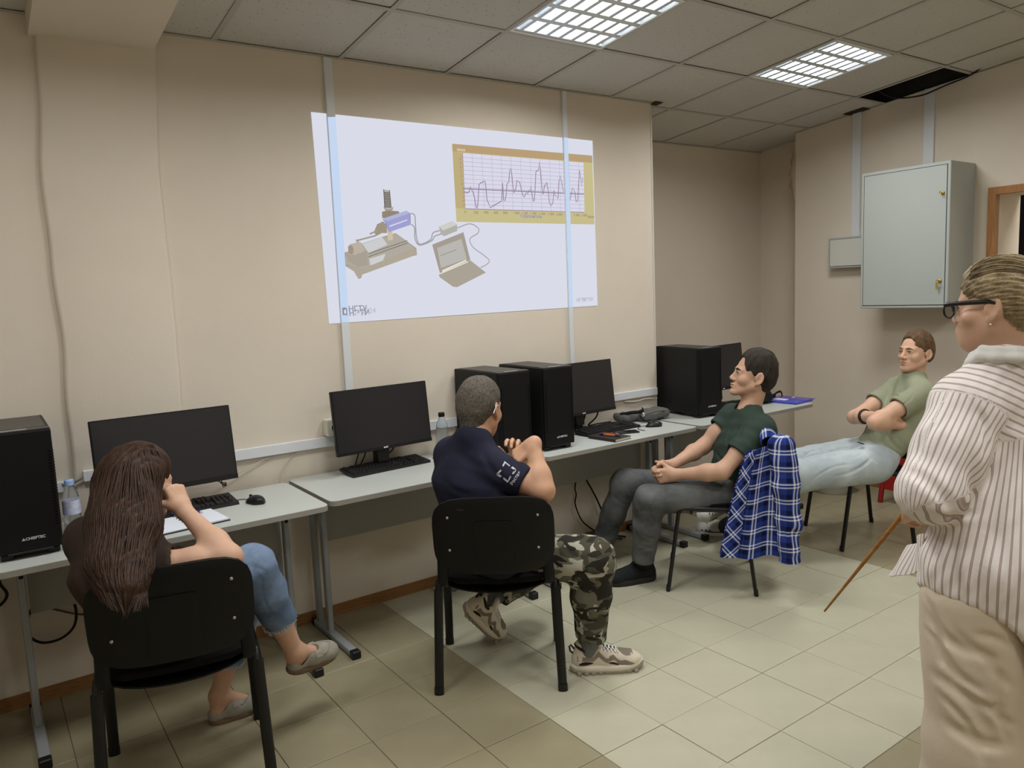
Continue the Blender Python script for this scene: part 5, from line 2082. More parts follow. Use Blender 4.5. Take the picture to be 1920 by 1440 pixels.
quads = [[(355, 700), (390, 632), (408, 650), (368, 728)], [(390, 632), (478, 700), (462, 716), (402, 664)],
         [(245, 842), (325, 765), (342, 784), (300, 830)], [(245, 842), (300, 830), (350, 872), (322, 892)],
         [(370, 885), (442, 940), (440, 975), (372, 922)], [(442, 940), (480, 865), (496, 878), (440, 975)],
         [(482, 742), (520, 718), (580, 768), (545, 775)], [(545, 775), (580, 768), (532, 842), (508, 832)]]
decal('sleeve_emblem', [[k5(*p) for p in q] for q in quads], sdfB, PB, OB, M_print, 2.6, 3.4)
# word along the lower edge of the emblem
def word_on(S, body, p0, p1, hpx, parent, org, m, d0, d1, name):
    cu = bpy.data.curves.new(name, 'FONT')
    cu.body = body
    cu.size = 1.0
    cu.offset = .012
    cu.resolution_u = 2
    ob = bpy.data.objects.new(name, cu)
    COL.objects.link(ob)
    dg = bpy.context.evaluated_depsgraph_get()
    me = bpy.data.meshes.new_from_object(ob.evaluated_get(dg))
    bpy.data.objects.remove(ob)
    xs = [v.co.x for v in me.vertices]
    w = max(xs)
    p0, p1 = Vector(p0), Vector(p1)
    t = (p1 - p0)
    nrm = Vector((t.y, -t.x)).normalized() * hpx
    for v in me.vertices:
        q = p0 + t * (v.co.x / w) + nrm * v.co.y
        h = ray_sdf(S, q.x, q.y, d0, d1, eps=.0014)
        v.co = (Vector(h) - Vector(org)) if h is not None else Vector((0, 0, .5))
    me.materials.clear()
    me.materials.append(m)
    return link(name, me, parent)


word_on(sdfB, 'Ростех', k5(512, 1020), k5(650, 812), 8.6, PB, OB, M_print, 2.6, 3.4, 'sleeve_word')
# camouflage trousers
hipR, knR, anR = P3(975, 1040, 3.20), P3(1108, 1050, 3.14), P3(1108, 1196, 3.22)
hipL, knL, anL = P3(905, 1045, 3.24), P3(1000, 1062, 3.66), P3(935, 1112, 3.56)
fB = [((1072, 1105, 3.05), (1130, 1090, 3.05), .014, .007), ((1075, 1070, 3.04), (1135, 1075, 3.05), .012, .006), ((1076, 1165, 3.1), (1135, 1150, 3.1), .012, .006),
      ((1080, 1185, 3.1), (1130, 1178, 3.1), .008, .006), ((1050, 1020, 3.05), (1100, 1050, 3.04), .014, .005)]
legs(PB, OB, M_camo, [(hipR, knR, anR, .105, .092, .064), (hipL, knL, anL, .10, .085, .062)], pelv - np.array((0, 0, .0)), unit(hipR - hipL), seed=31, amp=.005, fold=fB, pr=(.19, .14, .115), freq=22)
# cargo pocket on the outer thigh
# sneakers
M_snk = mat('sneaker_beige', (212, 202, 184), .6, .25, var=.04, scale=20)
M_snk_g = mat('sneaker_grey', (132, 122, 108), .7, .2)
M_snk_d = mat('sneaker_dark', (46, 38, 36), .7, .2)
M_sole = mat('sneaker_sole', (150, 142, 126), .6, .25)
M_mid = mat('sneaker_midsole', (222, 214, 198), .5, .3)
M_sock = mat('sock_grey', (112, 112, 112), .9, .1, bump=.2, bscale=500)


def sneaker(parent, org, heel, toe, up, ankle, axis):
    so = sole(parent, org, heel, toe, up, M_sole, .102, 0, .016, .004, rocker=.010)
    o, f, l, u, L = shoe_frame(heel, toe, up)
    so2 = sole(parent, org, V3(heel) + u * .014 + f * .002, V3(toe) + u * .014 - f * .004, up, M_mid, .104, 0, .022, .006, 'midsole', rocker=.012)
    S, Q, f, l, u, L = upper_sdf(heel, toe, up, .096, .030, .100)
    up_ = sbuild(S, 'shoe_upper', M_snk, parent, .0035, 1, org=org)
    def side(q, xs, lo_, hi_, m, nm, lift):
        rows = []
        for t in (0, .33, .66, 1):
            row = []
            for x, a, b in zip(xs, lo_, hi_):
                c = Q(x, q * .09, a + (b - a) * t)
                tt = np.linspace(0, .085, 90)
                pp = c[None] - tt[:, None] * (l * q)
                v = S.eval(pp, full=True)
                k = np.argmax(v < lift)
                row.append(Vector(pp[k]) - Vector(org))
            rows.append(row)
        MB().grid(rows, True).build(nm, m, up_)

    def topm(xs, ws, m, nm, lift):
        rows = []
        for x, w in zip(xs, ws):
            row = []
            for y in np.linspace(-w, w, 7):
                c = Q(x, y, .17)
                tt = np.linspace(0, .16, 160)
                pp = c[None] - tt[:, None] * u
                v = S.eval(pp, full=True)
                k = np.argmax(v < lift)
                row.append(Vector(pp[k]) - Vector(org))
            rows.append(row)
        return MB().grid(rows, True).build(nm, m, up_) if nm else rows
    for q in (-1, 1):
        xs = [.08, .16, .24, .30, .34, .38, .43, .48, .54, .58, .63, .70]
        side(q, xs, [.060, .060, .058, .056, .066, .076, .060, .050, .058, .062, .050, .045], [.080, .078, .074, .076, .088, .098, .080, .068, .078, .080, .064, .052], M_snk_g, 'side_overlay', .0014)
        side(q, [.10, .14, .20, .26, .30], [.044, .042, .042, .044, .047], [.048, .056, .058, .054, .049], M_snk_d, 'heel_inset', .0016)
        side(q, [.50, .54, .58, .62, .65], [.050, .046, .042, .038, .037], [.052, .054, .052, .046, .039], M_snk_d, 'side_inset', .0018)
        side(q, [.62, .68, .74, .80, .86], [.046, .038, .036, .036, .038], [.050, .056, .058, .050, .042], M_snk_g, 'toe_overlay', .0016)
    topm([.66, .71, .76, .81, .86], [.014, .030, .034, .032, .022], M_snk_g, 'toe_mesh', .0012)
    topm([.42, .48, .54, .60, .65], [.020, .022, .022, .020, .012], M_snk_d, 'lace_bed', .0012)
    MB().tube([Vector(Q(.205 + .13 * math.cos(a), .036 * math.sin(a), .100 - .012 * math.cos(a) + .006 * abs(math.cos(a)))) - Vector(org) for a in [2 * PI * k / 20 for k in range(20)]], .006, 6, closed=True).build('collar', M_snk_d, up_)
    MB().tube([Vector(Q(x, 0, z)) - Vector(org) for x, z in ((.055, .10), (.01, .118), (-.01, .112), (.0, .09), (.04, .08))], .004, 6, flat=.007).build('heel_loop', M_snk_d, up_)
    T = Sdf()
    T.cone(Q(.40, 0, .108), Q(.33, 0, .140), .016, .013, k=.01, side=l, fs=1.7)
    sbuild(T, 'tongue', M_mid, up_, .004, 1, org=org)
    rows = topm([.41, .46, .51, .56, .61, .65], [.030] * 6, None, None, .004)
    lc = MB()
    for k in range(5):
        lc.tube([rows[k][0], rows[k][3].lerp(rows[k + 1][3], .5), rows[k + 1][6]], .0026, 5)
        lc.tube([rows[k][6], rows[k][3].lerp(rows[k + 1][3], .5), rows[k + 1][0]], .0026, 5)
    lc.build('laces', mat('lace_white', (226, 224, 216), .8), up_)
    tr_ = MB()
    for q in (-1, 1):
        for k in range(9):
            c = Q(.10 + .098 * k, q * .040, .005)
            tr_.bbox((-.009, -.012, -.005), (.009, .012, .008), .002, frame(Vector(c) - Vector(org), f, l))
    tr_.build('tread_lugs', M_sole, up_, kind='stuff')
    # dark lace bed
    # sock
    K = Sdf()
    K.cone(Q(.22, 0, .06), ankle, .036, .042, k=.01)
    K.cone(ankle, V3(ankle) + unit(axis) * .05, .042, .046, k=.01)
    sbuild(K, 'sock', M_sock, parent, .005, 1, org=org)
    return up_


hl, te = V3((1.945, -1.236, 0)), V3((2.205, -1.402, 0))
sneaker(PB, OB, hl, te, (0, 0, 1), anR - np.array((0, 0, .0)), unit(knR - anR))
te2 = P3(934, 1199, 3.555)
te2[2] = max(te2[2], .004)
hl2 = P3(866, 1138, 3.47)
upv = unit(.62 * CRn + .70 * CUn - .25 * CFn)
sneaker(PB, OB, hl2, te2, upv, anL - unit(anL - knL) * -.01, unit(knL - anL))
# ================================================================== seated woman with long brown hair
OA = Vector((0.45, -1.0, 0))
PA = person('seated woman with long straight brown hair, dark brown top and cropped jeans', OA)
M_brown_t = mat('cloth_dark_brown', (58, 46, 40), .85, .2, var=.1, scale=9, bump=.12, bscale=380)
neck = P3(250, 990, 2.46)
lsh, rsh = P3(165, 1010, 2.50), P3(292, 1062, 2.40)
rel, rwr = P3(430, 1046, 2.44), P3(343, 955, 2.53)
lel, lwr = P3(170, 1110, 2.75), P3(300, 1040, 2.95)
chest = P3(222, 1085, 2.42)
pelv = P3(270, 1165, 2.50)
hA = Head(P3(266, 905, 2.52), cdir(.50, -.10, .85), (-.08, 0, 1), .98)
S = Sdf()
hA.skull(S, jaw=.92, brow=.8)
S.cone(hA(0, -.02, -.04), neck, .050, .056, k=.03)
S.cone(neck, neck * .5 + chest * .5, .046, .060, k=.04)
S.cone(neck * .5 + chest * .5, chest, .060, .075, k=.04)
S.cone(chest, pelv, .075, .08, k=.05)
for s_, e_, w_ in ((rsh, rel, rwr), (lsh, lel, lwr)):
    S.cone(chest * .3 + s_ * .7, s_, .040, .044, k=.03)
    arm(S, s_, e_, w_, .92)
hand(S, rwr, unit(-.42 * CRn + .85 * CUn + .05 * CFn), unit(-.75 * CRn - .3 * CUn + .5 * CFn), 1, (1.15, 1.2, 1.25, 1.3), (.4, .7), .90)
hand(S, lwr, unit(.8 * CRn + .1 * CUn + .5 * CFn), unit((0, 0, -1)), -1, (.3, .35, .4, .45), (.3, .3), .90)
# bare lower legs and feet (one crossed over the other)
hipR, knR, anR = P3(345, 1140, 2.52), P3(474, 1062, 2.66), P3(553, 1222, 2.86)
hipL, knL, anL = P3(270, 1150, 2.58), P3(452, 1130, 2.92), P3(414, 1318, 2.98)
toeR, heelR = P3(630, 1222, 3.02), P3(538, 1262, 2.86)
toeL, heelL = P3(486, 1322, 3.06), P3(392, 1352, 2.95)
heelL[2] = .02
toeL[2] = .015
anL = heelL + unit(toeL - heelL) * .045 + np.array((0, 0, .085))
for k_, a_, h_, t_ in ((knR, anR, heelR, toeR), (knL, anL, heelL, toeL)):
    c_ = k_ * .66 + a_ * .34
    S.cone(k_, c_, .050, .052, k=.02)
    S.cone(c_, a_, .052, .031, k=.03)
    f_ = unit(t_ - h_)
    S.cone(a_, h_ + f_ * .035 + np.array((0, 0, .03)), .031, .030, k=.02)
    S.cone(a_, h_ + f_ * .14 + np.array((0, 0, .03)), .030, .024, k=.03)
sbuild(S, 'body', M_skin, PA, .004, 1, org=OA)
hA.eyes(PA, OA)
fold = [((150, 1060, 2.3), (190, 1150, 2.3), .02, .006), ((130, 1080, 2.35), (165, 1170, 2.35), .02, .005)]
shirtA, sdfA = tee(PA, OA, M_brown_t, pelv, chest, neck, lsh, rsh, lel, rel, depth=.105, halfw=.165, frac=(.30, .22), seed=22, sleeve_r=.062, amp=.003, fold=fold, neck_r=.062, waist=.165, front=cdir(.5, 0, .85))
# white hem of an undershirt at the waist
M_hem = mat('white_cotton', (214, 212, 208), .85)
S = Sdf()
sd_ = unit(rsh - lsh)
ax_ = unit(pelv - chest)
S.cone(pelv - ax_ * .01, pelv + ax_ * .05, .112, .115, k=.02, side=sd_, fs=1.5, cut=[(pelv + ax_ * .05, ax_)])
S.disp = wob(4, .003, 30)
sbuild(S, 'undershirt_hem', M_hem, PA, .006, 1, org=OA)


def denim(name, c1, c2, sc=9):
    m = mat(name, c1, .85, .15, rgb2=c2, scale=sc, bump=.2, bscale=420)
    return m


M_jean_b = denim('denim_blue', (128, 146, 170), (80, 98, 126))
cuffR = knR + (anR - knR) * .62
cuffL = knL + (anL - knL) * .62
fA = [((470, 1045, 2.5), (492, 1090, 2.6), .008, .004), ((490, 1080, 2.6), (515, 1160, 2.7), .006, .004), ((460, 1060, 2.55), (500, 1075, 2.6), .008, .005)]
legs(PA, OA, M_jean_b, [(hipR, knR, cuffR, .095, .070, .060), (hipL, knL, cuffL, .095, .070, .060)], pelv, sd_, seed=33, amp=.004, fold=fA, pr=(.185, .135, .11), freq=24)
# frayed hems: bands of short threads
M_fray = mat('denim_fray', (176, 186, 196), .9)
for k_, c_, r_ in ((knR, cuffR, .060), (knL, cuffL, .060)):
    ax = unit(c_ - k_)
    s0 = unit(np.cross(ax, (0, 0, 1) if abs(ax[2]) < .9 else (1, 0, 0)))
    s1 = np.cross(ax, s0)
    mb = MB()
    for k in range(70):
        a = 2 * PI * k / 70 + rng.uniform(-.03, .03)
        r = r_ + rng.uniform(-.001, .002)
        p = c_ + (s0 * math.cos(a) + s1 * math.sin(a)) * r - ax * .010
        q = c_ + (s0 * math.cos(a + rng.uniform(-.1, .1)) + s1 * math.sin(a)) * (r + .001) + ax * rng.uniform(.004, .014)
        mb.tube([Vector(p) - Vector(OA), Vector(q) - Vector(OA)], .0012, 4)
    mb.build('frayed_hem', M_fray, PA, kind='stuff')

# grey suede loafers
M_loaf = mat('suede_grey', (146, 142, 130), .9, .1, var=.08, scale=30, bump=.2, bscale=300)
M_lsole = mat('loafer_sole', (112, 92, 72), .7, .2)


def loafer(parent, org, heel, toe, up):
    sole(parent, org, heel, toe, up, M_lsole, .086, 0, .016, .002, rocker=.006)
    S, Q, f, l, u, L = upper_sdf(heel, toe, up, .084, .014, .060, toe_h=.048, low=True)
    o = sbuild(S, 'shoe_upper', M_loaf, parent, .0035, 1, org=org)
    mb = MB()
    pts = [Q(.60 - .20 * math.cos(a) * 0 + .30 * (1 - abs(a) / 1.4) * .75, .036 * math.sin(a * 1.1), .046 - .006 * abs(a)) for a in np.linspace(-1.4, 1.4, 15)]
    out = []
    for p in pts:
        tt = np.linspace(.03, -.03, 80)
        pp = p[None] + tt[:, None] * u
        v = S.eval(pp, full=True)
        i = np.argmax(v < .001)
        out.append(Vector(pp[i]) - Vector(org))
    mb.tube(out, .0028, 5)
    mb.build('apron_seam', M_loaf, o)
    ov = []
    for a in np.linspace(-.042, .042, 11):
        p = Q(.50, a, .10)
        tt = np.linspace(0, .1, 120)
        pp = p[None] - tt[:, None] * u
        v = S.eval(pp, full=True)
        i = np.argmax(v < .002)
        ov.append(pp[i])
    MB().grid([[Vector(p + f * .012) - Vector(org) for p in ov], [Vector(p + u * .0015) - Vector(org) for p in ov], [Vector(p - f * .012) - Vector(org) for p in ov]], True).build('strap', M_loaf, o)


loafer(PA, OA, heelR, toeR, unit(.25 * CRn + .9 * CUn - .25 * CFn))
loafer(PA, OA, (heelL[0], heelL[1], 0), (toeL[0], toeL[1], 0), (0, 0, 1))
# rings on the raised hand
kn_ = rwr + unit(-.42 * CRn + .85 * CUn + .05 * CFn) * .085
# hair: full fall to the chair back, built from a smooth core and many locks
M_hairb = mat('hair_long_brown', (66, 43, 29), .5, .25, rgb2=(36, 24, 16), scale=60, stretch=(1, 1, .05), bump=.12, bscale=160)
S = Sdf()
X, Y = hA.S, hA.F
S.ell(hA(0, -.016, .046), (.084, .104, .092), X, Y, k=.01)
S.ell(hA(0, -.05, .005), (.080, .075, .085), X, Y, k=.04)
fall = [hA(0, -.055, .0), P3(232, 985, 2.36), P3(222, 1060, 2.25), P3(228, 1105, 2.17)]
S.chain(fall, [.084, .084, .072, .054], k=.05, side=X, fs=1.48)
S.ell(hA(0, .115, -.045), (.066, .088, .130), X, Y, k=.01, op='-')
S.ell(hA(.085, .072, -.05), (.03, .06, .12), X, Y, k=.01, op='-')
S.disp = lambda p: .0016 * np.sin((p @ X) * 300 + 2 * np.sin(p[:, 2] * 6)) + .0012 * np.sin((p @ X) * 140 + p[:, 2] * 5)
hair = sbuild(S, 'hair', M_hairb, PA, .0045, 1, org=OA)
lk = MB()
crown = hA(0, -.012, .046)
spine = [crown] + fall
for k in range(520):
    a = rng.uniform(-1.0, 2.5)
    st = rng.uniform(.0, .35)
    pts = []
    for t in np.linspace(st, 1.0, 9):
        f_ = t * 4.0
        i_ = min(3, int(f_))
        c = spine[i_] * (1 - (f_ - i_)) + spine[i_ + 1] * (f_ - i_)
        up = max(0, 1 - t * 4) ** .7
        v = unit(X * math.sin(a) * (1 - .3 * up) - Y * math.cos(a) * (1 - .5 * up) + np.array((0, 0, 1.0)) * up * 1.6)
        tt = np.linspace(.17, .02, 70)
        pp = c + tt[:, None] * v
        d = S.eval(pp, full=True)
        i = np.argmax(d < .0008)
        if d[i] >= .0008:
            continue
        pts.append(pp[i])
    if len(pts) < 5:
        continue
    pts.append(pts[-1] + unit(pts[-1] - pts[-2]) * rng.uniform(.01, .075) + X * rng.uniform(-.004, .004))
    c = bez(pts, 3)
    n_ = len(c)
    w_ = rng.uniform(.0009, .0017)
    rr = [w_ * min(1, (i + 1) / 3) * (1 if i < n_ - 5 else (n_ - i) / 5.5 + .05) for i in range(n_)]
    lk.tube([p - OA for p in c], rr, 4, flat=[x * 2.0 for x in rr])
lk.build('hair_strands', M_hairb, hair, kind='stuff')
# ================================================================== seated man in the dark green t-shirt (profile)
OC = Vector((3.2, -0.93, 0))
PC = person('seated man in dark green t-shirt and grey jeans with clasped hands', OC)
M_green_t = mat('cloth_dark_green', (52, 66, 58), .85, .2, var=.12, scale=9, bump=.12, bscale=380)
M_jean_g = denim('denim_grey', (110, 112, 112), (66, 68, 70), 7)
neck = P3(1404, 772, 4.14)
lsh, rsh = P3(1427, 806, 3.98), P3(1374, 782, 4.30)
lel, lwr = P3(1354, 884, 3.92), P3(1266, 890, 4.03)
rel, rwr = P3(1318, 838, 4.28), P3(1260, 872, 4.12)
chest = P3(1392, 840, 4.12)
pelv = P3(1375, 922, 4.14)
hC = Head(P3(1413, 704, 4.12), cdir(-.97, .20, .10), (0, 0, 1), 1.07)
S = Sdf()
hC.skull(S, nose=.75, chin=.004)
S.cone(hC(0, -.028, -.04), neck, .054, .060, k=.03)
S.cone(neck, neck * .5 + chest * .5, .046, .060, k=.04)
S.cone(neck * .5 + chest * .5, chest, .060, .075, k=.04)
S.cone(chest, pelv, .075, .08, k=.05)
for s_, e_, w_ in ((rsh, rel, rwr), (lsh, lel, lwr)):
    S.cone(chest * .3 + s_ * .7, s_, .040, .044, k=.03)
    arm(S, s_, e_, w_, .98)
hand(S, lwr, unit(-.95 * CRn - .12 * CUn + .25 * CFn), unit(CFn * .9 + .1 * CUn), -1, (.85, .95, 1.0, 1.0), (.4, .6), 1.0)
hand(S, rwr, unit(-.85 * CRn - .45 * CUn - .15 * CFn), unit(-CFn * .9 - .2 * CUn), 1, (.75, .8, .85, .9), (.5, .7), .98)
sbuild(S, 'body', M_skin, PC, .004, 1, org=OC)
hC.eyes(PC, OC)
hC.lips(PC, OC, M_lip)
M_hair_d = mat('hair_dark_brown', (58, 48, 40), .6, .35, rgb2=(28, 23, 20), scale=60, stretch=(1, 1, .35), bump=.6, bscale=260)
short_hair(hC, PC, OC, M_hair_d, .016, -.006, -.070, seed=5, amp=.0035)
hC.brows(PC, OC, M_hair_d)
fold = [((1340, 845, 4.0), (1385, 880, 3.95), .014, .006), ((1330, 870, 4.0), (1375, 900, 3.95), .012, .005), ((1375, 800, 4.0), (1365, 845, 4.0), .016, .006),
        ((1400, 790, 4.0), (1385, 830, 3.95), .014, .005), ((1420, 840, 3.9), (1440, 860, 3.9), .012, -.004), ((1350, 820, 4.05), (1335, 860, 4.05), .012, .005)]
shirtC, sdfC = tee(PC, OC, M_green_t, pelv + unit(chest - pelv) * .03, chest, neck, lsh, rsh, lel, rel, depth=.115, halfw=.19, frac=(.60, .42), seed=23, sleeve_r=.074, amp=.0035, fold=fold, h=.005, neck_r=.070, front=cdir(-.95, .1, .2), nk=-.006)
hipL, knL, anL = P3(1378, 926, 4.05), P3(1218, 936, 4.06), P3(1206, 1050, 4.16)
hipR, knR, anR = P3(1365, 915, 4.25), P3(1172, 905, 4.40), P3(1128, 1024, 4.52)
fC = [((1300, 895, 4.0), (1350, 905, 4.0), .010, .005), ((1320, 915, 3.98), (1375, 912, 3.98), .009, .005), ((1190, 960, 4.0), (1235, 965, 4.0), .009, .006), ((1150, 930, 4.35), (1190, 950, 4.35), .010, .006), ((1140, 985, 4.45), (1165, 990, 4.45), .009, .005), ((1195, 1020, 4.08), (1235, 1025, 4.08), .008, .006),
      ((1215, 945, 3.98), (1235, 985, 4.05), .012, .006), ((1200, 1000, 4.05), (1235, 1010, 4.05), .009, .005), ((1195, 1035, 4.08), (1230, 1030, 4.08), .008, .006), ((1330, 905, 3.98), (1370, 930, 3.98), .012, .005), ((1240, 920, 3.98), (1225, 960, 4.0), .01, .004)]
legs(PC, OC, M_jean_g, [(hipL, knL, anL, .100, .076, .058), (hipR, knR, anR, .098, .075, .060)], pelv, unit(rsh - lsh), seed=34, amp=.004, fold=fC, pr=(.175, .13, .10), freq=22)
M_snb = mat('sneaker_black', (30, 32, 34), .8, .2, var=.15, scale=30, bump=.2, bscale=200)
M_snbs = mat('sneaker_black_sole', (48, 46, 44), .7, .2)


def dark_sneaker(parent, org, heel, toe, up, ankle):
    sole(parent, org, heel, toe, up, M_snbs, .104, 0, .030, .003, rocker=.010)
    S, Q, f, l, u, L = upper_sdf(heel, toe, up, .102, .024, .115)
    o = sbuild(S, 'shoe_upper', M_snb, parent, .004, 1, org=org)
    lc = MB()
    for k in range(5):
        x = .40 + .05 * k
        z = .122 - .014 * k
        lc.tube([Vector(Q(x, -.028, z - .012)) - Vector(org), Vector(Q(x + .01, 0, z)) - Vector(org), Vector(Q(x, .028, z - .012)) - Vector(org)], .003, 5)
    lc.build('laces', mat('lace_black', (20, 20, 21), .8), o)
    MB().tube([Vector(Q(.20 + .12 * math.cos(a), .038 * math.sin(a), .117 - .010 * math.cos(a))) - Vector(org) for a in [2 * PI * k / 20 for k in range(20)]], .006, 6, closed=True).build('collar', mat('lace_black', (20, 20, 21), .8), o)


dark_sneaker(PC, OC, (2.975, -0.742, 0), (2.700, -0.640, 0), (0, 0, 1), anL)
hr = on(1150, 1030, 2, 0.0)
dark_sneaker(PC, OC, (3.05, -0.285, 0), (2.78, -0.215, 0), (0, 0, 1), anR)
for h_, t_, a_ in (((2.975, -0.742, 0), (2.700, -0.640, 0), anL), ((3.05, -0.285, 0), (2.78, -0.215, 0), anR)):
    K = Sdf()
    K.cone(V3(h_) + unit(V3(t_) - V3(h_)) * .06 + np.array((0, 0, .07)), a_, .036, .042, k=.01)
    K.cone(a_, a_ + np.array((0, 0, .04)), .042, .044, k=.01)
    sbuild(K, 'sock', mat('lace_black', (20, 20, 21), .8), PC, .006, 1, org=OC)
# belt buckle area at the waist
# blue plaid shirt hung on the chair back
def plaid_mat():
    m = mat('cloth_blue_plaid', (34, 48, 110), .85, .15, bump=.1, bscale=400)
    nt = m.node_tree
    b = nt.nodes['Principled BSDF']
    a_, sx = cloth_src(nt)
    def band(s, period, c, w):
        t = mth(nt, 'FRACT', mth(nt, 'DIVIDE', s, period))
        return mth(nt, 'LESS_THAN', mth(nt, 'ABSOLUTE', mth(nt, 'SUBTRACT', t, c)), w)
    P_ = .082
    su, sv = sx.outputs[0], sx.outputs[1]
    wu = mth(nt, 'MAXIMUM', band(su, P_, .42, .045), band(su, P_, .62, .045))
    wv = mth(nt, 'MAXIMUM', band(sv, P_, .42, .045), band(sv, P_, .62, .045))
    du = band(su, P_, .95, .22)
    dv = band(sv, P_, .95, .22)
    dark = mth(nt, 'MULTIPLY', mth(nt, 'ADD', du, dv), .5)
    c = mixc(nt, dark, (40, 58, 132), (16, 22, 56))
    wsum = mth(nt, 'MINIMUM', mth(nt, 'ADD', mth(nt, 'MULTIPLY', wu, .48), mth(nt, 'MULTIPLY', wv, .48)), 1.0)
    c = mixc(nt, wsum, c, (226, 230, 240))
    nt.links.new(c, b.inputs['Base Color'])
    return m


M_plaid = plaid_mat()
sh = thing('plaid_shirt', 'blue and white plaid shirt hung over the chair back of the man in dark green', 'shirt', CH[3].location, .70)


def cloth_sheet(name, fn, nu, nv, su, sv, parent, m, thick=.005, uoff=0.0, diag=0.0):
    P = [[Vector(fn(i / nu, j / nv)) for j in range(nv + 1)] for i in range(nu + 1)]
    # normals by finite difference, second layer
    N = []
    for i in range(nu + 1):
        row = []
        for j in range(nv + 1):
            a = P[min(i + 1, nu)][j] - P[max(i - 1, 0)][j]
            b = P[i][min(j + 1, nv)] - P[i][max(j - 1, 0)]
            n_ = a.cross(b)
            row.append(n_.normalized() if n_.length > 1e-9 else Vector((0, 0, 1)))
        N.append(row)
    Q = [[P[i][j] + N[i][j] * thick for j in range(nv + 1)] for i in range(nu + 1)]
    mb = MB()
    mb.grid(P, True)
    mb.grid([list(reversed(r)) for r in Q], True)
    mb.grid([P[0], Q[0]], True)
    mb.grid([Q[-1], P[-1]], True)
    mb.grid([[P[i][0] for i in range(nu + 1)], [Q[i][0] for i in range(nu + 1)]][::-1], True)
    mb.grid([[P[i][-1] for i in range(nu + 1)], [Q[i][-1] for i in range(nu + 1)]], True)
    me = mb.mesh(name)
    uv = [(i / nu * su + uoff, j / nv * sv) for i in range(nu + 1) for j in range(nv + 1)]
    uvr = [(i / nu * su + uoff, (nv - j) / nv * sv) for i in range(nu + 1) for j in range(nv + 1)]
    d = uv + uvr
    d += [uv[j] for j in range(nv + 1)] * 2 + [uv[nu * (nv + 1) + j] for j in range(nv + 1)] * 2
    d += [uv[i * (nv + 1)] for i in range(nu + 1)] * 2 + [uv[i * (nv + 1) + nv] for i in range(nu + 1)] * 2
    d = np.array(d)
    if diag:
        c_, s_ = math.cos(diag), math.sin(diag)
        d = np.stack([d[:, 0] * c_ - d[:, 1] * s_, d[:, 0] * s_ + d[:, 1] * c_], 1)
    add_attr(me, 'cloth', d)
    me.materials.append(m)
    return link(name, me, parent)


# the shirt hangs like a coat: yoke over the top edge, back sheet behind, one front and a sleeve on the side
def yoke(u, v):
    # u across the chair (-.27 .. .27), v from inside over the top edge to the outside
    x = -.272 + .544 * u
    edge = min(1, (min(u, 1 - u) / .10))
    a = PI * v
    cy, cz = -.285 - .0 * edge, .835 - .03 * (1 - edge) ** 2
    r = .040
    return (x, cy + r * math.cos(a), cz + r * math.sin(a) * 1.0 - (.06 * (v < .0)) + .003 * math.sin(u * 20))


cloth_sheet('yoke', yoke, 26, 12, .55, .13, sh, M_plaid)


def back_sheet(u, v):
    x = -.285 + .57 * u
    y = -.326 - .02 * v + .012 * math.sin(u * 17 + v * 2) * (.3 + v) - .022 * v * math.sin(u * PI)
    z = .836 - .53 * v + .012 * math.sin(u * 9)
    return (x, y, z)


cloth_sheet('back_panel', back_sheet, 30, 30, .58, .55, sh, M_plaid)


def front_panel(u, v):
    # u from the rear edge (0) forward; v downwards
    flare = .4 + .6 * v ** .8
    x = -.287 - .012 * math.sin(u * 11 + v * 3) * (.3 + v) - .015 * v
    y = -.332 + (.055 + .235 * flare) * u
    z = .832 - .055 * u * (1 - v) - .60 * v - .05 * u * (1 - u) + .01 * math.sin(u * 7) * v
    return (x, y, z)


cloth_sheet('front_panel', front_panel, 26, 34, .26, .60, sh, M_plaid, thick=-.005)


def placket(u, v):
    flare = .4 + .6 * v ** .8
    x = -.299 - .014 * v - .008 * math.sin(u * 3)
    y = -.332 + (.055 + .235 * flare) * (.70 + .30 * u)
    z = .832 - .055 * (.7 + .3 * u) * (1 - v) - .60 * v - .012
    return (x, y, z)


cloth_sheet('front_facing', placket, 8, 30, .09, .60, sh, M_plaid, thick=-.004, diag=.75)
S = Sdf()
sl = [V3((-.300, -.345, .80)), V3((-.318, -.365, .62)), V3((-.316, -.372, .42)), V3((-.322, -.378, .275))]
S.chain(sl, [.060, .056, .050, .047], k=.03, side=(0, 1, 0), fs=1.15)
S.cone(sl[3], V3((-.324, -.380, .205)), .036, .046, k=.01, side=(0, 1, 0), fs=1.25, cut=[(V3((-.324, -.380, .215)), (0, 0, -1))])
S.disp = dsum(wob(9, .005, 26), creases([(V3((-.35, -.36, .62)), V3((-.36, -.40, .30)), .012, .008), (V3((-.35, -.33, .50)), V3((-.36, -.37, .24)), .010, .007)]))
def sl_coords(p):
    return np.stack([np.arctan2(p[:, 1] + .36, -(p[:, 0] + .31)) * .055, p[:, 2]], 1)
sbuild(S, 'sleeve', M_plaid, sh, .005, 1, coords=sl_coords)
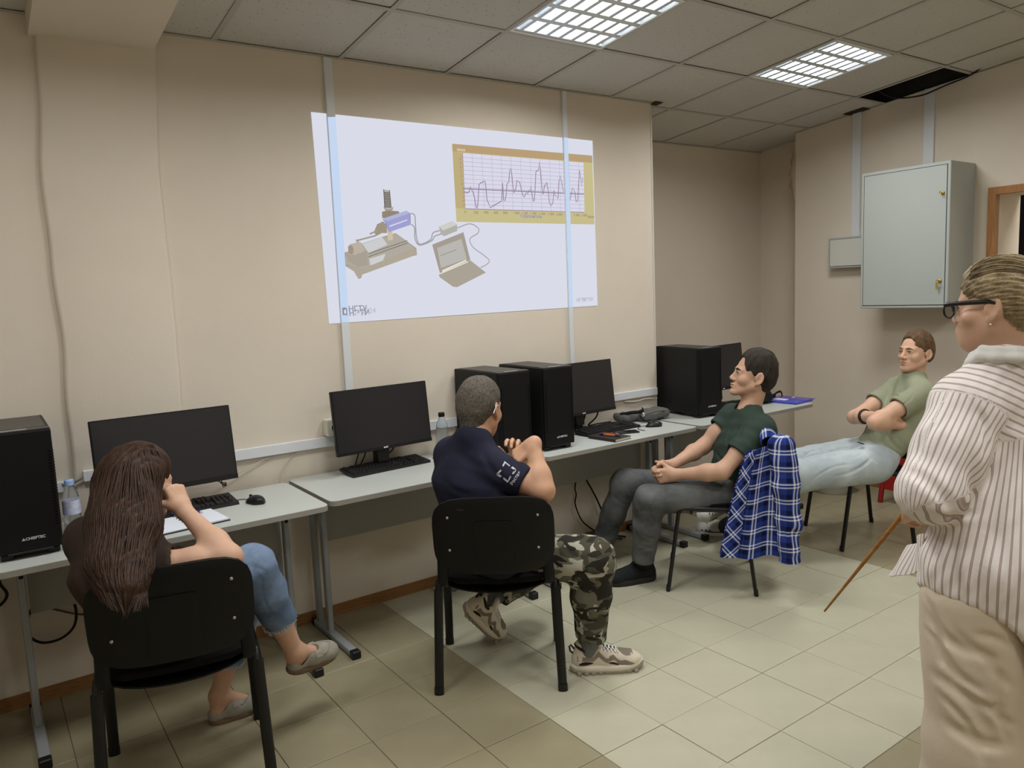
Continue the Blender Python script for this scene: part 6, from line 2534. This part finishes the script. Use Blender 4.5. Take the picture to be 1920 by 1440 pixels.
# ================================================================== seated man with folded arms
OD = Vector((4.42, -1.1, 0))
PD = person('seated man in pale olive t-shirt and light jeans with folded arms, leaning back', OD)
M_olive_t = mat('cloth_pale_olive', (150, 154, 130), .85, .2, var=.06, scale=9, bump=.12, bscale=380)
M_jean_l = denim('denim_light', (196, 206, 208), (160, 172, 178), 6)
neck = P3(1712, 708, 4.66)
lsh, rsh = P3(1731, 738, 4.50), P3(1684, 728, 4.84)
lel, lwr = P3(1640, 792, 4.44), P3(1690, 797, 4.50)
rel, rwr = P3(1602, 782, 4.72), P3(1650, 780, 4.46)
chest = P3(1700, 775, 4.66)
pelv = P3(1640, 853, 4.66)
hD = Head(P3(1717, 661, 4.64), cdir(-.92, .04, -.36), (0.02, 0, 1), 1.02)
S = Sdf()
hD.skull(S, nose=1.0)
S.cone(hD(0, -.026, -.04), neck, .050, .056, k=.03)
S.cone(neck, neck * .5 + chest * .5, .046, .060, k=.04)
S.cone(neck * .5 + chest * .5, chest, .060, .075, k=.04)
S.cone(chest, pelv, .075, .08, k=.05)
for s_, e_, w_ in ((rsh, rel, rwr), (lsh, lel, lwr)):
    S.cone(chest * .3 + s_ * .7, s_, .040, .044, k=.03)
    arm(S, s_, e_, w_, .92)
hand(S, rwr, unit(.9 * CRn - .05 * CUn - .1 * CFn), unit(CFn), 1, (.5, .5, .55, .6), (.2, .3), .95)
hand(S, lwr, unit(.6 * CRn - .1 * CUn + .8 * CFn), unit(-CRn), -1, (.4, .5, .55, .6), (.2, .3), .95)
sbuild(S, 'body', M_skin_pale, PD, .004, 1, org=OD)
hD.eyes(PD, OD, (84, 92, 96))
M_hair_l = mat('hair_light_brown', (122, 94, 66), .6, .35, rgb2=(74, 55, 38), scale=50, stretch=(1, 1, .4), bump=.5, bscale=260)
short_hair(hD, PD, OD, M_hair_l, .014, -.010, -.052, seed=8, amp=.0018, recede=-.004)
hD.brows(PD, OD, mat('brow_light', (120, 92, 68), .8))
hD.lips(PD, OD, M_lip)
fold = [((1690, 715, 4.5), (1660, 765, 4.55), .010, .005), ((1700, 722, 4.5), (1675, 770, 4.5), .010, .005), ((1715, 735, 4.42), (1690, 760, 4.42), .008, .004), ((1660, 810, 4.5), (1700, 850, 4.5), .014, .006), ((1650, 825, 4.5), (1680, 850, 4.5), .012, .005), ((1620, 800, 4.55), (1650, 850, 4.5), .012, .005)]
shirtD, sdfD = tee(PD, OD, M_olive_t, pelv + unit(chest - pelv) * .0, chest, neck, lsh, rsh, lel, rel, depth=.115, halfw=.185, frac=(.52, .55), seed=24, sleeve_r=.070, amp=.0035, fold=fold, neck_r=.066, front=cdir(-.95, .1, -.1), nk=-.016, h=.005)
# black tag at the hem, wristwatch
MB().bbox((-.018, -.002, -.012), (.018, .002, .012), .001, frame(Vector(P3(1614, 831, 4.50)) - OD, CR * .9 - CU * .35, CU + CR * .35)).build('hem_tag', mat('black_cloth', (26, 24, 26), .8, .2), PD)
ax = unit(rwr - rel)
s0 = unit(np.cross(ax, (0, 0, 1)))
s1 = np.cross(ax, s0)
wc = rel + (rwr - rel) * .45
MB().tube([Vector(wc + (s0 * math.cos(a) + s1 * math.sin(a)) * .040) - OD for a in [2 * PI * k / 24 for k in range(24)]], .004, 6, flat=.011, closed=True).build('watch_strap', mat('watch_strap', (52, 42, 36), .6), PD)
hipL, knL, anL = P3(1640, 870, 4.52), P3(1490, 893, 4.50), P3(1362, 972, 4.66)
hipR, knR, anR = P3(1618, 850, 4.82), P3(1480, 872, 4.72), P3(1352, 958, 4.78)
fD = [((1560, 840, 4.5), (1490, 868, 4.5), .012, .007), ((1630, 862, 4.42), (1560, 893, 4.40), .010, .006), ((1600, 870, 4.42), (1520, 902, 4.42), .010, .005), ((1470, 875, 4.42), (1500, 925, 4.42), .010, .007), ((1625, 835, 4.5), (1600, 860, 4.5), .010, .006), ((1540, 852, 4.55), (1470, 890, 4.5), .010, .006),
      ((1600, 840, 4.45), (1540, 860, 4.42), .014, .006), ((1640, 850, 4.42), (1590, 885, 4.40), .012, .006), ((1580, 850, 4.6), (1530, 850, 4.6), .012, .006), ((1500, 880, 4.4), (1470, 920, 4.42), .012, .006), ((1610, 825, 4.5), (1650, 870, 4.42), .010, .005)]
legs(PD, OD, M_jean_l, [(hipL, knL, anL - unit(anL - knL) * .05, .112, .098, .082), (hipR, knR, anR - unit(anR - knR) * .05, .11, .096, .082)], pelv, unit(rsh - lsh), seed=35, amp=.005, fold=fD, pr=(.18, .135, .11), freq=18)
# white foam clogs with round holes, black socks
M_clog = mat('clog_white_foam', (228, 226, 220), .5, .3)
M_hole = mat('clog_hole', (60, 58, 56), .9)


def clog(parent, org, heel, toe, up, ankle, knee):
    sole(parent, org, heel, toe, up, M_clog, .108, 0, .026, .003, rocker=.010)
    o_, f_, l_, u_, L_s = shoe_frame(heel, toe, up)
    sole(parent, org, V3(heel) + u_ * .022, V3(toe) + u_ * .022, up, M_hole, .110, 0, .005, .001, 'dark_welt', rocker=.010)
    S, Q, f, l, u, L = upper_sdf(heel, toe, up, .104, .022, .062, toe_h=.062, low=True)
    o = sbuild(S, 'shoe_upper', M_clog, parent, .0045, 1, org=org)
    mb = MB()
    for x, ys in ((.62, (-.022, 0, .022)), (.70, (-.030, -.010, .010, .030)), (.78, (-.022, 0, .022)), (.86, (-.012, .012))):
        for y in ys:
            p = Q(x, y, .12)
            tt = np.linspace(0, .12, 140)
            pp = p[None] - tt[:, None] * u
            v = S.eval(pp, full=True)
            i = np.argmax(v < .0015)
            if v[i] < .0015:
                mb.lathe([(.0055, 0), (.0055, .0006), (.0001, .0006)], 10, frame(Vector(pp[i]) - Vector(org), f, l))
    for q in (-1, 1):
        for x in (.62, .72, .82):
            p = Q(x, q * .10, .035)
            tt = np.linspace(0, .09, 120)
            pp = p[None] - tt[:, None] * l * q
            v = S.eval(pp, full=True)
            i = np.argmax(v < .0015)
            if v[i] < .0015:
                mb.lathe([(.0055, 0), (.0055, .0006), (.0001, .0006)], 10, frame(Vector(pp[i]) - Vector(org), f, u if q < 0 else -u))
    mb.build('vent_holes', M_hole, o, kind='stuff')
    MB().tube([Vector(Q(.20 + .16 * math.cos(a) * -1, .047 * math.sin(a), .052)) - Vector(org) for a in np.linspace(-1.5, 1.5, 14)], .003, 6, flat=.007).build('heel_strap', M_clog, o)
    K = Sdf()
    K.cone(Q(.25, 0, .05), ankle, .034, .044, k=.02)
    K.cone(Q(.25, 0, .045), Q(.55, 0, .04), .036, .034, k=.02)
    K.cone(ankle, ankle + unit(knee - ankle) * .12, .044, .050, k=.02)
    sbuild(K, 'sock', mat('sock_black', (24, 23, 24), .9), parent, .005, 1, org=org)


aL = V3(on(1375, 990, 2, .10))
clog(PD, OD, V3(on(1378, 1003, 2, .0)), V3(on(1305, 998, 2, .0)), (0, 0, 1), anL - np.array((0, 0, .05)), knL)
clog(PD, OD, P3(1358, 946, 4.90), P3(1306, 972, 4.74), unit(.30 * CUn - .05 * CRn - .95 * CFn), P3(1366, 944, 4.82), P3(1420, 905, 4.78))
# things behind him at the right wall
st = thing('red_stool', 'red stool behind the chair of the man with folded arms', 'stool', (5.40, -0.95, 0))
M_redp = mat('red_plastic', (150, 38, 34), .5, .3)
MB().prism(rrect(-.17, -.17, .17, .17, .04), .42, .45).build('seat', M_redp, st)
for sx in (-1, 1):
    for sy in (-1, 1):
        MB().tube([(sx * .13, sy * .13, .42), (sx * .16, sy * .16, 0)], .02, 4).build('leg', M_redp, st)
for a, b in (((-.15, -.155, .10), (.15, -.145, .36)), ((-.155, -.15, .10), (-.145, .15, .36))):
    MB().box(a, b).build('side_panel', M_redp, st)
bs = thing('plastic_basin', 'white plastic basin on the floor by the right wall under the chair', 'basin', (5.30, -0.38, 0))
MB().lathe([(.13, 0), (.17, .09), (.18, .095), (.178, .088), (.165, .086), (.125, .006), (.0001, .006)], 28).build('bowl', mat('white_plastic', (206, 206, 200), .5), bs)
# clear crumpled bag on the floor behind the chair of the man in navy
bg = Sdf()
c0 = V3(on(850, 1092, 2, .04))
bg.ell(c0, (.07, .05, .045), k=.01)
bg.disp = wob(17, .010, 60)
bgo = thing('plastic_bag', 'crumpled clear plastic bag on the floor behind the chair legs of the man in navy', 'bag', (c0[0], c0[1], 0))
sbuild(bg, 'bag_film', mat('bag_film', (150, 164, 184), .15, .5, trans=.55, ior=1.1), bgo, .006, 0, org=(c0[0], c0[1], 0))
# ================================================================== standing woman in the striped shirt (near right)
OE = Vector((2.06, -2.78, 0))
PE = person('standing woman in striped white shirt and beige trousers holding a pointer', OE)
M_hair_bl = mat('hair_blond_brown', (166, 148, 112), .5, .4, rgb2=(104, 88, 62), scale=34, stretch=(1, 1, .5), bump=.45, bscale=120)
FD = cdir(-.72, 0, .69)
hE = Head(P3(1871, 571, 1.98), cdir(-.66, -.02, .75), (0, 0, 1), .95)
neck = P3(1890, 668, 1.99)
lsh, rsh = P3(1820, 758, 1.99), P3(2010, 745, 2.10)
lel, lwr = P3(1742, 925, 1.94), P3(1712, 955, 2.24)
rel, rwr = P3(2060, 930, 2.10), P3(1900, 935, 2.42)
chest = P3(1900, 800, 2.05)
pelv = P3(1890, 1085, 2.03)
sd = unit(rsh - lsh)
fr = unit(np.cross((0, 0, 1.0), sd))
if fr @ CFn < 0:
    fr = -fr
S = Sdf()
hE.skull(S, jaw=1.02, nose=.8, cheeks=.008, brow=.8)
S.ell(hE(0, .03, -.075), (.058, .055, .045), hE.S, hE.F, k=.04)
S.cone(hE(0, -.02, -.03), neck, .060, .066, k=.04)
S.cone(neck, neck * .5 + chest * .5, .046, .060, k=.04)
S.cone(neck * .5 + chest * .5, chest, .060, .075, k=.04)
S.cone(chest, pelv, .075, .08, k=.05)
for s_, e_, w_ in ((rsh, rel, rwr), (lsh, lel, lwr)):
    S.cone(chest * .3 + s_ * .7, s_, .040, .044, k=.03)
    arm(S, s_, e_, w_, .98)
hdir = unit(.25 * CRn - .25 * CUn + .95 * CFn)
hand(S, lwr, hdir, unit(.9 * CRn - .4 * CUn), -1, (.9, 1.0, 1.05, 1.1), (.5, .8), .95)
hand(S, rwr, unit(-.8 * CRn + .5 * CFn), unit(-CFn), 1, (.6, .7, .8, .8), (.4, .4), .95)
sbuild(S, 'body', M_skin, PE, .004, 1, org=OE)
hE.eyes(PE, OE)
hE.lips(PE, OE, M_lip)
# hair swept back into a bun
S = Sdf()
X, Y = hE.S, hE.F
S.ell(hE(0, -.012, .042), (.081, .102, .086), X, Y, k=.01)
S.ell(hE(0, -.050, .012), (.074, .070, .072), X, Y, k=.03)
S.cone(hE(0, -.05, -.03), hE(0, -.045, -.065), .058, .044, k=.03, side=X, fs=1.1)
S.ell(hE(0, .105, -.030), (.088, .082, .100), X, Y, k=.006, op='-')
S.ell(hE(0, .112, .06), (.055, .050, .040), X, Y, k=.012, op='-')
for q in (-1, 1):
    S.ell(hE(q * .090, .012, -.034), (.034, .040, .042), X, Y, k=.006, op='-')
    S.ell(hE(q * .085, .060, -.030), (.035, .055, .070), X, Y, k=.006, op='-')
S.box(hE(0, .05, -.12), (.12, .085, .065), X, Y, k=.01, rnd=.01, op='-')
S.box(hE(0, 0, -.130), (.12, .2, .05), X, Y, k=.01, rnd=.01, op='-')
S.ell(hE(.012, -.128, .010), (.044, .036, .046), X, Y, k=.012)
def strand(p):
    l = (p - hE.c) @ np.stack([X, Y, hE.U]).T
    a = np.arctan2(l[:, 0], l[:, 2] + .02)
    return .0016 * np.sin(a * 70 + l[:, 1] * 40) + .0012 * np.sin(a * 33 - l[:, 1] * 70 + l[:, 2] * 60)
S.disp = strand
hairE = sbuild(S, 'hair', M_hair_bl, PE, .0032, 0, org=OE)
lk = MB()
for k in range(170):
    a = rng.uniform(-1.15, 1.15)
    h0 = rng.uniform(.2, 1.0)
    p0 = hE(.080 * math.sin(a) * .97, .060 * math.cos(a) * (1 - .3 * h0), .047 + .088 * math.cos(a) * h0)
    pts = []
    for t in np.linspace(0, 1, 6):
        x = .0835 * math.sin(a * (1 - .55 * t))
        y = .055 - .165 * t
        z = .047 + .0915 * math.cos(a * (1 - .3 * t)) * math.sqrt(max(.02, 1 - ((y + .012) / .125) ** 2)) - .035 * t
        q = hE(x, y, z)
        c0 = hE(0, -.012, .03)
        v = q - c0
        dlo, dhi = 0, 1.6
        tt = np.linspace(1.6, .4, 120)
        pp = c0 + tt[:, None] * v
        d = S.eval(pp, full=True)
        i = np.argmax(d < .0006)
        pts.append(pp[i])
    c = bez(pts, 4)
    n_ = len(c)
    rr = [.0011 * (.3 + .7 * math.sin(PI * min(.96, (i + .6) / n_))) for i in range(n_)]
    lk.tube([p - OE for p in c], rr, 4, flat=[x * 2.4 for x in rr])
lk.build('hair_strands', M_hair_bl, hairE, kind='stuff')
# spectacles and ear stud
M_gl = mat('glasses_black', (24, 22, 24), .3, .5)
G = thing('glasses', '', '', (0, 0, 0))
for kk in ('label', 'category'):
    del G[kk]
G.parent = PE
gm = MB()
L_ = lambda x, y, z: Vector(hE(x, y, z)) - OE
for q in (-1, 1):
    gm2 = MB().tube(bez([L_(q * .066, .112, .012), L_(q * .077, .085, .013), L_(q * .081, .03, .012), L_(q * .083, -.012, .008), L_(q * .080, -.035, -.012)], 5), .0058, 6, flat=.0025, up=tuple(hE.U))
    gm2.build('temple', M_gl, G)
    ring = [L_(q * .034 + .030 * math.cos(t) * (1.0 if abs(math.cos(t)) < .8 else .98), .112 + .003 * math.cos(t) * -q * q, -.004 + .022 * math.sin(t)) for t in [2 * PI * k / 26 for k in range(26)]]
    MB().tube(ring, .0028, 6, closed=True).build('rim', M_gl, G)
    MB().add(ring, [tuple(range(26))]).build('lens', mat('lens_glass', (240, 245, 250), .02, .5, trans=1.0, ior=1.02), G)
MB().tube([L_(-.008, .113, .004), L_(0, .115, .008), L_(.008, .113, .004)], .0026, 6).build('bridge', M_gl, G)
MB().ball(L_(-.083, -.004, -.050), .0028, 6).build('ear_stud', mat('pearl', (240, 226, 214), .2, .6), PE)


def stripe_mat():
    m = mat('cloth_striped', (226, 218, 212), .8, .2, bump=.1, bscale=300)
    nt = m.node_tree
    b = nt.nodes['Principled BSDF']
    a_, sx = cloth_src(nt)
    t = mth(nt, 'FRACT', mth(nt, 'DIVIDE', sx.outputs[0], .0178))
    f = mth(nt, 'LESS_THAN', mth(nt, 'ABSOLUTE', mth(nt, 'SUBTRACT', t, .5)), .135)
    f2 = mth(nt, 'LESS_THAN', mth(nt, 'ABSOLUTE', mth(nt, 'SUBTRACT', t, .5)), .04)
    c = mixc(nt, f, (228, 221, 216), (166, 148, 144))
    c = mixc(nt, f2, c, (186, 172, 168))
    c = mixc(nt, mth(nt, 'GREATER_THAN', sx.outputs[2], .5), c, (232, 228, 226))
    nt.links.new(c, b.inputs['Base Color'])
    return m


M_stripe = stripe_mat()
dn = np.array((0, 0, -1.0))
S = Sdf()
bc = P3(1905, 770, 2.06)
bm_ = P3(1905, 960, 2.03)
bh = P3(1893, 1058, 2.02)
S.cone(bc, bm_, .125, .140, k=.05, side=sd, fs=1.60)
S.cone(bm_, bh, .145, .172, k=.05, side=sd, fs=1.42)
S.cone(bh, bh + dn * .235, .172, .188, k=.03, side=sd, fs=1.38)
scn = (lsh + rsh) / 2
S.cone(bc, scn * .7 + bc * .3, .120, .090, k=.06, side=sd, fs=1.75)
for s_ in (lsh, rsh):
    S.cone(neck * .75 + scn * .25, s_ + np.array((0, 0, -.0)), .060, .062, k=.05)
    S.cone(s_, s_ * .8 + scn * .2, .074, .085, k=.05)
S.cone(scn, neck, .085, .068, k=.05, side=sd, fs=1.15)
# curved shirt-tail hem: cut by a big lateral cylinder at each side seam, hollow underneath
hemc = bh + dn * .20
for q in (-1, 1):
    c_ = bh + sd * q * .30 + dn * .275
    S.cone(c_ - fr * .5, c_ + fr * .5, .225, .225, k=.01, op='-')
S.cone(bh + dn * .06, bh + dn * .45, .160, .180, k=.006, side=sd, fs=1.38, op='-')
nu = unit(np.array((0, 0, 1.0)) + fr * .15)
S.cone(neck + nu * .035, neck + nu * .2, .062, .075, k=.006, op='-')
hem_cut = (bh + dn * .235 - fr * .0, unit(dn + fr * .10))
# sleeves: full, rolled to the elbow
elc = lel
for s_, e_, w_ in ((lsh, lel, lwr), (rsh, rel, rwr)):
    ax = unit(w_ - e_)
    S.cone(s_, s_ * .5 + e_ * .5, .074, .082, k=.05)
    S.cone(s_ * .5 + e_ * .5, e_, .082, .072, k=.04)
    S.cone(e_, e_ + ax * .11, .072, .060, k=.04, cut=[(e_ + ax * .09, ax)])
    S.cone(e_ + ax * .04, e_ + ax * .16, .048, .052, k=.005, op='-')
fold = [((1790, 770, 1.9), (1770, 900, 1.85), .020, .007), ((1840, 800, 1.85), (1830, 960, 1.84), .022, .008), ((1700, 880, 1.84), (1800, 985, 1.80), .020, .010),
        ((1730, 960, 1.82), (1830, 960, 1.80), .014, .009), ((1850, 1000, 1.84), (1840, 1160, 1.84), .025, .007), ((1790, 1000, 1.86), (1800, 1120, 1.86), .020, .007), ((1900, 760, 1.9), (1880, 1050, 1.86), .03, .008),
        ((1760, 790, 1.86), (1720, 860, 1.85), .016, .007), ((1835, 770, 1.88), (1845, 860, 1.85), .010, .010)]
S.disp = dsum(wob(41, .005, 14, stretch=(1, 1, .45)), wob(42, .002, 45), pcreases(S, fold))
St = Sdf()
St.pr = S.pr[:4]
Sl = Sdf()
Sl.cone(lsh, lsh * .5 + lel * .5, .074, .082).cone(lsh * .5 + lel * .5, lel + unit(lwr - lel) * .10, .082, .066)
def e_coords(p):
    out = np.zeros((len(p), 3))
    rel_ = p - bm_
    a = np.arctan2(rel_ @ fr, rel_ @ sd)
    an_ = np.arctan2((rel_ @ fr) / .165, (rel_ @ sd) / .24)
    g_ = np.linspace(-PI, PI, 400)
    arc_ = np.concatenate([[0], np.cumsum(np.hypot(np.diff(.24 * np.cos(g_)), np.diff(.165 * np.sin(g_))))])
    u = np.interp(an_, g_, arc_)
    # yoke: stripes run across
    h_ = (p - scn)[:, 2]
    yk = h_ > -.055 - .12 * np.abs((p - scn) @ sd)
    u = np.where(yk, (p[:, 2] * .85 - .45 * np.abs((p - scn) @ sd)), u)
    for s_, e_, w_ in ((lsh, lel, lwr), (rsh, rel, rwr)):
        ab = e_ - s_
        o = p - s_
        t = o @ ab / (ab @ ab)
        ax = unit(ab)
        off = o - np.outer(np.clip(t, -.1, 1.3), ab)
        dist = np.linalg.norm(off, axis=1)
        s0 = unit(np.cross(ax, fr))
        s1 = np.cross(ax, s0)
        an = np.arctan2(off @ s1, off @ s0)
        rl = (p - scn) @ sd
        sgn = np.sign((s_ - scn) @ sd)
        dsl = np.minimum(Sl.d1(Sl.pr[0], p), Sl.d1(Sl.pr[1], p)) if sgn < 0 else dist - .08
        on_ = (dsl < St.eval(p, full=True) + .004) & (t > .06) & (dist < .16)
        u = np.where(on_, an * .10, u)
    out[:, 0] = u
    return out
sbuild(S, 'shirt', M_stripe, PE, .0055, 1, [hem_cut], OE, coords=e_coords)
# shirt front tails seen past the side (flared corner)
def tail(u, v):
    a = P3(1735, 1000, 2.02)
    b = P3(1705, 1030, 2.20)
    c = P3(1740, 1060, 2.03)
    d = P3(1664, 1078, 2.24)
    p = (a * (1 - u) + b * u) * (1 - v) + (c * (1 - u) + d * u) * v
    p = p + fr * .010 * math.sin(u * 9 + v * 2) + np.array((0, 0, -.025 * math.sin(PI * u) * v + .02 * (1 - u) * v))
    return Vector(p) - OE
tl = cloth_sheet('shirt_tail', tail, 16, 14, .20, .12, PE, M_stripe)
# collar
S = Sdf()
nb_ = neck + np.array((0, 0, .010))
for t in np.linspace(0, 2 * PI, 15)[:-1]:
    p = nb_ + sd * math.cos(t) * .088 + fr * (math.sin(t) * .080) + np.array((0, 0, -.045 * max(0, math.sin(t)) + .012))
    t2 = t + 2 * PI / 14
    p2 = nb_ + sd * math.cos(t2) * .088 + fr * (math.sin(t2) * .080) + np.array((0, 0, -.045 * max(0, math.sin(t2)) + .012))
    S.cone(p, p2, .010, .010, k=.006)
    S.cone(p * 1.06 - nb_ * .06 + np.array((0, 0, -.020)), p2 * 1.06 - nb_ * .06 + np.array((0, 0, -.020)), .013, .013, k=.012)
sbuild(S, 'collar', M_hem, PE, .004, 1, org=OE)
# wide beige trousers
M_beige = mat('cloth_beige', (206, 192, 172), .8, .2, var=.04, scale=7, bump=.1, bscale=350)
hipL, knL, anL = P3(1820, 1130, 1.99), P3(1826, 1400, 2.00), P3(1822, 1440, 2.0)
hipR, knR, anR = P3(1945, 1120, 2.10), P3(1975, 1400, 2.14), P3(1960, 1440, 2.14)
anL = V3((knL[0] - .02, knL[1] + .02, .10))
anR = V3((knR[0], knR[1] + .03, .10))
fE = [((1760, 1300, 1.87), (1840, 1425, 1.85), .014, .010), ((1850, 1320, 1.85), (1905, 1360, 1.86), .014, .008), ((1735, 1180, 1.88), (1790, 1290, 1.86), .012, .009), ((1830, 1190, 1.85), (1895, 1215, 1.86), .014, .007), ((1880, 1250, 1.86), (1895, 1400, 1.87), .016, .008),
      ((1740, 1150, 1.86), (1830, 1230, 1.83), .018, .012), ((1750, 1200, 1.86), (1850, 1300, 1.83), .018, .011), ((1745, 1260, 1.87), (1860, 1390, 1.83), .020, .012), ((1770, 1350, 1.86), (1890, 1400, 1.84), .020, .012),
      ((1735, 1120, 1.87), (1760, 1250, 1.86), .014, .009), ((1850, 1220, 1.84), (1900, 1290, 1.85), .016, .009), ((1790, 1180, 1.84), (1880, 1240, 1.84), .016, .008), ((1800, 1290, 1.84), (1880, 1330, 1.84), .016, .009)]
legs(PE, OE, M_beige, [(hipL, knL, anL, .118, .114, .105), (hipR, knR, anR, .118, .114, .105)], P3(1885, 1105, 2.04), sd, seed=36, amp=.006, fold=fE, pr=(.17, .13, .12), freq=11)
for an, nm in ((anL, 0), (anR, 1)):
    hl = an + np.array((0, 0, -.10)) - fr * .06
    dark_sneaker(PE, OE, (hl[0], hl[1], 0), (hl[0] + fr[0] * .25, hl[1] + fr[1] * .25, 0), (0, 0, 1), an)
# wooden pointer held in the left hand
p0, p1 = P3(1706, 948, 2.26), P3(1546, 1146, 2.62)
g_ = p0 - unit(p1 - p0) * .10
pt = tag(MB().tube([Vector(g_), Vector(p0), Vector((p0 + p1) / 2), Vector(p1)], [.0075, .0075, .006, .0035], 8).build('wooden_pointer', mat('pointer_wood', (172, 122, 62), .5, .3, rgb2=(146, 98, 46), scale=9, stretch=(1, 1, 6))), 'thin brown wooden pointer held by the standing woman', 'pointer')
